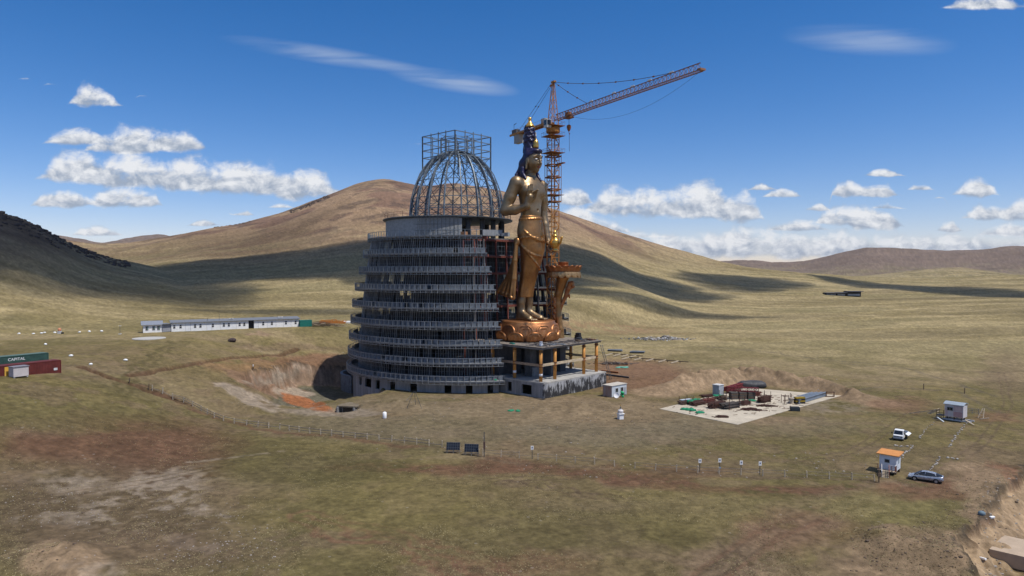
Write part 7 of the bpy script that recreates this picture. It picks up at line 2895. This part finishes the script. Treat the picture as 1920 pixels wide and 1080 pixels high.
# ------------------------------------------------------------------ stone borders
def stones():
    shapes = []
    for k in range(5):
        rg = random.Random(k + 40)
        s = SDF((-.5, -.45, -.25), (.5, .45, .5), .055)
        s.ell((0, 0, .08), (rg.uniform(.22, .3), rg.uniform(.18, .26), rg.uniform(.14, .2)), .1)
        s.ell((rg.uniform(-.12, .12), rg.uniform(-.1, .1), .14), (.16, .14, .12), .06)
        o = s.mesh('stone', M_STONE if k % 2 else mat('pale_stone', (.36, .33, .30), .95, 0, .2, 3))
        me = o.data
        bpy.data.objects.remove(o)
        shapes.append(me)
    rows = [([(1755, 793), (1735, 812), (1728, 826)], 13, 'stone of the border row between the patched hut and the truck', 'stones of the border by the truck'),
            ([(1820, 790), (1812, 802), (1797, 818), (1783, 842)], 24, 'stone of the border row running down from the patched hut', 'stones of the long border below the patched hut'),
            ([(1768, 860), (1760, 872), (1748, 884)], 15, 'stone of the short border row behind the silver car', 'stones of the border behind the car'),
            ([(1680, 836), (1690, 840), (1715, 838), (1712, 846), (1703, 852), (1697, 860), (1690, 868)], 26, 'stone of the heap and row between truck and guard hut', 'stones between truck and guard hut'),
            ([(1783, 861), (1792, 862), (1804, 863)], 9, 'dark stone of the small cluster right of the border row', 'dark stones right of the border')]
    rg = random.Random(77)
    for (pts, n, lab, grp) in rows:
        seg = [0]
        for p, q in zip(pts[:-1], pts[1:]):
            seg.append(seg[-1] + math.hypot(q[0] - p[0], (q[1] - p[1]) * 2))
        for i in range(n):
            t = seg[-1] * (i + .5) / n
            x = np.interp(t, seg, [p[0] for p in pts]) + rg.uniform(-2.2, 2.2)
            y = np.interp(t, seg, [p[1] for p in pts]) + rg.uniform(-1.2, 1.2)
            w = at(float(x), float(y))
            o = bpy.data.objects.new('border_stone', rg.choice(shapes))
            COL.objects.link(o)
            o.location = w
            s_ = rg.uniform(.45, 1.0)
            o.scale = (s_, s_ * rg.uniform(.8, 1.2), s_)
            o.rotation_euler = (0, 0, rg.uniform(0, 6))
            tag(o, lab, 'stone', grp)


stones()


# ------------------------------------------------------------------ fences, signs, panels
def fences():
    def fence(name, label, pts, sp, h, pm, rm, rails, pw=.14):
        W = [at(*p) for p in pts]
        seg = [0]
        for p, q in zip(W[:-1], W[1:]):
            seg.append(seg[-1] + (q.xy - p.xy).length)
        n = int(seg[-1] / sp)
        root = thing(name, label, 'fence', W[0])
        o0 = W[0]
        rg = random.Random(5)
        P = []
        for i in range(n + 1):
            t = seg[-1] * i / n
            x = float(np.interp(t, seg, [p.x for p in W]))
            y = float(np.interp(t, seg, [p.y for p in W]))
            P.append(Vector((x, y, gz(x, y))) - o0)
        for p in P:
            lean = Vector((rg.uniform(-.07, .07), rg.uniform(-.07, .07), h * rg.uniform(.9, 1.1)))
            MB().bar(p + Vector((0, 0, -.15)), p + lean, pw).build('post', pm, root)
        for zr, wd in rails:
            for p, q in zip(P[:-1], P[1:]):
                if rg.random() < .9 or wd < .05:
                    MB().bar(p + Vector((0, 0, zr)), q + Vector((0, 0, zr + rg.uniform(-.05, .05))), wd * .6, wd).build('rail', rm, root)
    fence('rail_fence', 'weathered two rail timber fence curving across the grass left of the tower', [(283, 733), (318, 748), (345, 758), (372, 770), (395, 783), (425, 794), (470, 800), (520, 806), (562, 812), (620, 819), (700, 827), (760, 833), (828, 841)], 2.6, 1.15, M_WOODP, M_WOOD, [(.45, .11), (.95, .12)], .17)
    fence('wire_fence', 'low wire fence with thin posts crossing the grass before the site', [(905, 856), (1000, 863), (1100, 872), (1300, 889), (1450, 896), (1645, 905)], 3.2, 1.1, M_WOODP, M_WOOD, [(.5, .05), (.95, .06)], .14)
    fence('post_fence', 'far sparse post fence beyond the patched hut', [(1735, 731), (1770, 735), (1812, 739)], 6.5, 1.4, M_WOODD, M_WOODD, [(.9, .04)], .16)
    fence('post_fence', 'broken dark post fence on the grass left of the rail fence', [(240, 721), (258, 728), (276, 733)], 2.4, 1.2, M_WOODD, M_WOODD, [(.8, .06)], .14)
    # sign boards
    for k, (x, y0, y1, lab) in enumerate([(998, 863, 838, 'single white sign on a post near the dark panels'), (1314.5, 887, 863, 'first of four white signs on posts left of the guard hut'),
                                          (1352, 889, 862, 'second of four white signs on posts with a small blue plate below'), (1392.5, 891, 866, 'third of four white signs on posts left of the guard hut'), (1428, 893, 868, 'fourth of four white signs, nearest the guard hut')]):
        w = at(x, y0)
        hgt = (y0 - y1) / FPX * w.y
        r = thing('sign_post', lab, 'sign', w, R(6), 'white sign posts')
        MB().bar((0, 0, -.2), (0, 0, hgt - .1), .09).build('post', M_STEELD, r)
        pl = MB().box((0, -.07, hgt - .3), (.46, .05, .62)).build('plate', M_WHITE, r)
        MB().box((0, -.10, hgt - .26), (.2, .02, .26)).build('symbol', mat('sign_print', (.12, .14, .2), .6), pl)
        if k == 2:
            MB().box((0, -.07, .75), (.3, .05, .25)).build('small_plate', mat('sign_blue', (.15, .3, .5), .6), r)
    # dark panels
    for k, (x0, x1, y, ytop, lab) in enumerate([(836, 861.5, 852, 832, 'left of two dark solar panels on a low rack'), (870, 896.5, 856, 835, 'right of two dark solar panels on a low rack')]):
        a, b = at(x0, y), at(x1, y + 1)
        L_ = (a.xy - b.xy).length
        H = (y - ytop) / FPX * a.y
        r = thing('solar_panel', lab, 'solar panel', a, uv_of(a, b), 'solar panels')
        z0, z1 = H * .32, H
        MB().add([(0, -.05, z0), (L_, -.05, z0), (L_, .35, z1), (0, .35, z1), (0, 0, z0), (L_, 0, z0), (L_, .4, z1), (0, .4, z1)],
                 [(0, 1, 2, 3), (7, 6, 5, 4), (0, 4, 5, 1), (1, 5, 6, 2), (2, 6, 7, 3), (3, 7, 4, 0)]).build('frame', mat('panel_frame', (.10, .11, .12), .5, .2), r)
        mc = mat('solar_cell', (.012, .016, .026), .45)
        for i in range(6):
            for j in range(3):
                xa, xb = L_ * (i + .06) / 6, L_ * (i + .94) / 6
                t0, t1 = (j + .06) / 3, (j + .94) / 3
                f = lambda t: (-.065 + .4 * t, z0 + (z1 - z0) * t)
                (ya, za), (yb, zb) = f(t0), f(t1)
                MB().add([(xa, ya, za), (xb, ya, za), (xb, yb, zb), (xa, yb, zb)], [(0, 1, 2, 3)]).build('cell', mc, r)
        for x in (.1, L_ / 2, L_ - .1):
            MB().bar((x, .1, -.2), (x, .12, z0 + .2), .1).build('leg', M_WOODP, r)
            MB().bar((x, 1.0, -.1), (x, .4, z1 - .1), .08).build('strut', M_WOODP, r)
        MB().bar((-.3, .05, .35), (L_ + .3, .05, .35), .1).build('base_rail', M_WOOD, r)
    w = at(907.5, 859)
    r = thing('camera_mast', 'dark slim mast with a box beside the right solar panel', 'mast', w)
    MB().bar((0, 0, -.2), (0, 0, 4.3), .13).build('pole', M_STEELD, r)
    MB().box((.02, -.12, 2.0), (.32, .25, 1.3)).build('box', mat('rust_box', (.10, .06, .05), .7), r)


fences()


# ------------------------------------------------------------------ distant farm, slab in the cutting, scattered bits
def oddments():
    w = at(1583, 554)
    k = w.y / 1280
    r = thing('distant_farm', 'long low dark farm shed far out on the right hand plain', 'farm', w, R(-8))
    for i, (x, l, h) in enumerate(((-26 * k, 20 * k, 4.5 * k), (-8 * k, 16 * k, 5 * k), (14 * k, 26 * k, 7.5 * k))):
        s = MB().box((x, 0, h / 2 - 1), (l, 8, h + 2)).build('shed', mat('dark_shed', (.05, .048, .046), .8), r)
        MB().box((x, -4.3, h + .3), (l + 1, 9, .5)).build('roof', mat('farm_roof', (.10, .10, .11), .7), r)
        MB().box((x, -4.4, .8), (l * .8, .4, 1.6)).build('pale_band', M_WHITED, r)
    # concrete slab corner in the cutting
    a = Vector((*flat(1864, 1043, -2.3), 0))
    b = Vector((*flat(1945, 1062, -2.3), 0))
    c = Vector((*flat(1885, 1022, -2.3), 0))
    u = (b - a)
    v = (c - a)
    z0, z1 = -3.4, -1.75
    o = MB().add([(0, 0, 0), tuple(u), tuple(u + v * 1.3), tuple(v * 1.3)] + [(p[0], p[1], z1 - z0) for p in [(0, 0, 0), tuple(u), tuple(u + v * 1.3), tuple(v * 1.3)]],
                 [(3, 2, 1, 0), (4, 5, 6, 7), (0, 1, 5, 4), (1, 2, 6, 5), (2, 3, 7, 6), (3, 0, 4, 7)]).build('foundation_slab', mat('sandy_concrete', (.40, .31, .225), .9, 0, .15, .6), loc=(a.x, a.y, z0))
    tag(o, 'sandy concrete foundation slab in the cutting at the lower right corner', 'slab')
    rg = random.Random(8)
    for (x, y, l, lab) in ((1868, 977, .9, 'white plank lying on the bank of the cutting'), (1852, 1058, .7, 'white lump of plastic on the grass below the foundation slab'), (1848, 968, 0, '')):
        if not lab:
            continue
        w = at(x, y)
        o = MB().box((0, 0, .12), (l, .28, .22), M=Euler((.1, .1, rg.uniform(0, 2))).to_matrix()).build('white_scrap', M_WHITE, loc=w, bevel=.03)
        tag(o, lab, 'scrap')
    w = at(1848, 970)
    s = SDF((-.8, -.8, -.3), (.8, .8, .9), .07)
    s.ell((0, 0, .2), (.42, .36, .34), .1)
    s.ell((.2, .1, .1), (.35, .3, .25), .1)
    o = s.mesh('blue_drum', mat('faded_blue', (.13, .19, .23), .6))
    o.location = w
    tag(o, 'faded blue crushed drum on the edge of the cutting', 'drum')
    # loose stones: too many to count
    shapes = []
    for k in range(3):
        bm = bmesh.new()
        bmesh.ops.create_icosphere(bm, subdivisions=1, radius=1)
        V = [(v.co.x * rg.uniform(.7, 1.2), v.co.y * rg.uniform(.7, 1.2), v.co.z * rg.uniform(.45, .8)) for v in bm.verts]
        F = [tuple(v.index for v in f.verts) for f in bm.faces]
        bm.free()
        shapes.append((V, F))
    def scatter(name, label, m, n, gen, lo, hi):
        b = MB()
        for i in range(n):
            x, y = gen()
            V, F = rg.choice(shapes)
            s_ = rg.uniform(lo, hi) * (1.6 if rg.random() < .08 else 1)
            z_ = gz(x, y) if n < 400 else None
            b.add([(x + vx * s_, y + vy * s_, vz * s_) for vx, vy, vz in V], F)
        V = np.array(b.v)
        # drop every stone on the ground in one go
        k = len(shapes[0][0])
        cen = V.reshape(-1, k, 3).mean(1)
        hz = hfun(cen[:, 0], cen[:, 1])
        V[:, 2] += np.repeat(hz, k) + .02
        b.v = [tuple(p) for p in V]
        o = b.build(name, m)
        tag(o, label, 'stones', kind='stuff')
    def gen_px(boxes_):
        def g():
            (x0, x1, y0, y1) = rg.choice(boxes_)
            return flat(rg.uniform(x0, x1), rg.uniform(y0, y1))
        return g
    scatter('loose_stones', 'pale loose stones strewn over the stony ground at the lower left', mat('loose_pale', (.30, .265, .235), .95), 420, gen_px([(0, 480, 930, 1080), (250, 470, 930, 1060), (0, 200, 930, 990), (380, 520, 960, 1080)]), .035, .085)
    scatter('dark_clods', 'dark soil clods strewn over the disturbed ground', mat('clod_brown', (.10, .072, .052), .95), 700, gen_px([(0, 480, 930, 1080), (1600, 1800, 985, 1080), (1780, 1920, 900, 1070), (480, 660, 665, 740), (1240, 1620, 700, 745), (1040, 1240, 745, 800), (800, 1300, 760, 850), (1000, 1300, 640, 720)]), .05, .16)
    scatter('bank_stones', 'grey stones along the site ground and earth banks', mat('bank_grey', (.26, .23, .20), .95), 800, gen_px([(700, 1240, 745, 850), (1240, 1620, 700, 745), (1000, 1300, 650, 720), (430, 650, 680, 780), (1850, 1920, 900, 1060), (0, 300, 590, 640), (950, 1700, 850, 900)]), .05, .16)

    def gen_polar(sets):
        def g():
            (p0, p1, r0, r1) = rg.choice(sets)
            a = math.atan((rg.uniform(p0, p1) - 960) / FPX)
            r_ = rg.uniform(r0, r1)
            return (r_ * math.sin(a), r_ * math.cos(a))
        return g
    scatter('rock_outcrops', 'dark rock outcrops along the crest of the left hill and on the middle hill', mat('outcrop', (.070, .052, .042), .95, 0, .4, .5), 900,
            gen_polar([(-60, 120, 520, 660), (-60, 190, 560, 650), (100, 240, 560, 650), (545, 590, 930, 1060), (560, 620, 960, 1080), (400, 470, 1000, 1130)]), .5, 2.0)


def tufts():
    rg = np.random.default_rng(5)
    n = 60000
    px = rg.uniform(-60, 1980, n)
    py = 700 + 420 * rg.random(n) ** .8
    d = CH * FPX / (py - HZ)
    x, y = (px - 960) / FPX * d, d
    dens = fbm(x / 9, y / 9, 3, 201)
    keep = (dens > .44) & ~inpoly(x, y, PAD) & (np.hypot(x - C0[0], y - C0[1]) > 36) & ~inpoly(x, y, CUT)
    keep &= ~((np.abs(px - 1150) < 130) & (py < 760) & (py > 690))
    x, y = x[keep], y[keep]
    h = hfun(x, y)
    n = len(x)
    V = np.zeros((n, 9, 3))
    for k in range(3):
        a = rg.uniform(0, math.pi, n)
        w = rg.uniform(.05, .14, n)
        t = rg.uniform(.02, .06, n)
        V[:, 3 * k, 0], V[:, 3 * k, 1] = x - w * np.cos(a), y - w * np.sin(a)
        V[:, 3 * k + 1, 0], V[:, 3 * k + 1, 1] = x + w * np.cos(a), y + w * np.sin(a)
        V[:, 3 * k + 2, 0], V[:, 3 * k + 2, 1] = x + rg.uniform(-.12, .12, n), y + rg.uniform(-.12, .12, n)
        V[:, 3 * k, 2] = V[:, 3 * k + 1, 2] = h - .03
        V[:, 3 * k + 2, 2] = h + t
    F = np.arange(n * 9).reshape(-1, 3)
    o = mesh_np('grass_tufts', V.reshape(-1, 3), F, mat('dry_grass', (.25, .20, .10), .95, 0, .4, .15, col2=(.36, .30, .16)), None, False)
    tag(o, 'short dry grass tufts over the near steppe', 'grass', kind='stuff')


oddments()
tufts()


# ------------------------------------------------------------------ fair-weather clouds above and behind the viewer, whose shadows lie on the slopes
def cloud(name, label, px, py, rx, ry, thick, dens, rot=0.0, world=None, alt=620.0):
    g = Vector(world) if world is not None else at(px, py)
    c = g + SUN * ((alt - g.z) / SUN.z)
    bm = bmesh.new()
    bmesh.ops.create_icosphere(bm, subdivisions=5, radius=1)
    V = np.array([v.co[:] for v in bm.verts])
    F = np.array([[v.index for v in f.verts] for f in bm.faces])
    bm.free()
    n = fbm(V[:, 0] * 2.2 + px * .013, V[:, 1] * 2.2 + V[:, 2] * 1.7 + py * .017, 4, 7)
    n2 = fbm(V[:, 0] * 5 + px * .03, V[:, 1] * 5 - V[:, 2] * 4, 3, 13)
    s = 1 + (n - .5) * .75 + (n2 - .5) * .3
    P = V * s[:, None]
    P[:, 2] = np.where(P[:, 2] < 0, P[:, 2] * .35, P[:, 2])
    P = P * np.array([rx, ry, thick])
    m = bpy.data.materials.new('cloud_vapour')
    m.use_nodes = True
    nt = m.node_tree
    nt.nodes.clear()
    out = nt.nodes.new('ShaderNodeOutputMaterial')
    pv = nt.nodes.new('ShaderNodeVolumePrincipled')
    pv.inputs['Color'].default_value = (.95, .96, .98, 1)
    pv.inputs['Density'].default_value = dens
    nt.links.new(pv.outputs[0], out.inputs['Volume'])
    o = mesh_np(name, P, F, m)
    o.location = c
    o.rotation_euler = (0, 0, rot)
    tag(o, label, 'cloud')
    return o
cloud('cloud', 'cumulus above the left hill that shades its slope', 30, 446, 150, 150, 60, .045, 0.5)
cloud('cloud', 'smaller cumulus that shades the foot of the left hill', 290, 512, 80, 50, 40, .06, 0.3)
cloud('cloud', 'cumulus whose shadow crosses the middle hill left of the tower', 500, 503, 150, 75, 50, .06, .1)
cloud('cloud', 'cumulus whose shadow crosses the middle hill behind the tower', 820, 494, 150, 90, 50, .06, -.1)
cloud('cloud', 'cumulus whose shadow lies right of the statue', 1150, 506, 115, 80, 50, .06, -.4)
cloud('cloud', 'small cumulus with a thin shadow below the right slope', 1200, 562, 90, 20, 26, .05, -.15)
cloud('cloud', 'long cumulus shading the right hand plain', 1700, 568, 40, 250, 34, .06, R(8), world=(405, 700, 0))
cloud('cloud', 'cumulus shading the slope beyond the pad', 1400, 530, 70, 110, 40, .05, R(-20))
cloud('cloud', 'thin cumulus over the meadow behind the camp', 600, 586, 60, 14, 18, .04, .1)


# ------------------------------------------------------------------ thin air between the viewer and the far hills
def haze():
    o = MB().box((0, 0, 190), (18600, 18600, 420)).build('haze', bpy.data.materials.new('thin_haze'))
    m = o.data.materials[0]
    m.use_nodes = True
    nt = m.node_tree
    nt.nodes.clear()
    out = nt.nodes.new('ShaderNodeOutputMaterial')
    pv = nt.nodes.new('ShaderNodeVolumePrincipled')
    pv.inputs['Color'].default_value = (.86, .91, 1.0, 1)
    pv.inputs['Density'].default_value = 2.2e-5
    nt.links.new(pv.outputs[0], out.inputs['Volume'])
    tag(o, 'thin blue haze over the steppe', 'haze', kind='stuff')


haze()
